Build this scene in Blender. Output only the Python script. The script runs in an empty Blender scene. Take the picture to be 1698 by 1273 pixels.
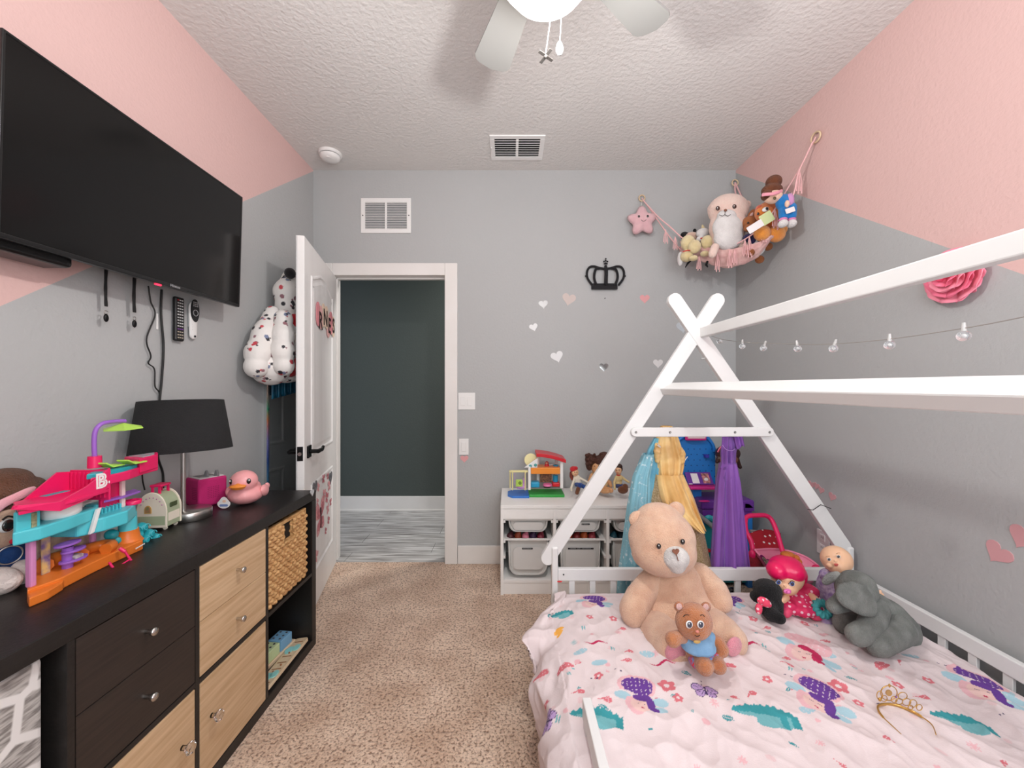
import bpy, bmesh, math, random
from mathutils import Vector, Matrix, Euler, noise
random.seed(7)
PI = math.pi
C = bpy.context.scene.collection
SC = bpy.context.scene

# ---------------------------------------------------------------- camera, world, lights, exposure
CAMZ = 1.269; F = 660.0; VX = 845.0; VY = 640.0
cam = bpy.data.cameras.new('camera'); cam_o = bpy.data.objects.new('camera', cam); C.objects.link(cam_o)
cam_o.location = (0, 0, CAMZ); cam_o.rotation_euler = (PI/2, 0, 0)
cam.sensor_width = 36.0; cam.lens = F/1698*36; cam.clip_start = 0.02; cam.clip_end = 50
cam.shift_x = (849-VX)/1698; cam.shift_y = (VY-636.5)/1698
SC.camera = cam_o
SC.view_settings.view_transform = 'Standard'; SC.view_settings.look = 'None'
SC.view_settings.gamma = 1; SC.view_settings.use_curve_mapping = False
SC.view_settings.exposure = 0.2
w = bpy.data.worlds.new('world'); SC.world = w; w.use_nodes = True
w.node_tree.nodes['Background'].inputs[0].default_value = (0.75, 0.85, 1, 1)
w.node_tree.nodes['Background'].inputs[1].default_value = 0.6

def lamp(name, kind, loc, energy, color=(1,1,1), rot=(0,0,0), **kw):
    l = bpy.data.lights.new(name, kind); l.energy = energy; l.color = color
    for k, v in kw.items(): setattr(l, k, v)
    o = bpy.data.objects.new(name, l); C.objects.link(o); o.location = loc; o.rotation_euler = rot
    return o
FANX, FANY = 0.10, 1.06
lamp('fan_lamp', 'POINT', (FANX, FANY, 2.255), 27, (1.0, 0.985, 0.97), shadow_soft_size=0.035)
lamp('window_fill', 'AREA', (0.72, -0.60, 1.62), 33, (0.93, 0.97, 1.0), (PI/2, 0, 0), shape='RECTANGLE', size=1.55, size_y=1.3)  # added fill light at an unseen, made-up window behind the camera
lamp('ceiling_fill', 'AREA', (0.05, -0.30, 1.80), 19, (0.92, 0.97, 1.0), (math.radians(158), 0, 0), shape='DISK', size=1.25, spread=math.radians(130))  # added fill aimed at the ceiling, standing in for a bounced flash
lamp('hall_fill', 'AREA', (0.30, 3.45, 2.68), 30, (1.0, 0.97, 0.93), (0,0,0), shape='DISK', size=0.3)  # added fill in the hall, placed to brighten the open door

# ---------------------------------------------------------------- helpers
def P(px, py, Y): return Vector(((px-VX)/F*Y, Y, CAMZ-(py-VY)/F*Y))          # a point of the photo at depth Y
def PX(px, py, x):                                                           # ... on the plane x = const
    Y = F*x/(px-VX); return P(px, py, Y)
def PZ(px, py, z):                                                           # ... on the plane z = const
    Y = F*(CAMZ-z)/(py-VY); return P(px, py, Y)
def lin(c):
    c = c/255.0
    return c/12.92 if c <= 0.04045 else ((c+0.055)/1.055)**2.4
def L(rgb): return (lin(rgb[0]), lin(rgb[1]), lin(rgb[2]), 1)

MATS = {}
def M(name, rgb=(200,200,200), rough=0.5, metal=0.0, bump=0.0, bscale=80.0, var=None, vscale=10.0, vstretch=None,
      sheen=0.0, trans=0.0, alpha=1.0, emit=None, estr=0.0, spec=0.5, vcol=False, coat=0.0, sss=0.0, detail=4):
    if name in MATS: return MATS[name]
    m = bpy.data.materials.new(name); m.use_nodes = True
    nt = m.node_tree; b = nt.nodes['Principled BSDF']; ln = nt.links.new
    b.inputs['Base Color'].default_value = L(rgb)
    b.inputs['Roughness'].default_value = rough; b.inputs['Metallic'].default_value = metal
    b.inputs['Specular IOR Level'].default_value = spec
    if sheen: b.inputs['Sheen Weight'].default_value = sheen; b.inputs['Sheen Roughness'].default_value = 0.6
    if trans: b.inputs['Transmission Weight'].default_value = trans
    if alpha < 1: b.inputs['Alpha'].default_value = alpha
    if coat: b.inputs['Coat Weight'].default_value = coat; b.inputs['Coat Roughness'].default_value = 0.05
    if sss: b.inputs['Subsurface Weight'].default_value = sss; b.inputs['Subsurface Radius'].default_value = (0.01,0.006,0.004)
    if emit: b.inputs['Emission Color'].default_value = L(emit); b.inputs['Emission Strength'].default_value = estr
    tc = nt.nodes.new('ShaderNodeTexCoord')
    if vcol:
        a = nt.nodes.new('ShaderNodeAttribute'); a.attribute_name = 'Col'; ln(a.outputs['Color'], b.inputs['Base Color'])
    if var is not None:
        n = nt.nodes.new('ShaderNodeTexNoise'); n.inputs['Scale'].default_value = vscale; n.inputs['Detail'].default_value = detail
        src = tc.outputs['Object']
        if vstretch:
            mp = nt.nodes.new('ShaderNodeMapping'); mp.inputs['Scale'].default_value = vstretch; ln(src, mp.inputs['Vector']); src = mp.outputs['Vector']
        ln(src, n.inputs['Vector'])
        r = nt.nodes.new('ShaderNodeValToRGB'); r.color_ramp.elements[0].position = 0.35; r.color_ramp.elements[1].position = 0.68
        r.color_ramp.elements[0].color = L(var); r.color_ramp.elements[1].color = L(rgb)
        ln(n.outputs['Fac'], r.inputs['Fac']); ln(r.outputs['Color'], b.inputs['Base Color'])
    if bump:
        n = nt.nodes.new('ShaderNodeTexNoise'); n.inputs['Scale'].default_value = bscale; n.inputs['Detail'].default_value = 3
        ln(tc.outputs['Object'], n.inputs['Vector'])
        bp = nt.nodes.new('ShaderNodeBump'); bp.inputs['Strength'].default_value = min(1, bump); bp.inputs['Distance'].default_value = 0.003*max(1, bump)
        ln(n.outputs['Fac'], bp.inputs['Height']); ln(bp.outputs['Normal'], b.inputs['Normal'])
    MATS[name] = m
    return m
def dotted(name, base, dot, scale, th=0.26, rough=0.6):                      # evenly scattered polka dots
    if name in MATS: return MATS[name]
    m = M(name, base, rough); nt = m.node_tree; b = nt.nodes['Principled BSDF']; tc = nt.nodes.new('ShaderNodeTexCoord')
    v = nt.nodes.new('ShaderNodeTexVoronoi'); v.inputs['Scale'].default_value = scale; v.inputs['Randomness'].default_value = 0.45; nt.links.new(tc.outputs['Object'], v.inputs['Vector'])
    g = nt.nodes.new('ShaderNodeMath'); g.operation = 'LESS_THAN'; g.inputs[1].default_value = th; nt.links.new(v.outputs['Distance'], g.inputs[0])
    mx = nt.nodes.new('ShaderNodeMix'); mx.data_type = 'RGBA'; mx.inputs['A'].default_value = L(base); mx.inputs['B'].default_value = L(dot); nt.links.new(g.outputs[0], mx.inputs['Factor']); nt.links.new(mx.outputs['Result'], b.inputs['Base Color'])
    return m
def plush(name, rgb, var=None, bs=260, sheen=0.5): return M(name, rgb, 0.95, bump=2.2, bscale=bs, var=var or tuple(int(c*0.86) for c in rgb), vscale=22, sheen=(sheen if max(rgb) > 190 else 0.12), spec=0.1)
def plastic(name, rgb, rough=0.32): return M(name, rgb, rough)
def fabric(name, rgb, var=None): return M(name, rgb, 0.9, bump=0.6, bscale=350, var=var, vscale=30, sheen=0.2, spec=0.15)

ROOTM = {}
def tag(o, label=None, cat=None, group=None, kind=None):
    if label: o['label'] = label
    if cat: o['category'] = cat
    if group: o['group'] = group
    if kind: o['kind'] = kind
    return o
def thing(name, label, cat, loc=(0,0,0), rot=(0,0,0), group=None):
    o = bpy.data.objects.new(name, None); C.objects.link(o); o.empty_display_size = 0.05
    o.location = loc; o.rotation_euler = rot
    ROOTM[o.name] = Matrix.LocRotScale(Vector(loc), Euler(rot), None).inverted()
    return tag(o, label, cat, group)
def rootmat(o):
    while o.parent: o = o.parent
    return ROOTM.get(o.name)

class MB:                                                                    # collects shapes, then links them as ONE mesh object
    def __init__(s): s.v = []; s.f = []; s.sm = []; s.col = None
    def add(s, vs, fs, X=None, smooth=False):
        k = len(s.v)
        s.v += [X @ Vector(p) if X is not None else Vector(p) for p in vs]
        if X is not None and len(X) == 4 and X.to_3x3().determinant() < 0: fs = [tuple(f)[::-1] for f in fs]
        s.f += [tuple(i+k for i in f) for f in fs]; s.sm += [smooth]*len(fs); return s
    def bm(s, bm, X=None, smooth=False):
        bm.verts.index_update()
        s.add([v.co.copy() for v in bm.verts], [[v.index for v in f.verts] for f in bm.faces], X, smooth); bm.free(); return s
    def box(s, x0, x1, y0, y1, z0, z1, bev=0.0, X=None, seg=2):
        b = bmesh.new(); bmesh.ops.create_cube(b, size=1)
        for v in b.verts: v.co = Vector(((x0+x1)/2+v.co.x*(x1-x0), (y0+y1)/2+v.co.y*(y1-y0), (z0+z1)/2+v.co.z*(z1-z0)))
        bev = min(bev, 0.49*min(abs(x1-x0), abs(y1-y0), abs(z1-z0)))
        if bev > 0: bmesh.ops.bevel(b, geom=b.edges[:], offset=bev, segments=seg, profile=0.5, affect='EDGES')
        return s.bm(b, X)
    def beam(s, p0, p1, wv, hv, bev=0.0):                                    # a bar from p0 to p1, width vector wv, height vector hv (full extents)
        p0 = Vector(p0); p1 = Vector(p1); d = p1-p0; wv = Vector(wv); hv = Vector(hv)
        Ln = d.length; X = Matrix.Identity(4)
        for i in range(3): X[i][0] = d[i]/Ln; X[i][1] = wv[i]/wv.length; X[i][2] = hv[i]/hv.length; X[i][3] = p0[i]
        return s.box(0, Ln, -wv.length/2, wv.length/2, -hv.length/2, hv.length/2, bev, X)
    def cyl(s, p0, p1, r0, r1=None, n=20, smooth=True, caps=True):
        p0 = Vector(p0); p1 = Vector(p1); r1 = r0 if r1 is None else r1
        d = (p1-p0).normalized(); a = d.orthogonal().normalized(); b = d.cross(a)
        vs = []
        for p, r in ((p0, r0), (p1, r1)):
            for i in range(n): t = 2*PI*i/n; vs.append(p+a*(r*math.cos(t))+b*(r*math.sin(t)))
        s.add(vs, [(i, (i+1)%n, n+(i+1)%n, n+i) for i in range(n)], None, smooth)
        if caps: s.add(vs, [tuple(range(n-1,-1,-1)), tuple(range(n,2*n))])
        return s
    def tube(s, pts, r, n=10, closed=False, flat=1.0, up=None):
        pts = [Vector(p) for p in pts]; N = len(pts); vs = []
        a = None
        for i, p in enumerate(pts):
            if closed: d = pts[(i+1)%N]-pts[i-1]
            else: d = pts[min(i+1,N-1)]-pts[max(i-1,0)]
            d = d.normalized() if d.length > 1e-9 else Vector((0,0,1))
            if up is not None: a = (Vector(up)-d*d.dot(Vector(up))).normalized()
            elif a is None: a = d.orthogonal().normalized()
            else:
                a = a-d*a.dot(d); a = a.normalized() if a.length > 1e-6 else d.orthogonal().normalized()
            b = d.cross(a); rr = r[i] if isinstance(r, (list, tuple)) else r
            for k in range(n): t = 2*PI*k/n; vs.append(p+a*(rr*math.cos(t))+b*(rr*flat*math.sin(t)))
        fs = []
        for i in range(N if closed else N-1):
            j = (i+1)%N
            for k in range(n): fs.append((i*n+k, i*n+(k+1)%n, j*n+(k+1)%n, j*n+k))
        s.add(vs, fs, None, True)
        if not closed: s.add(vs, [tuple(range(n-1,-1,-1)), tuple(range((N-1)*n, N*n))])
        return s
    def ell(s, c, r, rot=(0,0,0), u=24, v=14, X=None):
        if not isinstance(r, (list, tuple)): r = (r, r, r)
        R = Matrix.Translation(Vector(c)) @ Euler(rot).to_matrix().to_4x4() @ Matrix.Diagonal((r[0], r[1], r[2], 1))
        if X is not None: R = X @ R
        b = bmesh.new(); bmesh.ops.create_uvsphere(b, u_segments=u, v_segments=v, radius=1)
        return s.bm(b, R, True)
    def lathe(s, prof, n=32, X=None, smooth=True, capb=True, capt=True):
        vs = []; m = len(prof)
        for (r, z) in prof:
            for i in range(n): t = 2*PI*i/n; vs.append((r*math.cos(t), r*math.sin(t), z))
        s.add(vs, [(j*n+i, j*n+(i+1)%n, (j+1)*n+(i+1)%n, (j+1)*n+i) for j in range(m-1) for i in range(n)], X, smooth)
        if capb: s.add(vs[:n], [tuple(range(n-1,-1,-1))], X)
        if capt: s.add(vs[-n:], [tuple(range(n))], X)
        return s
    def prism(s, poly, z0, z1, X=None, bev=0.0, smooth=False):
        b = bmesh.new(); vv = [b.verts.new((p[0], p[1], z0)) for p in poly]; f = b.faces.new(vv)
        f.normal_update()
        r = bmesh.ops.extrude_face_region(b, geom=[f])
        for g in r['geom']:
            if isinstance(g, bmesh.types.BMVert): g.co.z = z1
        bmesh.ops.recalc_face_normals(b, faces=b.faces)
        if bev: bmesh.ops.bevel(b, geom=[e for e in b.edges], offset=bev, segments=2, profile=0.5, affect='EDGES', clamp_overlap=True)
        bmesh.ops.triangulate(b, faces=[f for f in b.faces if len(f.verts) > 4])
        return s.bm(b, X, smooth)
    def torus(s, c, R, r, X=None, n=32, m=10, sy=1.0):
        pts = [Vector((R*math.cos(2*PI*i/n), R*sy*math.sin(2*PI*i/n), 0)) for i in range(n)]
        T = Matrix.Translation(Vector(c)) @ (X if X is not None else Matrix.Identity(4))
        return s.tube([T @ p for p in pts], r, m, True)
    def grid(s, fn, nu, nv, smooth=True, closed_u=False):
        vs = [fn(i/nu, j/nv) for j in range(nv+1) for i in range(nu+(0 if closed_u else 1))]
        W = nu+(0 if closed_u else 1)
        fs = [(j*W+i, j*W+(i+1)%W, (j+1)*W+(i+1)%W, (j+1)*W+i) for j in range(nv) for i in range(nu)]
        return s.add(vs, fs, None, smooth)
    def text(s, txt, size, X, ext=0.0005, align='CENTER', bold=0.0):
        cu = bpy.data.curves.new('text', 'FONT'); cu.body = txt; cu.size = size; cu.extrude = ext; cu.align_x = align; cu.align_y = 'CENTER'; cu.offset = bold; cu.resolution_u = 3
        o = bpy.data.objects.new('text', cu); C.objects.link(o)
        me = bpy.data.meshes.new_from_object(o.evaluated_get(bpy.context.evaluated_depsgraph_get()))
        s.add([v.co.copy() for v in me.vertices], [tuple(p.vertices) for p in me.polygons], X)
        bpy.data.objects.remove(o); bpy.data.curves.remove(cu); bpy.data.meshes.remove(me); return s
    def build(s, name, mat, parent=None, world=True, label=None, solid=0.0, colors=None, sub=0):
        me = bpy.data.meshes.new(name)
        vs = s.v
        if parent is not None and world:
            R = rootmat(parent)
            if R is not None: vs = [R @ p for p in vs]
        me.from_pydata([tuple(p) for p in vs], [], s.f)
        me.polygons.foreach_set('use_smooth', s.sm)
        if colors is not None:
            a = me.color_attributes.new('Col', 'FLOAT_COLOR', 'POINT')
            flat = []
            for c in colors: flat += [c[0], c[1], c[2], 1.0]
            a.data.foreach_set('color', flat)
        me.validate(); me.update()
        me.materials.append(mat)
        o = bpy.data.objects.new(name, me); C.objects.link(o)
        if parent is not None: o.parent = parent
        if solid: md = o.modifiers.new('s', 'SOLIDIFY'); md.thickness = solid; md.offset = 0
        if sub: md = o.modifiers.new('b', 'SUBSURF'); md.levels = sub; md.render_levels = sub
        if label: o['label'] = label
        return o
def frame(o, ax, ay, az):                                                    # matrix with given axes
    X = Matrix.Identity(4)
    for i in range(3): X[i][0] = ax[i]; X[i][1] = ay[i]; X[i][2] = az[i]; X[i][3] = o[i]
    return X
def XBACK(c): return frame(Vector(c), Vector((1,0,0)), Vector((0,0,1)), Vector((0,-1,0)))      # faces the camera (on the back wall)
def XRIGHT(c): return frame(Vector(c), Vector((0,-1,0)), Vector((0,0,1)), Vector((-1,0,0)))    # on the right wall
def XLEFT(c): return frame(Vector(c), Vector((0,1,0)), Vector((0,0,1)), Vector((1,0,0)))       # on the left wall
def struct(mb, name, mat, **k): return tag(mb.build(name, mat, None, **k), kind='structure')

def blob(name, mat, parent, prims, voxel=0.006, smooth=8, wrinkle=0.0, colfn=None, spotfn=None, label=None, wscale=30, world=True):
    """one soft continuous body from overlapping ellipsoids ('e', centre, radii, rot) and tapered limbs ('c', [points], [radii])"""
    mb = MB()
    for p in prims:
        if p[0] == 'e': mb.ell(p[1], p[2], p[3] if len(p) > 3 else (0,0,0), 20, 12)
        else:
            pts = [Vector(q) for q in p[1]]; rs = p[2]
            mb.tube(pts, list(rs), 14)
            for q, r in zip(pts, rs): mb.ell(q, r, (0,0,0), 14, 9)
    me = bpy.data.meshes.new(name); me.from_pydata([tuple(v) for v in mb.v], [], mb.f); me.update()
    o = bpy.data.objects.new(name, me); C.objects.link(o)
    md = o.modifiers.new('r', 'REMESH'); md.mode = 'VOXEL'; md.voxel_size = voxel; md.adaptivity = 0
    if smooth: ms = o.modifiers.new('m', 'SMOOTH'); ms.iterations = smooth; ms.factor = 0.5
    m2 = bpy.data.meshes.new_from_object(o.evaluated_get(bpy.context.evaluated_depsgraph_get()))
    bpy.data.objects.remove(o); bpy.data.meshes.remove(me)
    out = MB(); vs = [v.co.copy() for v in m2.vertices]
    if wrinkle:
        for i, v in enumerate(m2.vertices): vs[i] = vs[i]+v.normal*(noise.noise(v.co*wscale)*wrinkle)
    out.add(vs, [tuple(p.vertices) for p in m2.polygons], None, True)
    bpy.data.meshes.remove(m2)
    return out.build(name, mat, parent, colors=spotfn(vs) if spotfn else [colfn(v) for v in vs] if colfn else None, label=label, world=world)
def lerp(a, b, t): return a+(b-a)*t
def heart2d(sz, n=28):
    out = []
    for i in range(n):
        t = 2*PI*i/n
        x = 16*math.sin(t)**3; y = 13*math.cos(t)-5*math.cos(2*t)-2*math.cos(3*t)-math.cos(4*t)
        out.append((x/34*sz, (y+2)/34*sz))
    return out[::-1]
def rrect(w, h, r, n=5):
    out = []
    for cx, cy, a0 in ((w/2-r, h/2-r, 0), (-w/2+r, h/2-r, 90), (-w/2+r, -h/2+r, 180), (w/2-r, -h/2+r, 270)):
        for i in range(n+1): a = math.radians(a0+90*i/n); out.append((cx+r*math.cos(a), cy+r*math.sin(a)))
    return out
def spline(pts, n=8):
    pts = [Vector(p) for p in pts]; out = []
    for i in range(len(pts)-1):
        p0 = pts[max(i-1,0)]; p1 = pts[i]; p2 = pts[i+1]; p3 = pts[min(i+2,len(pts)-1)]
        for k in range(n):
            t = k/n
            out.append(0.5*((2*p1)+(p2-p0)*t+(2*p0-5*p1+4*p2-p3)*t*t+(3*p1-p0-3*p2+p3)*t**3))
    return out+[pts[-1]]
# ---------------------------------------------------------------- room shell
XL, XR, YB, YF, ZC = -1.405, 1.62, 2.849, -0.65, 2.814
def wall_mat(name, split=None):
    m = M(name, (180,181,181), 0.62, bump=0.55, bscale=75, spec=0.25)
    if split:                                                                # two paint colours meeting on a sloping line
        nt = m.node_tree; b = nt.nodes['Principled BSDF']; ln = nt.links.new
        g = nt.nodes.new('ShaderNodeNewGeometry'); sx = nt.nodes.new('ShaderNodeSeparateXYZ'); ln(g.outputs['Position'], sx.inputs[0])
        a = nt.nodes.new('ShaderNodeMath'); a.operation = 'MULTIPLY_ADD'; a.inputs[1].default_value = -split[0]; ln(sx.outputs['Y'], a.inputs[0]); ln(sx.outputs['Z'], a.inputs[2])
        c = nt.nodes.new('ShaderNodeMath'); c.operation = 'GREATER_THAN'; c.inputs[1].default_value = split[1]; ln(a.outputs[0], c.inputs[0])
        mx = nt.nodes.new('ShaderNodeMix'); mx.data_type = 'RGBA'; mx.inputs['A'].default_value = L((180,181,181)); mx.inputs['B'].default_value = L((222,186,181))
        ln(c.outputs[0], mx.inputs['Factor']); ln(mx.outputs['Result'], b.inputs['Base Color'])
    return m
GREY = wall_mat('grey_wall_paint')
TRIM = M('white_trim_paint', (236,233,230), 0.4, var=(230,226,222), vscale=3)
CEIL = M('ceiling_texture', (220,217,214), 0.85, bump=1.6, bscale=48, spec=0.1)
DX0, DX1, DZ = -1.265, -0.462, 2.059                                         # doorway
b = MB(); b.box(XL-0.1, DX0-0.02, YB, YB+0.12, -0.05, ZC+0.05); b.box(DX1+0.02, XR+0.1, YB, YB+0.12, -0.05, ZC+0.05); b.box(DX0-0.02, DX1+0.02, YB, YB+0.12, DZ+0.02, ZC+0.05)
struct(b, 'wall_back', GREY)
sl = 0.752; struct(MB().box(XL-0.1, XL, YF-0.1, YB+0.12, -0.05, ZC+0.05), 'wall_left', wall_mat('left_wall_paint', (sl, 2.806-sl*YB)))
sl = 0.736; struct(MB().box(XR, XR+0.1, YF-0.1, YB+0.12, -0.05, ZC+0.05), 'wall_right', wall_mat('right_wall_paint', (sl, 2.794-sl*YB)))
b = MB(); b.box(XL, -0.08, YF-0.1, YF, -0.05, ZC+0.05); b.box(1.52, XR, YF-0.1, YF, -0.05, ZC+0.05); b.box(-0.08, 1.52, YF-0.1, YF, -0.05, 0.9); b.box(-0.08, 1.52, YF-0.1, YF, 2.3, ZC+0.05)
struct(b, 'wall_front', GREY)
wn = struct(MB().box(-0.10, 1.54, YF-0.07, YF-0.03, 0.88, 0.93).box(-0.10, 1.54, YF-0.07, YF-0.03, 2.27, 2.32).box(-0.10, -0.05, YF-0.07, YF-0.03, 0.93, 2.27).box(1.49, 1.54, YF-0.07, YF-0.03, 0.93, 2.27).box(0.70, 0.74, YF-0.07, YF-0.03, 0.93, 2.27).box(-0.05, 1.49, YF-0.07, YF-0.03, 1.58, 1.62), 'fill_window_1', TRIM)  # made-up window behind the camera, opened for the added fill light
wp = MB().box(-0.06, 1.50, YF-0.056, YF-0.05, 0.92, 2.28).build('pane', M('window_glass', (250,252,255), 0.02, trans=1.0), wn)
struct(MB().box(XL, XR, YF-0.1, YB+0.12, ZC, ZC+0.1), 'ceiling', CEIL)
cm = M('tan_carpet', (214,184,163), 1.0, sheen=0.3, spec=0.05)
nt = cm.node_tree; bs = nt.nodes['Principled BSDF']; ln = nt.links.new; tc = nt.nodes.new('ShaderNodeTexCoord')
def nz(scale, detail=3):
    n = nt.nodes.new('ShaderNodeTexNoise'); n.inputs['Scale'].default_value = scale; n.inputs['Detail'].default_value = detail; ln(tc.outputs['Object'], n.inputs['Vector']); return n
def ramp(n, p0, c0, p1, c1):
    r = nt.nodes.new('ShaderNodeValToRGB'); r.color_ramp.elements[0].position = p0; r.color_ramp.elements[1].position = p1
    r.color_ramp.elements[0].color = L(c0); r.color_ramp.elements[1].color = L(c1); ln(n.outputs['Fac'], r.inputs['Fac']); return r
def mulc(a, b_):
    mx = nt.nodes.new('ShaderNodeMix'); mx.data_type = 'RGBA'; mx.blend_type = 'MULTIPLY'; mx.inputs['Factor'].default_value = 1; ln(a, mx.inputs['A']); ln(b_, mx.inputs['B']); return mx.outputs['Result']
n1 = nz(105, 5); r1 = ramp(n1, 0.36, (150,118,94), 0.50, (244,216,192)); r2 = ramp(nz(5), 0.35, (226,216,208), 0.65, (255,255,255)); r3 = ramp(nz(60), 0.32, (215,205,200), 0.5, (255,255,255))
ln(mulc(mulc(r1.outputs['Color'], r2.outputs['Color']), r3.outputs['Color']), bs.inputs['Base Color'])
bp = nt.nodes.new('ShaderNodeBump'); bp.inputs['Strength'].default_value = 1; bp.inputs['Distance'].default_value = 0.012; ln(nz(105, 5).outputs['Fac'], bp.inputs['Height']); ln(bp.outputs['Normal'], bs.inputs['Normal'])
struct(MB().box(XL, XR, YF-0.1, YB+0.02, -0.1, 0.0), 'floor', cm)
# hallway beyond the door
HM = M('dark_hall_paint', (76,83,80), 0.5, bump=0.4, bscale=80, spec=0.3)
struct(MB().box(-3.0, 1.2, 4.066, 4.16, -0.05, 2.8), 'wall_hall', HM)
b = MB().box(-3.0, -2.9, YB+0.12, 4.066, -0.05, 2.8).box(1.1, 1.2, YB+0.12, 4.066, -0.05, 2.8)
struct(b, 'wall_hall_ends', HM)
struct(MB().box(-3.0, 1.2, YB+0.12, 4.16, 2.75, 2.85), 'ceiling_hall', CEIL)
wf = M('grey_wood_planks', (176,174,172), 0.4)
nt = wf.node_tree; bs = nt.nodes['Principled BSDF']; ln = nt.links.new; tc = nt.nodes.new('ShaderNodeTexCoord')
mp = nt.nodes.new('ShaderNodeMapping'); mp.inputs['Scale'].default_value = (2.2, 26, 1); ln(tc.outputs['Object'], mp.inputs['Vector'])
n = nt.nodes.new('ShaderNodeTexNoise'); n.inputs['Scale'].default_value = 1.6; n.inputs['Detail'].default_value = 6; n.inputs['Distortion'].default_value = 0.6; ln(mp.outputs['Vector'], n.inputs['Vector'])
r = nt.nodes.new('ShaderNodeValToRGB'); r.color_ramp.elements[0].position = 0.34; r.color_ramp.elements[1].position = 0.66; r.color_ramp.elements[0].color = L((146,143,141)); r.color_ramp.elements[1].color = L((222,221,220)); ln(n.outputs['Fac'], r.inputs['Fac'])
br = nt.nodes.new('ShaderNodeTexBrick'); br.inputs['Scale'].default_value = 1; br.inputs['Brick Width'].default_value = 1.2; br.inputs['Row Height'].default_value = 0.19; br.inputs['Mortar Size'].default_value = 0.0016
br.inputs['Color1'].default_value = (1,1,1,1); br.inputs['Color2'].default_value = (0.86,0.86,0.87,1); br.inputs['Mortar'].default_value = (0.2,0.2,0.2,1); ln(tc.outputs['Object'], br.inputs['Vector'])
mx = nt.nodes.new('ShaderNodeMix'); mx.data_type = 'RGBA'; mx.blend_type = 'MULTIPLY'; mx.inputs['Factor'].default_value = 1; ln(r.outputs['Color'], mx.inputs['A']); ln(br.outputs['Color'], mx.inputs['B']); ln(mx.outputs['Result'], bs.inputs['Base Color'])
struct(MB().box(-3.0, 1.2, YB+0.02, 4.16, -0.1, -0.002), 'floor_hall', wf)
struct(MB().box(-2.9, 1.1, 4.051, 4.066, -0.002, 0.148, 0.004).box(-2.9, 1.1, 4.043, 4.052, -0.002, 0.014, 0.003), 'baseboard_hall', TRIM)
struct(MB().box(-0.37, XR, YB-0.014, YB, 0, 0.131, 0.004), 'baseboard_back', TRIM)
struct(MB().box(XL, XL+0.014, YF, YB, 0, 0.131, 0.004), 'baseboard_left', TRIM)
struct(MB().box(XR-0.014, XR, YF, YB, 0, 0.131, 0.004), 'baseboard_right', TRIM)
# door casing and jamb
b = MB(); cz = DZ+0.086
b.box(DX1, DX1+0.09, YB-0.016, YB, 0, cz, 0.004); b.box(DX0-0.09, DX0, YB-0.016, YB, 0, cz, 0.004); b.box(DX0, DX1, YB-0.016, YB, DZ, cz, 0.004)
struct(b, 'trim_1', TRIM)
b = MB(); b.box(DX1, DX1+0.02, YB-0.004, YB+0.125, 0, DZ+0.02); b.box(DX0-0.02, DX0, YB-0.004, YB+0.125, 0, DZ+0.02); b.box(DX0, DX1, YB-0.004, YB+0.125, DZ, DZ+0.02)
b.box(DX1-0.011, DX1, YB+0.05, YB+0.085, 0, DZ, 0.003); b.box(DX0, DX0+0.011, YB+0.05, YB+0.085, 0, DZ, 0.003); b.box(DX0, DX1, YB+0.05, YB+0.085, DZ-0.011, DZ, 0.003)
jb = struct(b, 'trim_2', TRIM)
MB().box(DX1-0.002, DX1+0.001, YB+0.012, YB+0.032, 0.89, 0.95, 0.001).build('strike_plate', M('black_metal', (22,22,23), 0.4, 0.6), jb)

# ---------------------------------------------------------------- the door leaf, standing open
du = Vector((0.2215, -0.9752, 0)); dn = Vector((0.9752, 0.2215, 0)); dh = Vector((-1.2387, 2.845, 0))
DM = frame(dh, du, Vector((0,0,1)), dn)                                      # local: x along the leaf, y up, z out of the near face
DW, DH0, DH1, DT = 0.813, 0.012, 2.045, 0.04
DOORW = M('white_door_paint', (242,241,239), 0.42, bump=0.25, bscale=120, var=(238,236,234), vscale=9, vstretch=(1,1,0.15))
DOORG = M('rear_door_paint', (214,214,214), 0.45, bump=0.3, bscale=120)  # light grey rear face of the leaf
door = tag(MB().box(0, DW, DH0, DH1, -DT+0.006, 0, 0.002, DM).build('door_1', DOORW), kind='structure')
door['label'] = 'open white two panel door swung into the room'
ROOTM[door.name] = Matrix.Identity(4)
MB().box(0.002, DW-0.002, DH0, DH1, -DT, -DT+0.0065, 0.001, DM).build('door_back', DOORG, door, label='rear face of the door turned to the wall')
def arch(x0, x1, z0, zc, hump, n=26):
    out = [(x0, z0), (x1, z0), (x1, zc)]
    for i in range(1, n):
        t = i/n; s = math.sin(PI*t); out.append((lerp(x1, x0, t), zc+hump*s**1.6))
    return out+[(x0, zc)]
def inset(poly, d):
    out = []; n = len(poly)
    for i in range(n):
        p0 = Vector(poly[i-1]); p1 = Vector(poly[i]); p2 = Vector(poly[(i+1) % n])
        a = (p1-p0).normalized(); c = (p2-p1).normalized(); na = Vector((-a.y, a.x)); nc = Vector((-c.y, c.x))
        k = (na+nc); k = k/max(0.4, k.dot(na)) if k.length > 1e-6 else na
        out.append((p1.x+k.x*d, p1.y+k.y*d))
    return out
def moulding(mb, poly, z, sgn):
    rings = []
    for d, h in ((0, 0), (0.006, 0.006), (0.016, 0.007), (0.024, 0.0005), (0.036, -0.0), (0.055, 0.004), (0.06, 0.004)):
        rings += [(p[0], p[1], z+sgn*h) for p in inset(poly, d)]
    n = len(poly); fs = [(j*n+i, j*n+(i+1) % n, (j+1)*n+(i+1) % n, (j+1)*n+i) for j in range(6) for i in range(n)]
    mb.add(rings, fs, DM); mb.add(rings[-n:], [tuple(range(n))], DM)
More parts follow.
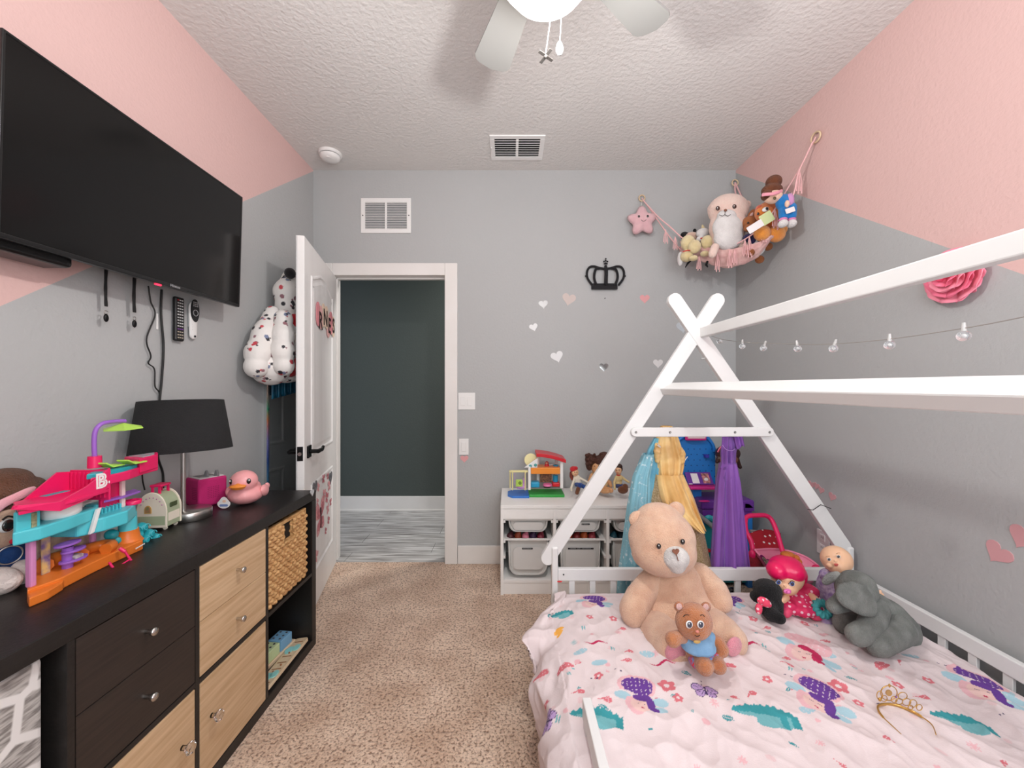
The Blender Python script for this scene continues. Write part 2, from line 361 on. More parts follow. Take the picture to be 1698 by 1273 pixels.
up_ = arch(0.14, 0.69, 0.884, 1.875, 0.06); lo_ = [(0.14, 0.21), (0.69, 0.21), (0.69, 0.731), (0.14, 0.731)]
MP = M('white_door_panel', (240,239,238), 0.45, bump=0.3, bscale=40, var=(230,229,227), vscale=14, vstretch=(1,1,0.06))
for pl in (up_, lo_):
    mb = MB(); moulding(mb, pl, 0.0004, 1); mb.build('door_panel', MP, door)
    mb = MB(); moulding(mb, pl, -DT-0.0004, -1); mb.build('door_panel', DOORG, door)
BLK = M('black_metal')
for side in (1, -1):
    z0 = 0 if side > 0 else -DT
    b = MB().box(0.735-0.032, 0.735+0.032, 0.888, 0.952, min(z0, z0+side*0.009), max(z0, z0+side*0.009), 0.002, DM)
    h = b.build('door_handle', BLK, door)
    b = MB(); b.cyl(DM @ Vector((0.735, 0.92, z0+side*0.008)), DM @ Vector((0.735, 0.92, z0+side*0.05)), 0.011)
    b.tube([DM @ Vector(p) for p in ((0.745, 0.92, z0+side*0.05), (0.70, 0.921, z0+side*0.052), (0.66, 0.915, z0+side*0.05), (0.63, 0.92, z0+side*0.048), (0.612, 0.927, z0+side*0.047))], [0.011, 0.011, 0.0095, 0.009, 0.008], 10)
    b.build('lever', BLK, h)
b = MB().box(DW-0.001, DW+0.0015, 0.883, 0.957, -0.034, -0.006, 0.0008, DM); lp = b.build('latch_plate', BLK, door)
MB().cyl(DM @ Vector((DW, 0.92, -0.02)), DM @ Vector((DW+0.011, 0.92, -0.02)), 0.009).build('latch', M('brushed_steel', (190,188,184), 0.3, 1.0), lp, label='steel latch bolt')
# letters and stickers stuck on the door
def DP(x, y, z): return DM @ Vector((x, y, z))
def door_frame(x, y, z=0.0085): return DM @ Matrix.Translation(Vector((x, y, z))) @ Matrix.Diagonal((-1,1,1,1))     # reads left to right for the viewer
PINKS = M('pink_paper', (232,150,158), 0.6); CREAMS = M('cream_paper', (238,214,192), 0.6); LETT = M('dark_letter', (48,24,24), 0.4); ROSEP = M('pale_rose_paper', (240,186,184), 0.6)
for (x, y, wd, ht, mt) in ((0.565, 1.685, 0.085, 0.14, PINKS), (0.50, 1.675, 0.09, 0.14, ROSEP), (0.43, 1.70, 0.085, 0.145, CREAMS), (0.35, 1.70, 0.09, 0.145, CREAMS), (0.30, 1.655, 0.085, 0.15, ROSEP), (0.22, 1.685, 0.085, 0.15, PINKS), (0.15, 1.67, 0.08, 0.14, CREAMS)):
    MB().prism(rrect(wd, ht, wd*0.48, 6), 0, 0.002, door_frame(x, y, 0.0085)).build('paper_tag', mt, door, label='pink and cream paper tag behind the letters')
for ch, x, y in (('R', 0.51, 1.65), ('N', 0.385, 1.687), ('E', 0.272, 1.655), ('S', 0.148, 1.672)):
    MB().text(ch, 0.138, door_frame(x, y, 0.011) @ Matrix.Diagonal((1.05, 1, 1, 1)), 0.001, bold=0.003).build('letter', LETT, door, label='black capital letter %s' % ch)
STK = M('rose_sticker', (214,138,146), 0.6, var=(170,86,98), vscale=60); STK2 = M('pale_rose_sticker', (228,176,178), 0.6, var=(205,130,138), vscale=70); STG = M('grey_sticker', (140,140,144), 0.5, var=(70,70,76), vscale=90)
def wing(a, ln_, wd, n=14):
    return [(math.cos(a)*ln_*t-math.sin(a)*wd*math.sin(PI*t**1.3)*sg, math.sin(a)*ln_*t+math.cos(a)*wd*math.sin(PI*t**1.3)*sg) for sg, rg in ((1, range(n+1)), (-1, range(n-1, 0, -1))) for t in [i/n for i in rg]]
def butterfly(x, y, s, rot=0.0, mt=None):
    b = MB(); X = door_frame(x, y, 0.0066) @ Matrix.Rotation(rot, 4, 'Z')
    for a, l_, w_ in ((0.75, 1.0, 0.30), (-0.75, 0.78, 0.24), (PI-0.75, 1.0, 0.30), (PI+0.75, 0.78, 0.24)): b.prism(wing(a, l_*s, w_*s), 0, 0.0012, X)
    return b
bf = butterfly(0.50, 0.49, 0.15, 0.1).build('butterfly_sticker', STK2, door, label='large rose butterfly sticker')
butterfly(0.50, 0.49, 0.105, 0.1).build('wing_pattern', STK, bf).location = dn*0.0012
mb = MB().tube([DM @ (Matrix.Translation(Vector((0.50, 0.49, 0.009))) @ Vector(p)) for p in ((0, -0.06, 0), (0, 0, 0.001), (0, 0.06, 0))], 0.004, 6); mb.build('butterfly_body', M('dark_letter'), bf)
for i, (x, y, s) in enumerate(((0.40, 0.60, 0.045), (0.33, 0.56, 0.05), (0.30, 0.48, 0.045), (0.28, 0.40, 0.035), (0.26, 0.62, 0.05), (0.42, 0.70, 0.04), (0.55, 0.68, 0.035), (0.30, 0.69, 0.03), (0.60, 0.30, 0.05), (0.22, 0.50, 0.035), (0.57, 0.60, 0.03), (0.36, 0.36, 0.03))):
    butterfly(x, y, s, random.uniform(-0.5, 0.5)).build('butterfly_sticker', STK if i % 2 else STK2, door)
for x, y, s in ((0.22, 0.66, 0.10), (0.63, 0.69, 0.11)):
    MB().prism(heart2d(s), 0, 0.0014, door_frame(x, y, 0.0066)).build('heart_sticker', STG, door, label='grey glitter heart sticker')

# ---------------------------------------------------------------- vents, detector, switches
WH = M('white_plastic', (238,237,235), 0.4); DK = M('dark_void', (40,40,40), 0.9)
t = thing('ceiling_vent', 'white two section louvred air vent in the ceiling', 'vent', (0.048, 2.58, ZC))
x0, x1, y0, y1 = -0.125, 0.222, 2.445, 2.712
b = MB().box(x0, x1, y0, y0+0.035, ZC-0.008, ZC, 0.003).box(x0, x1, y1-0.035, y1, ZC-0.008, ZC, 0.003).box(x0, x0+0.03, y0+0.0345, y1-0.0345, ZC-0.0082, ZC, 0.002).box(x1-0.03, x1, y0+0.0345, y1-0.0345, ZC-0.0082, ZC, 0.002).box(0.04, 0.057, y0+0.034, y1-0.034, ZC-0.0078, ZC, 0.002)
b.build('frame', WH, t); MB().box(x0+0.02, x1-0.02, y0+0.02, y1-0.02, ZC-0.001, ZC+0.0, 0).build('duct', DK, t, label='dark duct behind the louvres')
for k in range(8):
    y = y0+0.05+k*0.0238
    MB().beam((x0+0.03, y, ZC-0.008), (x1-0.03, y, ZC-0.008), (0, 0.012, 0.008), (0, -0.0012, 0.0018)).build('louvre', WH, t)
MB().box(x0+0.006, x0+0.012, 2.56, 2.60, ZC-0.016, ZC-0.008, 0.001).build('damper_lever', WH, t)
t = thing('smoke_detector', 'round white smoke detector on the ceiling by the left corner', 'smoke detector', (-1.19, 2.64, ZC))
X = Matrix.Translation((-1.19, 2.64, ZC)) @ Matrix.Rotation(PI, 4, 'X')
MB().lathe([(0.072, 0), (0.072, 0.012), (0.066, 0.016), (0.063, 0.017)], 40, X).build('base', WH, t)
MB().lathe([(0.06, 0.0175), (0.059, 0.021), (0.058, 0.021)], 40, X).build('gap', M('grey_slot', (110,110,110), 0.6), t, label='grey slotted ring')
MB().lathe([(0.063, 0.021), (0.063, 0.03), (0.055, 0.04), (0.04, 0.046), (0.02, 0.048), (0.0, 0.048)], 40, X, capt=False).build('cover', WH, t)
MB().cyl(X @ Vector((0.0, 0.03, 0.043)), X @ Vector((0, 0.03, 0.0485)), 0.014).build('test_button', WH, t)
t = thing('wall_vent', 'white rectangular return air grille on the back wall above the door', 'vent', (-0.883, YB, 2.486))
x0, x1, z0, z1 = -1.062, -0.704, 2.361, 2.611
b = MB(); yv = YB-0.010
for q in ((x0, x1, z0, z0+0.03), (x0, x1, z1-0.03, z1), (x0, x0+0.03, z0+0.028, z1-0.028), (x1-0.03, x1, z0+0.028, z1-0.028), (-0.89, -0.876, z0+0.028, z1-0.028)): b.box(q[0], q[1], yv, YB, q[2], q[3], 0.002)
b.build('frame', WH, t); MB().box(x0+0.02, x1-0.02, YB-0.0015, YB-0.0005, z0+0.02, z1-0.02).build('duct', M('grey_void', (120,122,126), 0.9), t, label='grey duct behind the louvres')
for k in range(16):
    z = z0+0.036+k*0.0119
    MB().beam((x0+0.03, YB-0.006, z), (x1-0.03, YB-0.006, z), (0, 0.007, 0.0075), (0, 0.0008, -0.0008)).build('louvre', WH, t)
for x in (x0+0.015, x1-0.015): MB().cyl((x, yv-0.0015, 2.486), (x, yv+0.001, 2.486), 0.005).build('screw', M('grey_slot'), t)
t = thing('light_switch', 'white double rocker light switch plate beside the door casing', 'light switch', (-0.307, YB, 1.161))
MB().box(-0.367, -0.246, YB-0.006, YB, 1.101, 1.2215, 0.003).build('plate', WH, t)
for x in (-0.333, -0.284): MB().box(x-0.017, x+0.017, YB-0.010, YB-0.004, 1.128, 1.195, 0.002).build('rocker', WH, t)
for x in (-0.333, -0.284):
    for z in (1.112, 1.211): MB().cyl((x, YB-0.0068, z), (x, YB-0.005, z), 0.003).build('screw', WH, t)
t = thing('light_switch', 'single white rocker switch with a pink heart below it', 'light switch', (-0.327, YB, 0.835))
MB().box(-0.362, -0.292, YB-0.007, YB, 0.777, 0.8935, 0.003).build('plate', WH, t)
MB().box(-0.344, -0.310, YB-0.012, YB-0.005, 0.802, 0.869, 0.002).build('rocker', WH, t)
# heart stickers on the walls: (photo x, y, size in m, colour, label)
HT = {'white': M('mirror_white', (226,226,226), 0.35), 'beige': M('beige_sticker', (205,190,184), 0.5), 'pink': M('pink_sticker', (226,162,164), 0.5), 'blue': M('pale_blue_mirror', (196,204,210), 0.3, 0.1), 'mirror': M('mirror_sticker', (200,200,200), 0.08, 1.0), 'faint': M('faint_sticker', (192,192,191), 0.35, 0.1), 'rose': M('rose_sticker_wall', (214,160,164), 0.55)}
for px, py, s, k, lb, rot in ((885, 543, 0.065, 'white', 'small white heart sticker on the back wall, nearest the door', 0.3), (901, 505, 0.07, 'faint', 'faint grey heart sticker low left of the black crown', 0.1), (943, 497, 0.105, 'beige', 'beige heart sticker left below the black crown', -0.2),
      (1069, 496, 0.075, 'pink', 'pink heart sticker on the grey wall right of the crown', 0.0), (1132, 543, 0.095, 'blue', 'pale blue heart sticker beside the bed roof peak', 0.1), (924, 592, 0.095, 'white', 'larger white heart sticker low on the back wall', 0.3),
      (1001, 609, 0.07, 'mirror', 'dark mirror heart sticker straight below the crown', 0.0), (1091, 603, 0.075, 'white', 'white heart sticker just left of the sloping bed leg', 0.0), (770, 761, 0.062, 'pink', 'pink heart sticker under the single switch', 0.0)):
    p = P(px, py, YB); mb = MB().prism(heart2d(s), 0, 0.002, XBACK(p) @ Matrix.Rotation(rot, 4, 'Z'))
    tag(mb.build('heart_sticker', HT[k]), lb, 'wall sticker', 'heart stickers on the walls')
for px, py, s, lb, rot in ((1654, 918, 0.085, 'large pink heart sticker on the right wall above the bed rail', -0.5), (1696, 893, 0.085, 'pink heart sticker at the right edge of the photo', -0.4), (1345, 804, 0.05, 'first small pink heart of the row behind the bed leg', -0.2),
      (1354, 806, 0.042, 'second small pink heart of the row behind the bed leg', -0.2), (1362, 813, 0.042, 'third small pink heart of the row behind the bed leg', -0.2), (1380, 824, 0.05, 'lowest small pink heart by the sloping bed leg', -0.3)):
    p = PX(px, py, XR); mb = MB().prism(heart2d(s), 0, 0.002, XRIGHT(p) @ Matrix.Rotation(rot, 4, 'Z'))
    tag(mb.build('heart_sticker', HT['rose']), lb, 'wall sticker', 'heart stickers on the walls')
p = P(1003, 494.5, YB); tag(MB().cyl(p, p+Vector((0, -0.006, 0)), 0.0035).build('nail', BLK), 'tiny dark nail in the wall under the crown', 'nail')
# power outlet on the right wall
t = thing('power_outlet', 'white power outlet on the right wall behind the bed post', 'power outlet', PX(1366, 900, XR))
p = PX(1366, 900, XR); X = XRIGHT(p)
MB().box(-0.04, 0.04, -0.062, 0.062, 0, 0.006, 0.002, X).build('plate', WH, t)
for dz in (-0.026, 0.026):
    s_ = MB().box(-0.017, 0.017, dz-0.017, dz+0.017, 0.004, 0.009, 0.002, X).build('socket', WH, t)
    b = MB()
    for dx, dy in ((-0.006, 0.003), (0.006, 0.003)): b.box(dx-0.001, dx+0.001, dz+dy-0.005, dz+dy+0.005, 0.0085, 0.0095, 0, X)
    b.build('slots', DK, s_)

# ---------------------------------------------------------------- black crown ornament
cp = P(1003, 463, YB); t = thing('crown_ornament', 'black beaded crown ornament hanging on the grey back wall', 'wall ornament', cp)
BB = M('black_bead', (26,26,30), 0.28, 0.2, bump=1.2, bscale=500); X = XBACK(cp)
def cpt(a, c, z=0.018): return X @ Vector(((a-683)/1353*85/231.7, (690-c)/1273*80/231.7, z))
b = MB()
b.beam(cpt(315, 925), cpt(995, 925), (0, 0, 0.026), (0, 0.022, 0), 0.004); b.beam(cpt(335, 855), cpt(985, 855), (0, 0, 0.02), (0, 0.02, 0), 0.004)
b.build('band', BB, t)
def beads(pts, r): 
    b = MB(); pts = spline(pts, 8)
    for p in pts: b.ell(p, r, (0,0,0), 8, 6)
    return b
for sg in (1, -1):
    def q(a, c, z=0.018): return cpt(683+sg*(a-683), c, z)
    beads([q(330, 850), q(215, 680), q(200, 510), q(270, 390), q(390, 370), q(520, 410), q(640, 430)], 0.0085).build('outer_arch', BB, t)
    beads([q(430, 840, 0.026), q(380, 700, 0.03), q(385, 560, 0.03), q(430, 450, 0.026), q(520, 420, 0.02)], 0.0095).build('inner_arch', BB, t)
    beads([q(215, 640), q(160, 620)], 0.005).build('side_bead', BB, t)
beads([cpt(683, 830, 0.03), cpt(683, 700, 0.034), cpt(690, 560, 0.032), cpt(690, 440, 0.026)], 0.0135).build('centre_post', BB, t)
b = MB()
for a, c, r in ((690, 375, 0.0115), (645, 240, 0.006), (735, 240, 0.006), (690, 170, 0.006), (690, 290, 0.007), (655, 300, 0.005), (725, 300, 0.005), (690, 220, 0.0065)): b.ell(cpt(a, c), r, (0,0,0), 12, 8)
b.build('finial', BB, t)

# ---------------------------------------------------------------- ceiling fan (its light shines from the bowl)
t = thing('ceiling_fan', 'grey bladed ceiling fan with light bowl and pull chains', 'ceiling fan', (FANX, FANY, ZC))
NI = M('brushed_nickel', (176,174,170), 0.32, 1.0); X = Matrix.Translation((FANX, FANY, 0))
MB().lathe([(0.03, 2.73), (0.06, 2.75), (0.075, 2.79), (0.075, ZC)], 32, X).build('canopy', NI, t)
MB().cyl((FANX, FANY, 2.60), (FANX, FANY, 2.75), 0.014).build('downrod', NI, t)
MB().lathe([(0.05, 2.46), (0.10, 2.475), (0.115, 2.52), (0.115, 2.57), (0.08, 2.61), (0.03, 2.63)], 36, X).build('motor', NI, t)
MB().lathe([(0.05, 2.40), (0.06, 2.41), (0.06, 2.46)], 32, X).build('light_fitter', NI, t)
bw = MB().lathe([(0.0, 2.30), (0.05, 2.305), (0.10, 2.33), (0.13, 2.37), (0.132, 2.40), (0.06, 2.402)], 36, X, capb=False, capt=False).build('light_bowl', M('frosted_glass', (250,246,238), 0.5, emit=(255,249,242), estr=8.0), t, label='glowing frosted glass bowl')
BL = M('grey_blade', (146,145,142), 0.5)
a0 = math.atan2(0.474, -0.172)
for k in range(5):
    a = a0+k*2*PI/5; R = X @ Matrix.Rotation(a, 4, 'Z') @ Matrix.Translation((0, 0, 2.505)) @ Matrix.Rotation(math.radians(8), 4, 'X')
    poly = [(0.16, -0.045)]+[(0.475+0.035*math.cos(math.radians(q)), -0.035+0.035*math.sin(math.radians(q))) for q in (-80, -50, -20)]+[(0.518, 0.0)]+[(0.475+0.035*math.cos(math.radians(q)), 0.035+0.035*math.sin(math.radians(q))) for q in (20, 50, 80)]+[(0.16, 0.045)]
    bl = MB().prism(poly, -0.004, 0.004, R).build('blade', BL, t)
    MB().box(0.09, 0.2, -0.018, 0.018, -0.012, -0.004, 0.002, R).build('blade_arm', NI, bl)
pf = P(905, 93, 1.20); pb = P(928, 80, 1.20)
c1 = MB().cyl((pf.x, pf.y, pf.z+0.008), (FANX+0.03, FANY+0.05, 2.41), 0.0012, n=6).build('pull_chain', WH, t)
b = MB(); b.ell(pf, 0.006)
b.build('fan_finial', M('pewter', (120,116,112), 0.35, 0.9), c1, label='pewter finial shaped like a little fan')
for k in range(4):
    a = 0.6+k*PI/2; d = Vector((math.cos(a), math.sin(a)*0.9, -0.25*math.sin(a))); MB().beam(pf, pf+d*0.026, Vector((-d.y, d.x, 0)).normalized()*0.011, Vector((0,0,1))*0.002, 0.001).build('finial_blade', M('pewter'), c1)
c2 = MB().cyl((pb.x, pb.y, pb.z+0.01), (FANX+0.05, FANY+0.03, 2.41), 0.0012, n=6).build('pull_chain', WH, t)
MB().lathe([(0.0, -0.02), (0.007, -0.018), (0.0115, -0.008), (0.0115, 0.0), (0.008, 0.012), (0.004, 0.02), (0.002, 0.022)], 16, Matrix.Translation(pb), capb=False).build('bulb_finial', M('white_finial', (252,252,250), 0.3), c2, label='white bulb shaped finial')  # plain white plastic finial, not glowing

# ---------------------------------------------------------------- television and what hangs around it
t = thing('television', 'large black flat screen television mounted tilted on the left wall', 'television', (XL, 1.43, 1.90))
xt, xb, zt, zb, ty0, ty1 = -1.255, -1.270, 2.157, 1.640, 0.985, 1.873
nrm = Vector((zt-zb, 0, xb-xt)).normalized(); upv = Vector((xt-xb, 0, zt-zb)).normalized(); HH = (Vector((xt,0,zt))-Vector((xb,0,zb))).length
TX = frame(Vector((xb, ty0, zb)), Vector((0,1,0)), upv, nrm); W_ = ty1-ty0
BZ = M('tv_bezel', (18,18,19), 0.28)
b = MB().box(0, W_, 0, 0.014, -0.022, 0, 0.003, TX).box(0, W_, HH-0.008, HH, -0.022, 0, 0.002, TX).box(0, 0.008, 0.006, HH-0.004, -0.022, 0, 0.002, TX).box(W_-0.008, W_, 0.006, HH-0.004, -0.022, 0, 0.002, TX)
b.build('bezel', BZ, t)
MB().box(0.006, W_-0.006, 0.012, HH-0.006, -0.012, -0.002, 0, TX).build('screen', M('tv_screen', (14,13,13), 0.14, spec=0.35), t, label='dark glossy screen')
MB().box(0.03, W_-0.03, 0.02, HH-0.05, -0.05, -0.015, 0.012, TX).build('rear_housing', BZ, t)
MB().box(0.25, W_-0.25, 0.10, 0.36, -0.085, -0.05, 0.006, TX).build('rear_cover', BZ, t)
MB().box(XL, XL+0.045, 1.25, 1.60, 1.72, 2.05, 0.003).build('wall_bracket', BLK, t)
MB().text('Hisense', 0.014, TX @ Matrix.Translation((0.447+0.08, 0.0072, 0.0005)), 0.0003).build('brand_lettering', M('silver_print', (205,205,208), 0.3, 0.5), t, label='small silver brand lettering')
MB().box(0.452, 0.474, -0.005, 0.001, -0.014, -0.004, 0.002, TX).build('indicator', M('red_light', (255,40,60), 0.4, emit=(255,40,70), estr=2.5), t, label='small glowing red standby light')
# soundbar under the television
p0 = PX(0, 405, -1.32); p1 = PX(112, 436, -1.32); z = p1.z
t = thing('soundbar', 'slim black soundbar on the wall below the television', 'soundbar', (XL, p1.y-0.2, z))
MB().box(XL+0.015, -1.30, p1.y-0.42, p1.y, z-0.018, z+0.022, 0.012, seg=3).build('body', BZ, t)
MB().box(-1.302, -1.299, p1.y-0.40, p1.y-0.02, z-0.012, z+0.016, 0.001).build('grille', M('speaker_cloth', (14,14,15), 0.9, bump=1, bscale=900), t)
MB().box(XL, XL+0.03, p1.y-0.30, p1.y-0.24, z-0.02, z+0.05, 0.002).build('bracket', BLK, t)
# two straps with clips
for (px, y0, y1, lb, wd) in ((176, 452, 530, 'black hanging strap with clip under the television, left one', 0.006), (223, 466, 540, 'black hanging strap with clip under the television, nearer the remotes', 0.007)):
    x = XL+0.03; a = PX(px, y0-6, x); m_ = PX(px-1, (y0+y1)/2-12, x); e = PX(px, y1-22, x); c_ = PX(px, y1-12, x); bt = PX(px, y1, x)
    t = thing('strap', lb, 'strap', a, group='straps under the television')
    MB().tube(spline([a, m_, e]), [wd+0.0005*math.sin(i) for i in range(17)], 6, flat=0.2, up=(0,1,0)).build('webbing', M('black_webbing', (24,24,25), 0.8), t)
    MB().torus(c_, 0.006, 0.0014, XLEFT((0,0,0))).build('ring', NI, t)
    MB().ell((bt+c_)/2-Vector((0,0,0.006)), (0.005, 0.008, 0.014)).build('clip', BLK, t)
# cables down to the lamp
x = XL+0.012
t = MB().tube(spline([PX(px_, py_, x) for px_, py_ in ((246, 474), (250, 500), (257, 522), (243, 562), (250, 590), (246, 602), (256, 612), (257, 640), (265, 655), (262, 700), (238, 755), (236, 790), (240, 812))]), 0.0026, 6).build('power_cable', M('black_cable', (20,20,20), 0.5))
tag(t, 'thin wavy black cable from the red light down the left wall', 'cable')
t = MB().tube(spline([PX(px_, py_, x) for px_, py_ in ((268, 480), (267, 520), (271, 575), (268, 630), (265, 660), (262, 720), (262, 758), (270, 785), (270, 818))]), 0.0042, 8).build('power_cable', M('black_cable'))
tag(t, 'thick straight black television cord running behind the lamp', 'cable')
# wall clip (white hook strip) and the two remotes
p = PX(260, 532, XL); t = MB().box(-0.004, 0.004, -0.035, 0.03, 0, 0.004, 0.002, XLEFT(p)).build('cable_clip', WH); tag(t, 'small white adhesive cable clip on the left wall', 'clip')
def remote(name, lb, px, py, wd, ht, white):
    p = PX(px, py, XL); X = XLEFT(p); t = thing(name, lb, 'remote control', p, group='remotes on the left wall')
    BR = M('remote_black', (24,24,26), 0.45); WR = M('remote_white', (232,231,229), 0.4)
    MB().box(-0.012, 0.012, -0.03, 0.03, 0, 0.006, 0.001, X).build('wall_holder', WH, t)
    if white:
        b = MB(); pts = [X @ Vector((0, y, 0.014)) for y in (-ht/2+wd*0.35, -ht*0.25, 0, ht*0.25, ht/2-wd*0.45)]
        b.tube(pts, [wd*0.40, wd*0.43, wd*0.44, wd*0.48, wd*0.46], 18, flat=0.42, up=X.to_3x3() @ Vector((1,0,0)))
        b.ell(pts[0], (0.008, wd*0.40, wd*0.36)).ell(pts[-1], (0.009, wd*0.46, wd*0.42)); body = b.build('body', WR, t)
        b = MB(); b.prism([(wd*0.43*math.cos(2*PI*i/24), 0.042+0.05*math.sin(2*PI*i/24)) for i in range(24)], 0.02, 0.025, X); b.build('black_face', BR, t, label='black upper face')
        b = MB().torus(X @ Vector((0, 0.032, 0.0255)), 0.013, 0.0012, X.to_3x3().to_4x4(), 24, 6); b.build('navigation_ring', M('remote_grey', (190,190,192), 0.4), t)
        b = MB()
        for r in range(3):
            for c in range(3): b.box(-0.011+c*0.009-0.002, -0.011+c*0.009+0.004, -0.022-r*0.011, -0.018-r*0.011, 0.0195, 0.0215, 0.0005, X)
        b.build('buttons', M('remote_grey'), t); b = MB()
        for r in range(3):
            for c in range(3): b.box(-0.013+c*0.010, -0.007+c*0.010, 0.06+r*0.008, 0.064+r*0.008, 0.024, 0.0265, 0.0005, X)
        b.build('upper_buttons', M('remote_grey'), t)
        MB().ell(X @ Vector((0, -ht/2+0.012, 0.022)), (0.004, 0.005, 0.005)).build('logo_button', BR, t)
    else:
        MB().box(-wd/2, wd/2, -ht/2, ht/2, 0.006, 0.024, 0.008, X, 3).build('body', BR, t)
        G = M('remote_key', (214,214,214), 0.5); rows = 14
        for col, mt in ((0, G), (1, M('red_key', (210,40,50), 0.5)), (2, M('purple_key', (130,70,160), 0.5)), (3, M('grey_key', (190,178,160), 0.5))):
            b = MB()
            for r in range(rows):
                for c in range(3):
                    y = ht/2-0.014-r*(ht-0.028)/(rows-1); kind = 1 if (r == 0 and c == 0) else 2 if r == rows-4 else 3 if r > rows-4 else 0
                    if kind == col: b.box(-0.013+c*0.0105-0.0025, -0.013+c*0.0105+0.0045, y-0.0022, y+0.0022, 0.0235, 0.0255, 0.0005, X)
            b.build('buttons', mt, t)
remote('remote_control', 'long black remote with white keys held on the left wall', 290, 529, 0.047, 0.185, False)
remote('remote_control', 'white and black rounded remote held on the left wall', 315, 531, 0.05, 0.165, True)
# ---------------------------------------------------------------- long dark cube shelf on the left
SX0, SX1, ST = -1.344, -0.954, 0.757                                         # back, front, top
DARK = M('black_brown_wood', (31,28,27), 0.42, var=(22,20,19), vscale=14, vstretch=(6,0.6,14), bump=0.15, bscale=120)
DARKF = M('dark_brown_front', (52,42,37), 0.45, var=(38,31,28), vscale=9, vstretch=(8,0.6,16))
OAK = M('light_oak', (214,184,148), 0.5, var=(192,158,120), vscale=6, vstretch=(6,0.7,12))
t = thing('cube_shelf', 'long black brown cube shelf unit standing along the left wall', 'shelf unit', (-1.15, 1.2, 0))
YE = [0.482, 0.5160, 0.867, 1.218, 1.569, 1.924]                             # divider centres; outer panels are thicker
MB().box(SX0, SX1, 0.464, 1.962, ST-0.043, ST, 0.0025).build('top_board', DARK, t)
MB().box(SX0, SX1, 0.464, 1.962, 0, 0.04, 0.002).build('bottom_board', DARK, t)
MB().box(SX0, SX1, 1.924, 1.962, 0.04, ST-0.043, 0.002).build('side_panel', DARK, t)
MB().box(SX0, SX1, 0.464, 0.502, 0.04, ST-0.043, 0.002).build('side_panel', DARK, t)
for y in (0.867, 1.218, 1.569): MB().box(SX0, SX1-0.001, y-0.008, y+0.008, 0.04, ST-0.043, 0.001).build('divider', DARK, t)
for ya, yb in ((0.502, 0.859), (0.875, 1.21), (1.226, 1.561), (1.577, 1.924)): MB().box(SX0, SX1-0.001, ya, yb, 0.352, 0.368, 0.001).build('shelf', DARK, t)
MB().box(SX0-0.004, SX0, 0.47, 1.955, 0.01, ST-0.005).build('back_panel', DARK, t)
KN = M('satin_chrome_knob', (205,203,199), 0.25, 1.0)
def knob(par, y, z, x=SX1+0.0):
    X = frame(Vector((x, y, z)), Vector((0,1,0)), Vector((0,0,1)), Vector((1,0,0)))
    MB().lathe([(0.005, 0), (0.005, 0.012), (0.0085, 0.017), (0.0105, 0.024), (0.0095, 0.028), (0.0, 0.029)], 20, X, capt=False).build('knob', KN, par, label='round satin metal knob')
for (ya, yb, mt, lb) in ((0.877, 1.208, DARKF, 'dark brown drawer front'), (1.228, 1.559, OAK, 'light oak drawer front')):
    for za, zb in ((0.371, 0.5395), (0.5415, 0.711)):
        d = MB().box(SX1-0.018, SX1-0.001, ya, yb, za, zb, 0.0012).build('drawer', mt, t, label=lb)
        MB().box(SX0+0.03, SX1-0.018, ya+0.008, yb-0.008, za+0.01, zb-0.02).build('drawer_box', DARK, d)
        knob(d, (ya+yb)/2, za+(zb-za)*0.5, SX1-0.001)
for (ya, yb, ky) in ((0.877, 1.208, 1.16), (1.228, 1.559, 1.275)):
    d = MB().box(SX1-0.018, SX1-0.001, ya, yb, 0.043, 0.349, 0.0012).build('cabinet_door', OAK, t, label='light oak door')
    X = frame(Vector((SX1-0.001, ky, 0.215)), Vector((0,1,0)), Vector((0,0,1)), Vector((1,0,0)))
    MB().lathe([(0.007, 0), (0.006, 0.012), (0.014, 0.018), (0.018, 0.026), (0.013, 0.033), (0.0, 0.034)], 10, X, smooth=False, capt=False).build('glass_knob', M('clear_glass', (245,245,245), 0.03, trans=1.0), d, label='faceted clear glass knob')
# wicker basket in the top cube by the door
bk = thing('wicker_basket', 'woven wicker basket with a hand hole in the shelf top cube', 'basket', (-1.15, 1.74, 0.368))
WK = M('wicker', (222,180,124), 0.6, var=(178,128,78), vscale=40, vstretch=(1,1,3), bump=0.5, bscale=300)
by0, by1, bz0, bz1 = 1.588, 1.89, 0.369, 0.692; nr = 19; nc = 16
def weave(y0, y1, z0, z1, xf, mb):
    dz = (z1-z0)/nr; dy = (y1-y0)/nc
    def inhole(y, z): return abs(y-(by0+by1)/2) < 0.040 and z > bz1-0.088 and z < bz1-0.016
    for r in range(nr):
        z = z0+(r+0.5)*dz; run = []
        for k4 in range(nc*16+1):
            k = k4/4; y = y0+(y1-y0)*k4/(nc*16)
            if inhole(y, z):
                if len(run) > 2: mb.tube(run, dz*0.58, 8)
                run = []; continue
            run.append(Vector((xf+0.007*math.sin(PI*(k/4+r))+0.001*math.sin(k*3.1+r*2), y, z+0.0012*math.sin(k*1.7+r*5))))
        if len(run) > 2: mb.tube(run, dz*0.58, 8)
mb = MB(); weave(by0, by1, bz0+0.005, bz1-0.012, SX1-0.018, mb); mb.build('woven_front', WK, bk)
b = MB(); b.box(SX1-0.03, SX1-0.012, by0, by1, bz1-0.016, bz1, 0.004); b.box(SX1-0.028, SX1-0.012, by0-0.001, by0+0.008, bz0, bz1, 0.003).box(SX1-0.028, SX1-0.012, by1-0.008, by1+0.001, bz0, bz1, 0.003); b.build('rim', WK, bk)
b = MB()
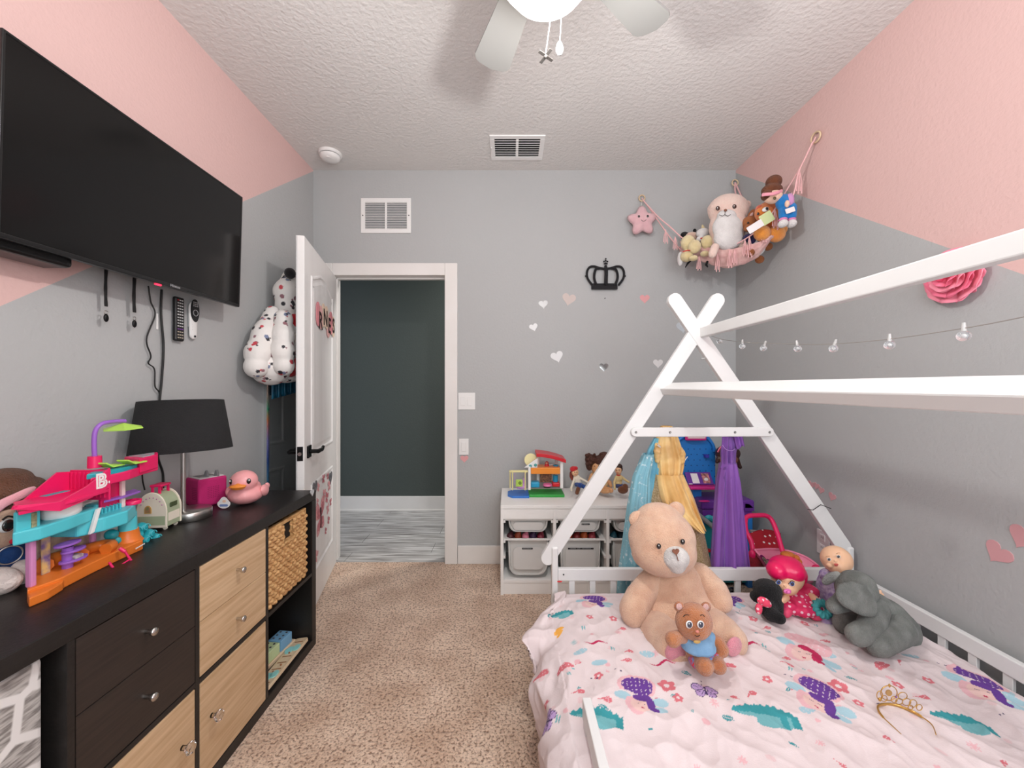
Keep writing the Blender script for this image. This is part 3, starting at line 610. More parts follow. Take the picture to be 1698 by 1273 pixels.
for yy in (by0+0.003, by1-0.003):
    for r in range(nr):
        z = bz0+0.01+(r+0.5)*(bz1-bz0-0.02)/nr
        b.tube([Vector((x_, yy+0.003*math.sin(PI*(k+r)), z)) for k, x_ in enumerate([SX0+0.04+i*0.02 for i in range(17)])], 0.009, 6)
b.build('woven_sides', WK, bk)
MB().box(SX0+0.03, SX1-0.03, by0+0.01, by1-0.01, bz0, bz0+0.012).box(SX0+0.03, SX0+0.04, by0+0.01, by1-0.01, bz0, bz1-0.01).build('basket_floor', WK, bk)
hy0, hy1, hz0, hz1 = (by0+by1)/2-0.040, (by0+by1)/2+0.040, bz1-0.090, bz1-0.016
b = MB().box(SX1-0.03, SX1-0.005, hy0-0.012, hy0, hz0-0.008, hz1, 0.004).box(SX1-0.03, SX1-0.005, hy1, hy1+0.012, hz0-0.008, hz1, 0.004).box(SX1-0.03, SX1-0.005, hy0-0.012, hy1+0.012, hz0-0.012, hz0, 0.004); b.build('hand_hole_edge', WK, bk)
b = MB().box(SX1-0.034, SX1-0.030, by0+0.012, by1-0.012, bz0+0.012, bz1-0.02); b.build('lining', M('inside_shade', (30,24,20), 0.9), bk, label='dark sheet for the shaded inside behind the hand hole')  # dark sheet painted for the shade inside the basket
# patterned fabric bin in the nearest cube
fb = thing('storage_bin', 'grey and white animal print fabric bin in the nearest cube', 'storage bin', (-1.15, 0.68, 0.368))
fm = M('animal_print', (150,146,143), 0.9, sheen=0.3)
nt = fm.node_tree; bs = nt.nodes['Principled BSDF']; ln = nt.links.new; tc = nt.nodes.new('ShaderNodeTexCoord')
vo = nt.nodes.new('ShaderNodeTexVoronoi'); vo.feature = 'DISTANCE_TO_EDGE'; vo.inputs['Scale'].default_value = 11; ln(tc.outputs['Object'], vo.inputs['Vector'])
r = nt.nodes.new('ShaderNodeValToRGB'); r.color_ramp.elements[0].position = 0.08; r.color_ramp.elements[1].position = 0.13; r.color_ramp.elements[0].color = L((226,223,221)); ln(vo.outputs['Distance'], r.inputs['Fac'])
mp = nt.nodes.new('ShaderNodeMapping'); mp.inputs['Scale'].default_value = (20, 25, 140); mp.inputs['Rotation'].default_value = (0.5, 0, 0); ln(tc.outputs['Object'], mp.inputs['Vector'])
n2 = nt.nodes.new('ShaderNodeTexNoise'); n2.inputs['Scale'].default_value = 1; ln(mp.outputs['Vector'], n2.inputs['Vector'])
r2 = nt.nodes.new('ShaderNodeValToRGB'); r2.color_ramp.elements[0].position = 0.38; r2.color_ramp.elements[1].position = 0.62; r2.color_ramp.elements[0].color = L((120,114,110)); r2.color_ramp.elements[1].color = L((185,180,176)); ln(n2.outputs['Fac'], r2.inputs['Fac'])
ln(r2.outputs['Color'], r.inputs['Fac']) if False else None
mx = nt.nodes.new('ShaderNodeMix'); mx.data_type = 'RGBA'; mr = nt.nodes.new('ShaderNodeMapRange'); mr.inputs['From Min'].default_value = 0.07; mr.inputs['From Max'].default_value = 0.11; ln(vo.outputs['Distance'], mr.inputs['Value'])
ln(mr.outputs['Result'], mx.inputs['Factor']); mx.inputs['A'].default_value = L((228,225,223)); ln(r2.outputs['Color'], mx.inputs['B']); ln(mx.outputs['Result'], bs.inputs['Base Color'])
MB().box(SX0+0.02, SX1-0.03, 0.53, 0.842, 0.369, 0.70, 0.012, seg=3).build('bin_body', fm, fb)
MB().box(SX1-0.034, SX1-0.024, 0.64, 0.73, 0.60, 0.63, 0.004).build('pull_loop', M('grey_webbing', (120,116,114), 0.9), fb)
# wooden activity boards in the open bottom cube
WD = M('pale_plywood', (228,206,176), 0.55, var=(214,188,154), vscale=8, vstretch=(6,0.6,6)); MINT = M('mint_plastic', (150,214,210), 0.5); SKY = M('sky_paint', (120,170,206), 0.5); LIME = M('pale_green_paint', (196,214,166), 0.5)
b1 = thing('activity_board', 'pale wooden activity board with mint discs lying at the cube front', 'toy', (-1.0, 1.75, 0.04))
X = Matrix.Translation((-0.995, 1.752, 0.046)) @ Matrix.Rotation(math.radians(0), 4, 'Z') @ Matrix.Rotation(math.radians(-8), 4, 'Y')
MB().prism(rrect(0.062, 0.325, 0.012), 0, 0.014, X, 0.002).build('board', WD, b1)
for (u, v, s) in ((-0.012, 0.07, 0.016), (0.014, 0.085, 0.014), (-0.01, -0.10, 0.016), (0.012, -0.085, 0.014)):
    MB().prism([(u+s*math.cos(2*PI*i/10)*(1+0.15*(i % 2)), v+s*1.6*math.sin(2*PI*i/10)) for i in range(10)], 0.014, 0.018, X).build('disc', MINT, b1, label='mint coloured disc')
for v in (0.13, 0.03, -0.01, -0.05, -0.13): MB().box(-0.02, 0.02, v-0.0025, v+0.0025, 0.0135, 0.0148, 0, X).build('slot', M('burnt_wood', (150,96,58), 0.7), b1)
MB().tube([X @ Vector((-0.02+0.02*math.cos(a/3), -0.125+0.03*math.sin(a/3), 0.02)) for a in range(-6, 5)], 0.002, 6).build('cord', WH, b1)
for (u, v) in ((0.0, 0.05), (0.008, -0.03), (-0.002, -0.07)): MB().ell(X @ Vector((u, v, 0.017)), 0.004).build('peg', M('burnt_wood'), b1)
b2 = thing('activity_board', 'second wooden board with blue and green blocks leaning behind the front board', 'toy', (-1.10, 1.75, 0.04))
X = Matrix.Translation((-1.075, 1.745, 0.048)) @ Matrix.Rotation(math.radians(-6), 4, 'Z')
MB().box(-0.04, 0.035, -0.15, 0.165, -0.006, 0.012, 0.003, X).build('board', WD, b2)
for (v, mt, nm) in ((0.105, SKY, 'blue block with button dots'), (0.02, LIME, 'pale green block with button dots'), (-0.075, SKY, 'blue block with button dots')):
    blk = MB().box(-0.035, 0.03, v-0.038, v+0.04, 0.012, 0.062, 0.004, X).build('block', mt, b2, label=nm)
    b = MB()
    for i in range(2):
        for j in range(3): b.ell(X @ Vector((-0.018+i*0.03, v-0.022+j*0.024, 0.062)), (0.005, 0.005, 0.003))
    b.build('dots', M('dark_dot', (60,60,64), 0.5), blk)
tag(MB().torus((-1.03, 1.60, 0.30), 0.022, 0.002, Matrix.Rotation(PI/2, 4, 'Y'), 20, 6).build('elastic_band', M('green_band', (90,190,90), 0.5), None), 'thin green elastic band hanging in the open cube', 'band')
o = bpy.data.objects['elastic_band']; MB().tube([(-1.03, 1.60, 0.32), (-1.03, 1.60, 0.352)], 0.0015, 6).build('thread', M('green_band'), o)
tag(MB().prism(heart2d(0.035), 0, 0.004, frame(PX(517, 817, SX1+0.002), Vector((0,1,0)), Vector((0,0,1)), Vector((1,0,0)))).build('heart_gem', M('glass_gem', (220,226,230), 0.1, 0.4)), 'small clear glass gem stuck on the shelf corner', 'gem')

# ---------------------------------------------------------------- table lamp
LX, LY = -1.2465, 1.52
t = thing('table_lamp', 'table lamp with black drum shade and steel base on the dark shelf', 'lamp', (LX, LY, ST))
ST_ = M('brushed_steel', (190,188,184), 0.3, 1.0); X = Matrix.Translation((-1.243, 1.548, ST))
MB().lathe([(0.068, 0), (0.071, 0.003), (0.071, 0.031), (0.069, 0.034), (0.0, 0.034)], 48, X, capt=False).build('base', ST_, t)
MB().cyl((LX, LY, ST+0.03), (LX, LY, 1.10), 0.0085).build('pole', ST_, t)
MB().lathe([(0.016, 0), (0.02, 0.008), (0.02, 0.05), (0.014, 0.055)], 20, Matrix.Translation((LX, LY, 1.085))).build('socket', M('white_plastic'), t)
MB().lathe([(0.0, 0.12), (0.02, 0.11), (0.028, 0.085), (0.02, 0.05), (0.013, 0.02), (0.013, 0)], 20, Matrix.Translation((LX, LY, 1.08)), capb=False).build('light_bulb', M('white_bulb', (240,238,232), 0.3), t)
SH = M('black_linen', (26,26,28), 0.85, bump=0.8, bscale=420, var=(18,18,20), vscale=60, vstretch=(1,1,10))
X = Matrix.Translation((LX, LY, 1.023)) @ Euler((math.radians(-2.5), math.radians(-3.0), 0)).to_matrix().to_4x4()
sh = MB().lathe([(0.157, 0.0), (0.131, 0.19), (0.129, 0.19), (0.155, 0.0), (0.157, 0.0)], 64, X, capb=False, capt=False).build('lamp_shade', SH, t, label='black tapered drum shade')
MB().lathe([(0.1275, 0.188), (0.152, 0.004)], 64, X, capb=False, capt=False).build('shade_lining', M('white_lining', (214,212,208), 0.8), sh, label='white inner lining')
b = MB()
for k in range(3):
    a = k*2*PI/3+0.4; b.tube([X @ Vector((0, 0, 0.175)), X @ Vector((0.129*math.cos(a), 0.129*math.sin(a), 0.186))], 0.0015, 6)
b.build('spider', ST_, sh)
c = MB().ell((LX-0.09, LY-0.105, 1.032), (0.004, 0.007, 0.005)).build('cord_switch', M('white_plastic'), t)

# ---------------------------------------------------------------- pink music cube
cx, cy = -1.3224, 1.737
t = thing('music_box', 'magenta cube music player with grey ears beside the lamp', 'toy', (cx, cy, ST), (0, 0, math.radians(-28)))
MG = M('magenta_fabric', (196,30,110), 0.75, bump=0.5, bscale=500); R = Matrix.Translation((cx, cy, ST)) @ Matrix.Rotation(math.radians(-28), 4, 'Z') @ Matrix.Diagonal((0.89, 0.89, 1, 1))
MB().box(-0.062, 0.062, -0.062, 0.062, 0.0, 0.119, 0.010, R, 4).build('body', MG, t)
MB().box(-0.054, 0.054, -0.054, 0.054, 0.117, 0.1215, 0.002, R).build('top_plate', M('pale_grey_plastic', (206,204,204), 0.4), t, label='pale grey top plate')
MB().box(-0.04, 0.02, -0.04, 0.03, 0.121, 0.1225, 0, R).build('top_inlay', M('grey_inlay', (120,118,118), 0.6), t)
EG = M('ear_grey', (118,118,120), 0.6)
for (u, v) in ((0.022, -0.012), (0.044, 0.022)): MB().prism([(-0.013, 0), (0.013, 0), (0.006, 0.028), (-0.002, 0.030)], -0.006, 0.006, R @ Matrix.Translation((u, v, 0.119)) @ Matrix.Rotation(PI/2, 4, 'X') @ Matrix.Rotation(0.5, 4, 'Y'), 0.003).build('ear', EG, t, label='grey pointed ear')
b = MB()
for i in range(7):
    for j in range(7): b.cyl(R @ Vector((0.0615, -0.022+i*0.0075, 0.035+j*0.0075)), R @ Vector((0.0626, -0.022+i*0.0075, 0.035+j*0.0075)), 0.0017, n=6)
for i in range(7):
    for j in range(7): b.cyl(R @ Vector((0.005+i*0.0062, -0.0615, 0.035+j*0.0075)), R @ Vector((0.005+i*0.0062, -0.0626, 0.035+j*0.0075)), 0.0015, n=6)
b.build('speaker_holes', M('dark_magenta', (120,14,66), 0.8), t)

# ---------------------------------------------------------------- pink rubber duck
dp = Vector((-1.150, 1.735, ST)); ang = math.radians(-62)                   # faces the camera, turned a little to the left
t = thing('rubber_duck', 'large pink rubber duck with orange bill near the shelf end', 'rubber duck', dp)
X = Matrix.Translation(dp) @ Matrix.Rotation(ang-0.25, 4, 'Z')
def q(x, y, z): return X @ Vector((x, y, z))
PK = M('pink_vinyl', (244,170,172), 0.35, sss=0.15)
za = ang-0.25
blob('body', PK, t, [('e', q(-0.005, 0, 0.044), (0.078, 0.068, 0.044), (0, 0, za)), ('e', q(-0.058, 0, 0.066), (0.036, 0.04, 0.024), (0, -0.55, za)), ('e', q(-0.085, 0, 0.088), (0.014, 0.022, 0.014), (0, -0.5, za)),
     ('e', q(0.022, 0, 0.072), (0.044, 0.046, 0.034)), ('e', q(0.026, 0.002, 0.104), (0.053, 0.055, 0.047))], 0.0045, 10)
for s in (1, -1): blob('wing', PK, t, [('e', q(-0.02, s*0.066, 0.050), (0.042, 0.014, 0.026), (0, -0.3, za)), ('e', q(-0.055, s*0.066, 0.062), (0.018, 0.010, 0.014), (0, -0.5, za))], 0.004, 6)
blob('bill', M('orange_vinyl', (244,146,58), 0.35), t, [('e', q(0.083, 0, 0.095), (0.020, 0.033, 0.0075), (0, 0.05, za)), ('e', q(0.079, 0, 0.0875), (0.017, 0.028, 0.006), (0, 0.2, za)), ('e', q(0.078, 0, 0.100), (0.010, 0.012, 0.007))], 0.0028, 5)
for s in (1, -1):
    d = Vector((0.78, s*0.62, 0.16)).normalized(); c = Vector((0.026, 0.002, 0.104))
    e = MB().ell(q(*(c+Vector((d.x*0.052, d.y*0.054, d.z*0.046)))), (0.0045, 0.0085, 0.0115), (0, 0, za+math.atan2(d.y, d.x))).build('eye', M('black_eye', (22,14,12), 0.15, coat=1), t)
    MB().ell(q(*(c+Vector((d.x*0.0565, d.y*0.058+0.001, d.z*0.05+0.004)))), 0.0032).build('eye_glint', M('white_plastic'), e)
X2 = frame(q(0.070, -0.055, 0.024), (q(0.2, 1, 0)-q(0, 0, 0)).normalized(), Vector((0,0,1)), (q(1, -0.2, 0)-q(0, 0, 0)).normalized())
MB().prism([(0.026*math.cos(2*PI*i/28)*(1 if math.sin(2*PI*i/28) < 0.3 else 0.62), 0.020*math.sin(2*PI*i/28)+(0.008 if math.sin(2*PI*i/28) > 0.3 else 0)) for i in range(28)], 0, 0.0015, X2).build('paper_label', M('white_paper', (236,232,232), 0.5), t, label='white paper tag with a blue band')
MB().prism(rrect(0.034, 0.009, 0.004), 0.0015, 0.0022, X2 @ Matrix.Translation((0, -0.007, 0))).build('label_print', M('blue_print', (120,140,190), 0.5), t)
MB().prism(rrect(0.014, 0.010, 0.004), 0.0015, 0.0022, X2 @ Matrix.Translation((0.002, 0.010, 0))).build('label_picture', M('peach_print', (240,196,170), 0.5), t)

# ---------------------------------------------------------------- little camper van toy
cz = ST; cc = Vector((-1.268, 1.443, ST)); t = thing('toy_camper', 'small sage and cream toy camper with pink handle before the lamp', 'toy', cc, (0, 0, math.radians(5)))
R = Matrix.Translation(cc) @ Matrix.Rotation(math.radians(5), 4, 'Z') @ Matrix.Diagonal((0.9, 0.6, 1, 1))
CRM = M('cream_plastic', (236,226,208), 0.4); SAGE = M('sage_plastic', (166,178,146), 0.45); HP = M('hot_pink_plastic', (232,30,100), 0.35)
def archp(w, h, n=18):
    return [(-w/2, 0), (w/2, 0), (w/2, h*0.45)]+[(w/2*math.cos(a), h*0.45+h*0.55*math.sin(a)) for a in [PI*i/n for i in range(1, n)]]+[(-w/2, h*0.45)]
XF = R @ Matrix.Rotation(PI/2, 4, 'X')                                       # prism along -y of the toy: front face looks along -Y
MB().prism(archp(0.104, 0.118), -0.052, 0.055, XF @ Matrix.Translation((0, 0.012, 0)), 0.002).build('body', SAGE, t)
fr = MB().prism(archp(0.112, 0.126), 0.055, 0.063, XF @ Matrix.Translation((0, 0.01, 0)), 0.003).build('front_panel', CRM, t, label='cream arched front panel')
MB().prism(archp(0.112, 0.126), -0.060, -0.052, XF @ Matrix.Translation((0, 0.01, 0)), 0.003).build('rear_panel', CRM, t)
MB().prism([(-0.05, 0.02), (0.05, 0.02), (0.05, 0.052), (-0.05, 0.052)], 0.0628, 0.0636, XF).build('lower_band', SAGE, fr)
MB().prism(archp(0.026, 0.028), 0.063, 0.0655, XF @ Matrix.Translation((-0.012, 0.062, 0))).build('window_frame', M('gold_plastic', (200,160,90), 0.4), fr)
MB().prism(archp(0.019, 0.022), 0.0655, 0.0662, XF @ Matrix.Translation((-0.012, 0.065, 0))).build('window_scene', M('window_scene', (110,130,84), 0.6, var=(190,120,90), vscale=80), fr)
b = MB()
for i, a in enumerate([0.5+0.3*k for k in range(8)]): b.ell(XF @ Vector((0.044*math.cos(a), 0.068+0.05*math.sin(a), 0.0632)), 0.0024)
b.build('painted_dots', M('mauve_paint', (180,130,160), 0.5), fr)
b = MB().box(0.052, 0.0545, -0.03, 0.025, 0.078, 0.094, 0.001, R); b.build('side_vent', M('dark_green_slot', (70,84,52), 0.7), t, label='dark slotted side vent')
MB().box(0.0525, 0.0535, -0.045, 0.045, 0.03, 0.12-0.06, 0.001, R).build('side_panel', CRM, t)
b = MB(); b.box(-0.022, 0.022, -0.035, 0.045, 0.150, 0.158, 0.003, R).box(-0.018, -0.008, -0.032, -0.024, 0.118, 0.152, 0.002, R).box(0.008, 0.018, -0.032, -0.024, 0.118, 0.152, 0.002, R).box(-0.018, -0.008, 0.034, 0.042, 0.118, 0.152, 0.002, R).box(0.008, 0.018, 0.034, 0.042, 0.118, 0.152, 0.002, R).build('handle', HP, t, label='hot pink roof handle')
for sx in (-0.04, 0.04):
    for sy in (-0.04, 0.04): MB().cyl(R @ Vector((sx, sy-0.004, 0.007)), R @ Vector((sx, sy+0.004, 0.007)), 0.007).build('wheel', CRM, t)

# ---------------------------------------------------------------- three storey doll house with pink roof
HX = -1.14                                                                   # front plane
def H(px, py, d=0.0): return PX(px, py, HX-d)                                # photo point, d metres behind the front plane
t = thing('doll_house', 'pink turquoise and orange toy doll house on the dark shelf', 'doll house', (HX-0.07, 1.10, ST))
TQ = M('turquoise_plastic', (84,200,212), 0.35); TQD = M('teal_plastic', (32,160,172), 0.4); ORP = M('orange_plastic', (226,120,42), 0.38); PUR = M('purple_plastic', (152,98,196), 0.36); LP = M('light_pink_plastic', (214,140,190), 0.38); LM = M('lime_plastic', (180,226,92), 0.4); BLUSH = M('blush_plastic', (236,206,204), 0.4)
def zof(px, py): return H(px, py).z
def yof(px): return F*HX/(px-VX)
def yq(px, d): return F*(HX-d)/(px-VX)
def slab(outline, z0, z1, name, mat, bev=0.004, par=None, **k):              # outline: [(y, depth)]
    poly = [(HX-d, y) for (y, d) in outline]
    return MB().prism(poly, z0, z1, None, bev).build(name, mat, par or t, **k)
y0, y1 = yof(45), yof(243)
# orange base with rounded front, and the step in front
base = slab([(y0, 0.0), (yof(95), -0.012), (yof(150), 0.0), (yof(190), 0.006), (y1, 0.01), (y1, 0.10), (yq(45, 0.10), 0.10)], ST, ST+0.030, 'base', ORP, 0.003, label='orange base floor')
slab([(yq(48, -0.03), -0.03), (yq(80, -0.034), -0.034), (yq(104, -0.02), -0.02), (yq(108, -0.004), -0.004), (y0, 0.0)], ST, ST+0.022, 'step', ORP, 0.003)
b = MB()
b.tube([Vector((HX-0.05+0.026*math.cos(a), yq(160, 0.05)+0.035*math.sin(a), ST+0.042)) for a in [PI*0.2*i for i in range(0, 8)]], [0.016]*8, 8); b.build('sofa', ORP, t)
MB().tube([Vector((HX-0.065+0.022*math.cos(a), yq(97, 0.065)+0.03*math.sin(a), ST+0.045)) for a in [PI*0.2*i for i in range(1, 8)]], [0.02]*7, 8).build('armchair', ORP, t)
b = MB()
for k in range(6): b.beam(H(225+k*2.6, 909.5-k*1.5), H(226.8+k*2.6, 908.5-k*1.5), (0.0012, 0, 0), (0, 0, 0.0035))
b.build('lettering', M('white_plastic'), base)
# mid turquoise floor
zm = zof(60, 895); zm1 = zof(60, 868)
mid = slab([(yof(24), 0.005), (yof(60), -0.012), (yof(110), -0.008), (yof(172), 0.012), (yof(172), 0.10), (yq(24, 0.10), 0.10)], zm, zm+0.032, 'middle_floor', TQ, 0.004, label='turquoise middle floor')
zu = zof(205, 862)
upf = slab([(yof(140), 0.02), (yof(170), -0.006), (yof(205), -0.012), (yof(242), 0.03), (yof(242), 0.10), (yof(140), 0.10)], zof(205, 868), zof(205, 846), 'upper_floor', TQ, 0.004, label='turquoise upper floor')
# corner tower wall (turquoise, with narrow window)
zt0, zt1 = zm+0.03, zof(60, 842)
MB().beam((HX-0.006, yq(25, 0.006)+0.004, (zt0+zt1)/2), (HX-0.098, yq(25, 0.10)+0.004, (zt0+zt1)/2), (0.004, 0.004, 0), (0, 0, zt1-zt0)).box(HX-0.012, HX-0.004, yq(27, 0.004), yof(70), zt0, zt1, 0.002).build('tower_wall', TQ, t)
MB().box(HX-0.006, HX-0.0015, yq(52, 0.003), yq(61, 0.003), zof(57, 893)+0.012, zof(57, 850), 0.001).build('tower_window', M('window_sticker', (180,168,130), 0.5, var=(110,120,90), vscale=120), t, label='narrow patterned window sticker')
# columns under the middle floor
MB().box(HX-0.022, HX-0.006, yq(47, 0.012), yq(58, 0.012), ST+0.028, zm+0.004, 0.004).build('column', LP, t)
MB().box(HX-0.098, HX-0.084, yq(150, 0.09), yq(158, 0.09), ST+0.028, zm+0.004, 0.004).build('column', LP, t)
MB().cyl((HX-0.055, yq(212, 0.055), ST+0.062), (HX-0.055, yq(212, 0.055), zof(205, 862)), 0.023, 0.021).build('column', TQ, t, label='round turquoise column')
MB().lathe([(0.038, 0), (0.030, 0.012), (0.026, 0.035), (0.026, 0.038)], 24, Matrix.Translation((HX-0.055, yq(212, 0.055), ST+0.026))).build('column_base', ORP, t)
MB().box(HX-0.054, HX-0.050, yq(70, 0.05), yq(84, 0.05), ST+0.03, zm, 0.001).build('cube_rack', M('purple_rack', (120,96,150), 0.5, var=(226,190,120), vscale=45), t, label='rack with coloured squares')
# wall pieces at the back
MB().box(HX-0.10, HX-0.095, yq(26, 0.1), yq(150, 0.1), zm+0.03, zof(60, 842), 0.001).build('back_wall', BLUSH, t, label='pale blush back wall')
MB().box(HX-0.10, HX-0.095, yq(60, 0.1), yq(150, 0.1), ST+0.03, zm, 0.001).build('lower_back_wall', M('beige_panel', (196,178,158), 0.5, var=(150,120,110), vscale=30), t)
b = MB(); fx = HX-0.055
for a, c in (((120, 842), (120, 882)), ((122, 883), (150, 883)), ((124, 872), (152, 852)), ((122, 848), (154, 846))): b.beam(PX(*a, fx), PX(*c, fx), (0.008, 0, 0), (0, 0.005, 0.005), 0.001)
b.build('lattice', BLUSH, t); MB().beam(H(151, 884), H(163, 843), (0.008, 0, 0), (0, 0.011, 0.003), 0.001).build('slanted_post', M('white_plastic'), t)
# bathroom: white tub and fittings; teal shelf
X = Matrix.Translation((HX-0.03, yq(102, 0.03), zm+0.03))
MB().lathe([(0.03, 0), (0.036, 0.006), (0.038, 0.034), (0.034, 0.034), (0.030, 0.012), (0.0, 0.010)], 28, X @ Matrix.Diagonal((0.85, 1.15, 1, 1)), capt=False).build('bath_tub', M('white_plastic'), t, label='white oval bath tub')
MB().box(HX-0.09, HX-0.055, yq(64, 0.07), yq(115, 0.07), zm+0.03, zm+0.055, 0.004).build('bath_step', BLUSH, t)
MB().box(HX-0.095, HX-0.075, yq(70, 0.085), yq(112, 0.085), zm+0.072, zm+0.082, 0.002).build('teal_shelf', TQD, t)
MB().box(HX-0.09, HX-0.05, yq(148, 0.07), yq(188, 0.07), zof(205, 846), zof(205, 846)+0.026, 0.008).build('bed_cover', TQ, t, label='ribbed turquoise bed')
b = MB()
for k in range(7): b.beam((HX-0.068, lerp(yq(152, 0.05), yq(190, 0.05), k/6), zof(205, 846)+0.01), (HX-0.03, lerp(yq(152, 0.05), yq(190, 0.05), k/6), zof(205, 846)+0.004), (0, 0.004, 0), (0, 0, 0.02), 0.002)
b.build('slide_ribs', TQ, t)
MB().lathe([(0.02, 0), (0.022, 0.012), (0.017, 0.013), (0.015, 0.004), (0, 0.003)], 24, Matrix.Translation((HX-0.035, yq(220, 0.035), zof(205, 846))), capt=False).build('hot_tub', HP, t, label='small pink round tub')
slab([(yq(172, 0.03), 0.03), (yq(205, 0.02), 0.02), (yq(233, 0.03), 0.03), (yq(222, 0.07), 0.07), (yq(178, 0.06), 0.06)], zof(205, 846)+0.030, zof(205, 846)+0.036, 'purple_deck', PUR, 0.001)
# roof: big pink balcony on the left, terrace on the right
b = MB(); zr = zof(60, 842)
def rp(px, py, d): return PX(px, py, HX-d)
v = [rp(22, 845, -0.012), rp(105, 846, -0.03), rp(180, 808, -0.012), rp(176, 776, -0.004), rp(98, 834, -0.022), rp(30, 836, -0.006),      # front wall lower/upper
     rp(22, 845, 0.13), rp(105, 846, 0.13), rp(180, 812, 0.13)]
fy0, fy1, fy2 = yof(22), yof(105), yof(180)
prof = [(fy0, zr, zr+0.010), (fy1, zr-0.002, zr+0.012), (fy2, zof(180, 812), zof(180, 778))]
# floor
slab([(fy0, -0.012), (fy1, -0.030), (1.125, -0.010), (1.125, 0.098), (yq(22, 0.098), 0.098)], zr-0.004, zr+0.004, 'balcony_floor', HP, 0.001)
fw = MB()
def sheet(a, c, th=0.006):                                                   # a, c: lower and upper outlines (lists of Vectors)
    n = len(a); vs = []; 
    for i in range(n): vs += [a[i], c[i]]
    for i in range(n): vs += [a[i]+Vector((-th, 0, 0)), c[i]+Vector((-th, 0, 0))]
    fs = []
    for i in range(n-1):
        fs += [(2*i, 2*i+2, 2*i+3, 2*i+1), (2*n+2*i+1, 2*n+2*i+3, 2*n+2*i+2, 2*n+2*i), (2*i+1, 2*i+3, 2*n+2*i+3, 2*n+2*i+1), (2*i+2, 2*i, 2*n+2*i, 2*n+2*i+2)]
    fs += [(0, 1, 2*n+1, 2*n), (2*n-1, 2*n-2, 4*n-2, 4*n-1)]
    return vs, fs
fw.add(*sheet([rp(22, 845, -0.012), rp(100, 847, -0.028), rp(150, 826, -0.02), rp(182, 808, -0.012)], [rp(26, 838, -0.010), rp(100, 832, -0.028), rp(146, 806, -0.02), rp(183, 776, -0.012)])); fw.build('balcony_front', HP, t, label='hot pink sloping balcony wall')
bw_ = MB(); dB = 0.098
bw_.add(*sheet([rp(22, 845, dB), rp(105, 838, dB), rp(160, 810, dB), rp(190, 800, dB)], [rp(30, 838, dB), rp(96, 783, dB), rp(150, 780, dB), rp(190, 774, dB)], 0.005)); bw_.build('balcony_back', HP, t)
b = MB(); ym = 1.122
b.box(HX-0.10, HX+0.010, ym, ym+0.006, 0.948, 1.032, 0.001)
for k in range(9): b.box(HX-0.097+k*0.0115, HX-0.091+k*0.0115, ym-0.003, ym+0.001, 0.955, 1.026, 0.001)
b.build('ribbed_wall', HP, t)
b = MB(); b.beam(rp(26, 841, -0.012), rp(30, 838, dB), (0, 0.008, 0), (0, 0, 0.008), 0.002); b.build('balcony_rail', HP, t)
zr2 = zof(205, 790)
slab([(yq(150, 0.0), 0.0), (yq(183, -0.012), -0.012), (yq(215, -0.01), -0.010), (yq(240, 0.01), 0.012), (yq(262, 0.02), 0.02), (yq(262, 0.06), 0.06), (yq(215, 0.085), 0.085), (yq(175, 0.06), 0.06), (yq(150, 0.03), 0.03)], zof(205, 796), zof(205, 781), 'terrace', HP, 0.003, label='hot pink roof terrace')
slab([(yq(232, 0.0), 0.0), (yq(262, 0.018), 0.018), (yq(262, 0.06), 0.06), (yq(205, 0.085), 0.085)], zof(250, 781), zof(250, 757), 'terrace_pool', HP, 0.004)
slab([(yq(238, 0.010), 0.010), (yq(256, 0.022), 0.022), (yq(256, 0.054), 0.054), (yq(213, 0.074), 0.074)], zof(250, 758), zof(250, 756), 'pool_water', M('pool_sticker', (150,190,190), 0.3, var=(220,150,170), vscale=60), 0.0005, t, label='printed pool water')
slab([(yq(143, 0.01), 0.01), (yq(170, -0.006), -0.006), (yq(205, -0.006), -0.006), (yq(228, 0.01), 0.01), (yq(215, 0.06), 0.06), (yq(150, 0.03), 0.03)], zof(205, 783), zof(205, 775), 'terrace_floor', TQD, 0.002, label='teal terrace floor')
for (pxa, pxb, d) in ((166, 198, 0.03), (203, 235, 0.01)):
    b = MB(); za = zof(205, 775); xa = HX-d; ya = yq(pxa, d); yb_ = yq(pxb, d); ym_ = lerp(ya, yb_, 0.42)
    b.beam((xa, ya, za+0.020), (xa, ym_, za+0.005), (0.036, 0, 0), (0, 0.002, 0.004), 0.001); b.beam((xa, ym_-0.002, za+0.006), (xa, yb_, za+0.006), (0.036, 0, 0), (0, 0, 0.004), 0.001)
    b.build('sun_lounger', LM, t, label='lime green sun lounger')
MB().box(HX-0.05, HX-0.042, yq(165, 0.046), yq(198, 0.046), zof(205, 846), zof(205, 796), 0.002).build('upper_wall', HP, t)
MB().box(HX-0.04, HX-0.03, yq(200, 0.035), yq(206, 0.035), zof(205, 846), zof(205, 796), 0.002).build('upper_post', BLUSH, t)
X = frame(H(168, 798, -0.0172), Vector((0,1,0)), Vector((0,0,1)), Vector((1,0,0)))
lg = MB().text('B', 0.052, X @ Matrix.Shear('XY', 4, (0.15, 0.0)), 0.0006, bold=0.003).build('logo', M('white_plastic'), t, label='white capital letter logo on the pink wall')
MB().text('B', 0.052, X @ Matrix.Translation((0, 0, 0.0008)) @ Matrix.Shear('XY', 4, (0.15, 0.0)), 0.0005, bold=-0.0022).build('logo_inner', HP, lg); MB().ell(H(181, 799, -0.0150), (0.001, 0.002, 0.004)).build('logo_dot', M('white_plastic'), lg)
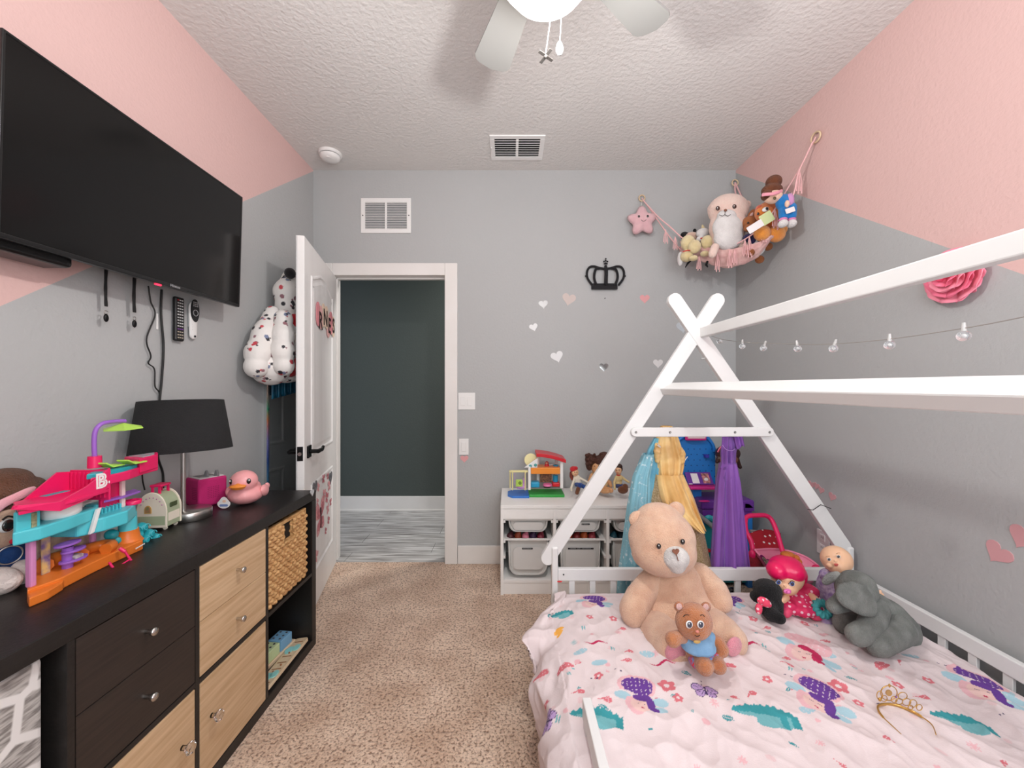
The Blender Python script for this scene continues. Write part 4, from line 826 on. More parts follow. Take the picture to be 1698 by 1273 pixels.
# parasol
b = MB(); px_ = HX-0.05
MB().cyl((px_, PX(157, 770, px_).y, PX(157, 775, px_).z), (px_, PX(157, 770, px_).y, PX(157, 756, px_).z), 0.016, 0.015).build('parasol_foot', HP, t)
MB().tube(spline([PX(157, 758, px_), PX(156, 735, px_), PX(158, 715, px_), PX(168, 703, px_), PX(185, 699, px_), PX(206, 698, px_)]), 0.0058, 10).build('parasol_pole', PUR, t, label='bent purple parasol pole')
pt = PX(204, 704, px_); X = Matrix.Translation(pt) @ Matrix.Rotation(0.06, 4, 'X')
b = MB(); n = 6; vs = [Vector((0, 0, 0.006))]+[Vector((0.05*math.cos(2*PI*i/n+0.3), 0.05*math.sin(2*PI*i/n+0.3), -0.010)) for i in range(n)]+[Vector((0, 0, 0.003))]+[Vector((0.05*math.cos(2*PI*i/n+0.3), 0.05*math.sin(2*PI*i/n+0.3), -0.013)) for i in range(n)]
fs = [(0, 1+i, 1+(i+1) % n) for i in range(n)]+[(7, 8+(i+1) % n, 8+i) for i in range(n)]+[(1+i, 8+i, 8+(i+1) % n, 1+(i+1) % n) for i in range(n)]
b.add(vs, fs, X).build('parasol_canopy', LM, t, label='lime green parasol canopy')
MB().ell(PX(206, 698, px_), 0.006).build('parasol_cap', PUR, t)
# kitchen island and swirl water slide
MB().cyl((HX-0.035, yq(112, 0.035), ST+0.03), (HX-0.035, yq(112, 0.035), ST+0.085), 0.011).build('kitchen_column', PUR, t)
for (dz, d0, l_, nm) in ((0.045, 0.0, 0.032, 'kitchen_counter'), (0.070, 0.012, 0.028, 'kitchen_shelf'), (0.092, 0.03, 0.030, 'kitchen_top')):
    MB().prism([(HX-0.03+l_*0.62*math.cos(2*PI*i/20), yq(122-10*(dz > 0.09), 0.03)+l_*math.sin(2*PI*i/20)) for i in range(20)], ST+dz, ST+dz+0.006, None, 0.0015).build(nm, PUR, t)
MB().box(HX-0.04, HX-0.015, yq(118, 0.027), yq(132, 0.027), ST+0.051, ST+0.060, 0.002).build('cooker', M('pale_sticker', (206,206,200), 0.5, var=(150,120,130), vscale=90), t)
sx = HX-0.06
for grp in (((222, 880, 0.017), (236, 874, 0.016), (248, 884, 0.015), (258, 890, 0.013), (262, 898, 0.010), (240, 895, 0.014), (250, 900, 0.012), (230, 888, 0.014)), ((186, 886, 0.016), (194, 896, 0.013))):
    blob('cloud_panel', TQD, t, [('c', [PX(px, py, sx)+Vector((-0.004, 0, 0)), PX(px, py, sx)+Vector((0.002, 0, 0))], [r, r*0.9]) for px, py, r in grp], 0.0028, 2, label='teal swirling cloud panel')
for (px, py, r) in ((236, 874, 0.014), (248, 884, 0.013), (258, 890, 0.011), (240, 895, 0.012), (250, 900, 0.010), (222, 880, 0.014)):
    c_ = PX(px, py, sx)+Vector((r+0.001, 0, 0)); MB().tube([c_+Vector((-0.003*(a/24), (r*0.9-r*0.035*a)*math.cos(a*0.4), (r*0.9-r*0.035*a)*math.sin(a*0.4))) for a in range(24)], 0.0014, 5).build('swirl', TQ, t)
# little pink deck chair leaning off the front edge
t = thing('toy_chair', 'tiny hot pink slatted deck chair leaning on the doll house base', 'toy', PX(200, 945, HX+0.03))
cp0 = PX(181, 932, HX+0.012); cp1 = PX(200, 960, HX+0.032); wv = Vector((0.004, 0.045, 0.012))
b = MB(); b.tube([cp0, cp1], 0.0032, 8); b.tube([cp0+wv*0.95, cp1+wv*0.95], 0.0032, 8); b.build('side_rail', HP, t)
for k in range(4): f_ = 0.45+k*0.16; MB().beam(cp0.lerp(cp1, f_), cp0.lerp(cp1, f_)+wv*0.95, (0.003, 0, 0.005), (0.003, 0, -0.0018), 0.0006).build('slat', HP, t)
MB().tube([cp0+wv*0.95, cp0+wv*0.95+Vector((-0.012, -0.004, 0.012))], 0.005, 8).build('arm_rest', HP, t)

# ---------------------------------------------------------------- big-eyed plush doll at the left edge
BR = plush('brown_plush', (104,70,52)); SK = fabric('doll_skin_tan', (206,172,148)); CREAMY = M('cream_yarn', (226,214,208), 0.95, bump=1.5, bscale=90); BLU = fabric('doll_blue', (28,70,128), (20,54,104)); PNK = fabric('doll_pink', (228,168,178))
q0 = Vector((-1.325, 1.02, ST)); t = thing('plush_doll', 'plush doll with brown hair and blue dress at the left edge', 'plush doll', q0)
DX_ = -1.325
def D(px, py, x=DX_): return PX(px, py, x)
hc = D(-4, 862)
blob('head', SK, t, [('e', hc, (0.062, 0.092, 0.082))], 0.006, 6)
blob('hair', BR, t, [('e', D(-4, 826)+Vector((-0.004, 0, 0)), (0.066, 0.10, 0.058)), ('e', D(4, 798), (0.05, 0.06, 0.034)), ('e', D(40, 808), (0.04, 0.046, 0.03)), ('e', hc+Vector((-0.02, 0, -0.01)), (0.05, 0.10, 0.085))], 0.006, 6)
MB().tube(spline([D(-30, 862, -1.275), D(0, 838, -1.262), D(28, 824, -1.262), D(48, 815, -1.268), D(62, 813, -1.285)]), 0.012, 8, flat=0.35, up=(0,0.3,1)).build('headband', PNK, t)
e = MB().ell(D(12, 871, -1.268), (0.008, 0.021, 0.017)).build('eye', M('white_plastic'), t); MB().ell(D(14, 871, -1.262), (0.005, 0.013, 0.015)).build('iris', M('dark_iris', (40,26,22), 0.2, coat=1), e); MB().tube(spline([D(4, 862, -1.262), D(13, 856, -1.26), D(23, 857, -1.264)]), 0.0022, 6).build('brow', M('dark_thread', (40,28,24), 0.8), t)
blob('body', BLU, t, [('e', D(8, 905), (0.045, 0.055, 0.05)), ('e', D(6, 938), (0.050, 0.066, 0.045)), ('c', [D(32, 900, -1.30), D(40, 925, -1.285)], [0.019, 0.017])], 0.006, 6)
MB().ell(D(22, 897, -1.275), 0.007).build('button', M('red_button', (210,30,60), 0.3), t)
blob('shoe', CREAMY, t, [('e', D(-4, 964, -1.27), (0.05, 0.036, 0.034))], 0.005, 5); blob('shoe', CREAMY, t, [('e', D(34, 948, -1.285), (0.044, 0.036, 0.036)), ('e', D(44, 936, -1.295), (0.03, 0.03, 0.04))], 0.005, 5)
MB().torus(D(16, 920, -1.262), 0.022, 0.0018, Matrix.Rotation(PI/2, 4, 'Y') @ Matrix.Rotation(0.4, 4, 'X')).build('key_ring', NI, t)

# ---------------------------------------------------------------- behind the door: mirror, puffer jacket, red jacket, teal bag
t = thing('wall_mirror', 'tall frameless mirror on the left wall behind the open door', 'mirror', (XL, 2.45, 0.85))
my0, my1, mz0, mz1 = 2.275, 2.66, 0.30, 1.30
MB().box(XL+0.001, XL+0.018, my0, my1, mz0, mz1, 0.0).build('mirror_glass', M('mirror_glass', (225,228,228), 0.015, 1.0), t)
hm = M('bevel_rainbow', (200,190,190), 0.15, 0.7); nt = hm.node_tree; bs = nt.nodes['Principled BSDF']; tc = nt.nodes.new('ShaderNodeTexCoord'); wv_ = nt.nodes.new('ShaderNodeSeparateXYZ'); nt.links.new(tc.outputs['Object'], wv_.inputs[0])
r = nt.nodes.new('ShaderNodeValToRGB'); mr = nt.nodes.new('ShaderNodeMapRange'); mr.inputs['From Min'].default_value = -0.45; mr.inputs['From Max'].default_value = 0.45; nt.links.new(wv_.outputs['Z'], mr.inputs['Value']); nt.links.new(mr.outputs['Result'], r.inputs['Fac'])
cr = r.color_ramp; cr.elements[0].position = 0; cr.elements[0].color = L((110,170,190)); cr.elements[1].position = 1; cr.elements[1].color = L((210,180,165))
for p_, c_ in ((0.3, (100,170,190)), (0.5, (80,110,190)), (0.62, (150,150,215)), (0.75, (235,150,110)), (0.82, (90,190,150)), (0.9, (215,195,180))): e_ = cr.elements.new(p_); e_.color = L(c_)
nt.links.new(r.outputs['Color'], bs.inputs['Base Color'])
MB().beam((XL+0.02, my0+0.007, mz0), (XL+0.02, my0+0.007, mz1), (0, 0.016, 0), (0.008, 0.0, 0), 0.002).build('bevelled_edge', hm, t, label='rainbow bevelled left edge')
def J(px, py, x=-1.30): return PX(px, py, x)
PUF = M('white_puffer', (236,232,228), 0.6, bump=0.3, bscale=60); RED = fabric('red_fabric', (206,26,40), (170,16,30)); BLKF = fabric('black_fabric', (30,28,30))
t = thing('puffer_jacket', 'white puffer jacket with dark and red print hung behind the door', 'jacket', J(455, 450, XL))
JC = {'w': L((236,232,228)), 'k': L((44,42,48)), 'r': L((200,70,80)), 'm': L((150,104,112)), 'b': L((120,130,160))}
rj = random.Random(3)
def jspots(vs):
    cols_ = [JC['w']]*len(vs); cells = {}
    for k, v in enumerate(vs): cells.setdefault((int(v.x*40), int(v.y*40), int(v.z*40)), []).append(k)
    for n_ in range(max(6, len(vs)//210)):
        c0 = vs[rj.randrange(len(vs))]; ring = [(c0, rj.uniform(0.008, 0.012), rj.choice('kkkmrb'))]
        for k in range(3): ring.append((c0+Vector((rj.uniform(-1, 1), rj.uniform(-1, 1), rj.uniform(-1, 1))).normalized()*0.015, rj.uniform(0.004, 0.007), rj.choice('kkkmr')))
        for c_, r_, key in ring:
            for ax in (-1, 0, 1):
                for ay in (-1, 0, 1):
                    for az in (-1, 0, 1):
                        for k in cells.get((int(c_.x*40)+ax, int(c_.y*40)+ay, int(c_.z*40)+az), ()):
                            if (vs[k]-c_).length < r_: cols_[k] = JC[key]
    return cols_
PUFC = M('printed_puffer', (236,232,228), 0.6, bump=0.3, bscale=60, vcol=True)
def puff(pts, rs):                                                          # a quilted tube: soft bulges along a spine
    sp = spline(pts, 6); n_ = len(sp); out = []
    rr = [lerp(rs[min(int(k/6), len(rs)-2)], rs[min(int(k/6), len(rs)-2)+1], (k/6) % 1 if k < n_-1 else 1) for k in range(n_)]
    return [('c', sp, [r_*(1+0.07*math.cos(2*PI*k/6)) for k, r_ in enumerate(rr)])]
blob('body', PUFC, t, puff([J(478, 512, -1.30), J(466, 545, -1.29), J(455, 578, -1.285), J(449, 606, -1.29)], [0.065, 0.092, 0.108, 0.10])+[('e', J(436, 606, -1.30), (0.075, 0.075, 0.07)), ('e', J(474, 622, -1.28), (0.07, 0.10, 0.045))], 0.0045, 12, spotfn=jspots)
blob('sleeve', PUFC, t, puff([J(470, 528, -1.23), J(469, 556, -1.215), J(468, 582, -1.205), J(470, 606, -1.20)], [0.045, 0.056, 0.058, 0.052]), 0.0045, 10, spotfn=jspots)
blob('sleeve', PUFC, t, puff([J(452, 520, -1.31), J(438, 552, -1.30), J(428, 585, -1.30), J(425, 608, -1.30)], [0.04, 0.055, 0.062, 0.055]), 0.0045, 10, spotfn=jspots)
blob('hood', PUFC, t, puff([J(484, 462, -1.29), J(474, 484, -1.285), J(475, 508, -1.28)], [0.05, 0.064, 0.056])+[('e', J(488, 482, -1.27), (0.055, 0.055, 0.09))], 0.0045, 12, spotfn=jspots)
blob('pompom', BLKF, t, [('e', J(481, 453, -1.25), (0.03, 0.034, 0.031))], 0.005, 4, label='black round pompom')
MB().tube([(XL, J(485, 455).y, 1.86), (XL+0.05, J(485, 455).y, 1.855), (XL+0.055, J(485, 455).y, 1.88)], 0.005, 8).build('wall_hook', BLK, t)
t = thing('red_jacket', 'red and white jacket hanging between the puffer jacket and the door', 'jacket', J(484, 560, -1.25))
blob('body', RED, t, [('e', PX(486, 600, -1.215), (0.035, 0.055, 0.06)), ('e', PX(489, 536, -1.215), (0.028, 0.05, 0.055)), ('e', PX(482, 616, -1.215), (0.03, 0.05, 0.03))], 0.006, 4)
blob('white_panel', fabric('cream_fabric', (228,216,198)), t, [('e', PX(487, 572, -1.20), (0.03, 0.03, 0.07))], 0.006, 4, label='cream panel')
b = MB(); b.torus(PX(484, 553, -1.185), 0.014, 0.0025, Matrix.Rotation(PI/2, 4, 'Y')); b.build('strap_ring', NI, t)
t = thing('teal_bag', 'teal shiny garment hem hanging below the puffer jacket', 'garment', J(470, 640, -1.33))
MB().grid(lambda u, v: PX(lerp(450, 494, u), lerp(624, lerp(662, 650, u), v), -1.335+0.012*math.sin(u*28)), 40, 6).build('hem', M('teal_satin', (24,104,132), 0.4, var=(14,72,100), vscale=20), t, solid=0.003)
# ---------------------------------------------------------------- white house-frame bed along the right wall
BX0, BX1, BYF, BYN = 0.195, 1.595, 1.84, -0.16
BW = M('white_bed_paint', (228,228,227), 0.38, var=(224,224,223), vscale=5)
bed = thing('house_bed', 'white wooden house frame bed with sloping roof poles along the right wall', 'bed', (0.9, 0.85, 0))
for (x0, x1) in ((BX0, BX0+0.03), (BX1-0.03, BX1)):
    for (y0, y1) in ((BYF-0.002, BYF+0.045), (BYN-0.045, BYN+0.002)): MB().box(x0, x1, y0, y1, 0, 0.523, 0.008, seg=3).build('post', BW, bed)
for y in (BYF+0.004, BYN-0.028): MB().box(BX0+0.03, BX1-0.03, y, y+0.024, 0.366, 0.422, 0.003).build('end_rail', BW, bed); MB().box(BX0+0.03, BX1-0.03, y, y+0.024, 0.10, 0.17, 0.003).build('end_rail', BW, bed)
MB().box(BX1-0.028, BX1-0.004, BYN, BYF, 0.358, 0.414, 0.004).build('side_rail', BW, bed); MB().box(BX1-0.028, BX1-0.004, BYN, BYF, 0.10, 0.17, 0.003).build('side_rail', BW, bed)
MB().box(BX0+0.003, BX0+0.027, BYN, BYF, 0.10, 0.17, 0.003).build('side_rail', BW, bed)
MB().box(BX0+0.003, BX0+0.027, BYN, 1.085, 0.366, 0.422, 0.003).build('guard_rail', BW, bed)
MB().box(BX0+0.005, BX0+0.025, 1.05, 1.08, 0.16, 0.37, 0.002).build('guard_post', BW, bed)
for k in range(14):
    x = BX0+0.0945+k*0.0965
    MB().box(x-0.0135, x+0.0135, BYF+0.008, BYF+0.022, 0.16, 0.37, 0.002).build('slat', BW, bed)
for k in range(19):
    y = BYF-0.10-k*0.0965
    if y > BYN+0.05: MB().box(BX1-0.022, BX1-0.010, y-0.0135, y+0.0135, 0.16, 0.362, 0.002).build('slat', BW, bed)
for k in range(9): MB().box(BX0+0.03, BX1-0.03, BYN+0.1+k*0.21, BYN+0.17+k*0.21, 0.10, 0.118).build('bed_slat', BW, bed)
BO = M('grey_bolt', (150,148,146), 0.35, 0.9)
def roofend(y, s):                                                           # crossed poles of one gable; s = +1 far end
    def Z(px, py): p = P(px, py, BYF); return Vector((p.x, y, p.z))
    for (lo, hi, dy, th) in ((Z(909, 927), Z(1192, 497), 0.0155, 0.0125), (Z(1402, 908), Z(1121, 497), 0.014, 0.014)):
        hi = hi; d = (hi-lo).normalized(); wv = Vector((0, 1, 0)).cross(d).normalized()
        pl = MB(); n = 8; Wd = 0.033; pts = []
        Ln = (hi-lo).length
        out = [(Wd*math.cos(a), Wd*math.sin(a)+Ln) for a in [PI*i/n for i in range(n+1)]]+[(-Wd*math.cos(a), -Wd*math.sin(a)) for a in [PI*i/n for i in range(n+1)]]
        pl.prism(out, -th, th, frame(lo+Vector((0, dy, 0)), wv, d, wv.cross(d).normalized()), 0.003)
        pl.build('roof_pole', BW, bed)
    a, b_ = Z(1053, 716), Z(1273, 715.5)
    d = (b_-a).normalized(); Ln = (b_-a).length; wv = Vector((0, 0, 1)); Wd = 0.021; n = 8
    out = [(Ln+Wd*math.cos(t_), Wd*math.sin(t_)) for t_ in [-PI/2+PI*i/n for i in range(n+1)]]+[(-Wd*math.cos(t_), -Wd*math.sin(t_)) for t_ in [-PI/2+PI*i/n for i in range(n+1)]]
    cb = MB().prism(out, 0.0, 0.018, frame(a+Vector((0, -0.018*s if s > 0 else 0.028, 0)), d, Vector((0,0,1)), Vector((0,-1,0))) @ Matrix.Translation((0, 0, -0.018)), 0.003).build('crossbar', BW, bed)
    for px in (1053, 1109, 1216, 1273):
        p = Z(px, 716); MB().lathe([(0.0058, 0), (0.0058, 0.0015), (0.0042, 0.002), (0.0036, 0.0008), (0, 0.0008)], 16, frame(p+Vector((0, (-0.018 if s > 0 else 0.01), 0)), Vector((1,0,0)), Vector((0,0,1)), Vector((0,-1,0))), capt=False).build('bolt', BO, cb, label='round metal bolt head')
roofend(BYF+0.004, 1); roofend(BYN-0.03, -1)
MB().box(0.883, 0.913, BYN-0.02, BYF+0.02, 1.495, 1.541, 0.004).build('ridge_beam', BW, bed, label='long white ridge beam of the bed roof')
MB().beam((0.738, BYN-0.02, 1.257), (0.738, BYF+0.03, 1.257), (0.067, 0, 0.030), (0.013, 0, -0.030), 0.004).build('roof_beam', BW, bed, label='long white beam halfway down the roof slope')
for px in (1113, 1217): p = P(px, 716, BYF); MB().cyl((p.x, BYF-0.002, p.z), (p.x, BYF+0.055, p.z+0.006), 0.008).build('peg', BW, bed)
for (px, py, rgb, nm) in ((927, 964, (206,60,60), 'red_mark'),): MB().ell(P(px+1, py, BYF-0.002), (0.012, 0.002, 0.004)).build(nm, M('red_mark', rgb, 0.5), bed, label='small red mark under the end rail')
MB().cyl(P(934.5, 952.5, BYF+0.004), P(934.5, 952.5, BYF+0.002), 0.0035).build('bolt', M('black_metal'), bed)
tag(MB().box(BX0+0.05, BX1-0.04, BYN+0.03, BYF-0.03, 0.118, 0.285, 0.03, seg=3).build('mattress', M('mattress_ticking', (226,224,222), 0.9)), 'white mattress lying under the patterned duvet', 'mattress')
# black cable tie and thin wires on the right hand pole
t = thing('cable_tie', 'thin black cable tie around the right bed pole', 'cable tie', P(1345, 845, BYF))
b = MB(); b.tube([P(1339, 844, BYF-0.012), P(1348, 845.5, BYF-0.013), P(1361, 836.5, BYF-0.012), P(1365, 838, BYF-0.005)], 0.0017, 6); b.tube([P(1362, 837, BYF-0.01), P(1378, 843, BYF-0.02)], 0.0015, 6); b.build('tie', BLK, t)

# ---------------------------------------------------------------- string of little glass bulbs under the ridge
t = thing('string_lights', 'string of small clear bulbs hung below the bed ridge', 'string lights', (0.93, 1.5, 1.4))
sx = 0.93
def S(px, py): return PX(px, py, sx)
wire = M('clear_wire', (150,146,140), 0.4); clr = M('clear_plastic', (235,238,240), 0.05, trans=0.85); capm = M('clear_cap', (228,228,226), 0.2, trans=0.4)
MB().tube(spline([P(1168, 552, 1.83), P(1195, 562, 1.75), S(1232, 567), S(1270, 569), S(1330, 570.5), S(1385, 570), S(1475, 562), S(1598, 544), S(1698, 525), S(1850, 490)]), 0.0011, 5).build('wire', wire, t)
for px, py, tx in ((1193, 566, -3), (1231, 574, 0), (1266, 577, -3), (1323, 578, 2), (1382, 578, -3), (1475, 572, 0), (1598, 557, 0)):
    s_ = F/(F*sx/(px-VX)); c = S(px, py)
    top = S(px-tx, 567 if px < 1400 else (562 if px < 1500 else 544)); d = (top-c).normalized(); r_ = 0.0115
    bl = MB().ell(c, (r_, r_, r_*0.95)).build('bulb', clr, t, label='clear globe bulb')
    MB().cyl(c+d*r_*0.8, c+d*(r_+0.016), 0.0045, 0.0028, 12).build('cap', capm, bl); MB().ell(c, 0.003).build('light_chip', M('white_plastic'), bl)
MB().tube([P(1163, 595, 1.86), P(1173, 593, 1.86)], 0.003, 8).build('loose_bulb', capm, t)

# ---------------------------------------------------------------- duvet with printed fairies, birds, flowers and fruit
def sm(t): t = max(0.0, min(1.0, t)); return t*t*(3-2*t)
DY0, DY1 = -0.12, 1.80
def sect(Y):                                                                 # cross-section control points at depth Y: hem ... bed ... wall side
    k = sm((1.80-Y)/0.30); dr = sm((1.50-Y)/0.10)
    wob = 0.012*math.sin(Y*17)+0.008*math.sin(Y*31+1)
    hemz = lerp(lerp(0.322, 0.30, k), 0.09, dr); hx = lerp(0.215, 0.055, k)+dr*(0.075+wob)
    far = sm((1.80-Y)/0.16)
    top = lerp(0.328, 0.354, far)
    p = [(hx, hemz), (lerp(hx+0.012, 0.108+wob, dr), lerp(hemz+0.008, 0.17, dr)), (lerp(hx+0.04, 0.103+wob, dr), lerp(hemz+0.018, 0.25, dr)), (lerp(0.20, 0.145, k), lerp(0.324, 0.315, k)), (0.235, lerp(0.326, 0.345, k)), (0.36, top), (0.7, top+0.004), (1.1, top+0.004), (1.45, top-0.004), (1.545, top-0.03), (1.558, top-0.045)]
    return p
NU, NV = 580, 700
def wr(x, y):                                                                # folds and creases
    a = Vector((x*3.1+y*1.4, y*2.4-x*0.8, 0.3)); c = Vector((x*8.5+y*4, y*5.5-x*5, 3.1)); e = Vector((x*21+y*9, y*13-x*14, 7.7))
    n1 = noise.noise(a); n2 = 1-abs(noise.noise(c))*2.4; n3 = 1-abs(noise.noise(e))*2.2
    return 0.012*n1+0.0085*n2+0.0032*n3+0.0006*noise.noise(Vector((x*60, y*60, 1)))
verts = []; uvs = []
for j in range(NV+1):
    Y = DY0+(DY1-DY0)*j/NV
    pts = spline([Vector((a, c, 0)) for a, c in sect(Y)], 10); acc = [0.0]
    for i in range(1, len(pts)): acc.append(acc[-1]+(pts[i]-pts[i-1]).length)
    tot = acc[-1]; seg = 0
    # arc position measured back from the wall side so the print stays put
    for i in range(NU+1):
        d = tot*i/NU
        while seg < len(pts)-2 and acc[seg+1] < d: seg += 1
        f_ = (d-acc[seg])/max(1e-6, acc[seg+1]-acc[seg]); q_ = pts[seg].lerp(pts[seg+1], f_); tg = (pts[seg+1]-pts[seg]).normalized(); nr_ = Vector((-tg.y, tg.x))
        a_ = 1.60-(tot-d); edge = min(1, (DY1-Y)/0.05)
        h = wr(a_, Y)*(0.35+0.65*edge)*(1.0 if a_ > 0.2 else 1.4)
        verts.append(Vector((q_.x+nr_.x*h, Y-0.03*(1-edge)*0, q_.y+nr_.y*h))); uvs.append((a_, Y))
        if i == NU: seg = 0
WHT = L((226,212,213)); cols = [WHT]*len(verts); bins = {}
for i, (a_, y_) in enumerate(uvs): bins.setdefault((int(a_*25), int(y_*25)), []).append(i)
DV = {'pur': L((104,66,146)), 'pnk': L((228,182,188)), 'cor': L((214,118,128)), 'cri': L((190,52,92)), 'tea': L((64,150,158)), 'ltb': L((168,202,214)), 'wht': WHT, 'ora': L((240,176,84)), 'ink': L((66,52,92)), 'skin': L((230,196,190)), 'tel': L((116,176,182)), 'lil': L((180,152,198)), 'pale': L((226,200,202))}
def paint(cx, cy, size, rot, fn):
    R_ = size*1.5; ca, sa = math.cos(-rot), math.sin(-rot)
    for bi in range(int((cx-R_)*25)-1, int((cx+R_)*25)+2):
        for bj in range(int((cy-R_)*25)-1, int((cy+R_)*25)+2):
            for i in bins.get((bi, bj), ()):
                dx = (uvs[i][0]-cx)/size; dy = (uvs[i][1]-cy)/size
                k = fn(dx*ca-dy*sa, dx*sa+dy*ca)
                if k: cols[i] = DV[k]
def el(x, y, cx, cy, rx, ry): return ((x-cx)/rx)**2+((y-cy)/ry)**2 < 1
def toad(cap, stem):
    def f(x, y):
        if el(x, y, 0, 0.45, 0.62, 0.46) and y > 0.18-0.12*x:
            if el(x, y, 0.02, 0.45, 0.50, 0.37):
                if math.hypot((x*7+0.5) % 1-0.5, (y*7+0.3*(int(x*7) % 2)) % 1-0.5) < 0.15: return 'wht'
                return cap
            return 'pnk' if math.hypot(x, y-0.45) < 0.5+0.07*math.sin(18*math.atan2(y-0.45, x)) or True else None
        if el(x, y, 0.12, 0.02, 0.30, 0.16): return stem
        if el(x, y, 0.34, -0.22, 0.13, 0.30) or el(x, y, 0.45, -0.48, 0.12, 0.10): return stem
        if el(x, y, 0.02, -0.30, 0.30, 0.32): return 'cri' if el(x, y, 0.06, -0.48, 0.05, 0.03) else 'ink' if (el(x, y, -0.08, -0.28, 0.05, 0.012) or el(x, y, 0.12, -0.28, 0.05, 0.012)) else 'skin'
        if el(x, y, -0.12, -0.30, 0.32, 0.42) and y < 0: return 'pnk'
        if el(x, y, -0.50, 0.0, 0.26, 0.17) or el(x, y, 0.66, -0.10, 0.24, 0.17) or el(x, y, 0.62, -0.42, 0.20, 0.13): return 'ltb'
    return f
def flower(x, y):
    r = math.hypot(x, y); a = math.atan2(y, x)
    if r < 0.18: return 'wht'
    if r < 0.42+0.2*abs(math.cos(2.5*a)): return 'cor'
def star(x, y):
    r = math.hypot(x, y); a = math.atan2(y, x)
    if r < 0.5*abs(math.cos(4*a))+0.08: return 'pnk'
def leaf(x, y):
    if el(x, y, -0.14, 0, 0.10, 0.42) or el(x, y, 0.16, -0.05, 0.09, 0.36) : return 'tel'
def leaf1(x, y):
    if abs(y) < 0.5 and abs(x) < 0.2*math.cos(PI*y): return 'tea' if abs(x) > 0.03 else 'wht'
def drop(x, y):
    if el(x, y, 0.08, -0.05, 0.36, 0.30) or (abs(y-0.12-0.25*x) < 0.13*(1.1+x) and -0.85 < x < 0.2): return 'wht' if math.hypot((x*6) % 1-0.5, (y*6) % 1-0.5) < 0.16 else 'cor'
def mush(x, y):
    if el(x, y, 0, 0, 0.55, 0.36) and y > -0.1+0.3*x*0: return 'wht' if math.hypot((x*5) % 1-0.5, (y*5) % 1-0.5) < 0.15 else 'cor'
    if el(x, y, 0.05, -0.22, 0.20, 0.24): return 'pale'
def ribbon(x, y):
    if abs(y-0.13*math.sin(4*x)) < 0.15*(1-abs(x)*0.9) and abs(x) < 1: return 'cri'
def wingf(x, y):
    if el(x, y, 0, 0, 0.6, 0.3): return 'wht' if abs(math.sin(9*x+2*y)) < 0.12 else 'ltb'
def bird(x, y):
    if abs(x) < 0.95 and -0.25-0.2*x < y < 0.38*math.cos(x*1.5)+0.05*math.sin(28*x):
        return 'tel' if y < -0.02 and abs(x) < 0.7 else 'tea'
    if el(x, y, 0.25, -0.35, 0.4, 0.22): return 'tel'
def tail(x, y):
    if el(x, y, 0, 0, 0.5, 0.22) or el(x, y, -0.2, -0.3, 0.35, 0.13): return 'ora'
def bfly(x, y):
    for s in (1, -1):
        for (cx, cy, rx, ry) in ((s*0.38, 0.22, 0.36, 0.30), (s*0.30, -0.22, 0.28, 0.26)):
            d = ((x-cx)/rx)**2+((y-cy)/ry)**2
            if d < 1: return 'ink' if d > 0.78 or abs(math.sin(7*math.atan2(y, x))) < 0.16 else 'lil'
    if abs(x) < 0.05 and abs(y) < 0.35: return 'ink'
def dash(x, y):
    if el(x, y, -0.4, 0.1, 0.16, 0.1) or el(x, y, 0.4, -0.1, 0.16, 0.1): return 'ink'
def wash(k): return lambda x, y: k if el(x, y, 0, 0, 0.5, 0.38) else None
def r5(a, c): return (860+a/4.043, 940+c/4.043)
def r6(a, c): return (1240+a/3.7074, 940+c/3.7074)
def put(pts, size, fn, rot=None):
    for p in pts:
        q_ = PZ(p[0], p[1], 0.356); paint(q_.x, q_.y, size*random.uniform(0.92, 1.08), random.uniform(-0.6, 0.6) if rot is None else rot, fn)
# quiet scatter first, the large figures over it
for k in range(330):
    fn = random.choice([star, wash('pale'), leaf, wash('pnk'), dash, star, drop, leaf1, wash('pale')])
    paint(random.uniform(-0.2, 1.5), random.uniform(-0.1, 1.8), random.uniform(0.012, 0.026), random.uniform(-3, 3), fn)
put([r5(630, 250), r5(915, 580), r5(600, 640), r5(1440, 395), r6(365, 545), r6(540, 540), r6(1050, 545), r6(430, 910), r6(640, 910), r6(1660, 770), r5(470, 560)], 0.04, wingf)
put([r5(525, 340), r5(685, 360), r5(595, 720), r5(1005, 900), r5(1135, 895), r5(235, 790), r5(1620, 360), r6(80, 330), r6(395, 355), r6(175, 710), r6(740, 850), r6(1165, 690), r6(980, 725)], 0.024, flower)
put([r5(1055, 810), r6(615, 755)], 0.042, flower)
put([r5(800, 575), r5(475, 810), r5(660, 890), r5(750, 430), r6(1145, 805), r6(85, 800), r6(165, 385), r5(790, 640), r6(530, 460), r6(290, 570), r6(310, 625)], 0.030, drop)
put([r5(370, 650), r5(1460, 680), r6(890, 615), r5(190, 610)], 0.055, mush)
put([r5(570, 515), r5(1590, 540), r5(1020, 650), r6(50, 490)], 0.042, ribbon, -0.1)
put([r5(685, 555), r5(485, 408), r5(335, 945), r6(170, 535), r6(150, 500)], 0.028, leaf); put([r5(1185, 730), r5(1470, 1010), r6(690, 685), r5(640, 940)], 0.036, leaf1, 0.8)
put([r5(1315, 850)], 0.052, bfly, -0.25); put([r5(265, 920)], 0.045, bfly, 0.9)
put([r5(320, 290)], 0.062, bird, 0.15); put([r5(320, 395)], 0.055, tail, 0.6)
put([r5(590, 985)], 0.07, bird, -0.25); put([r6(190, 930), r6(1370, 945), r5(1680, 1010)], 0.07, bird, -0.3)
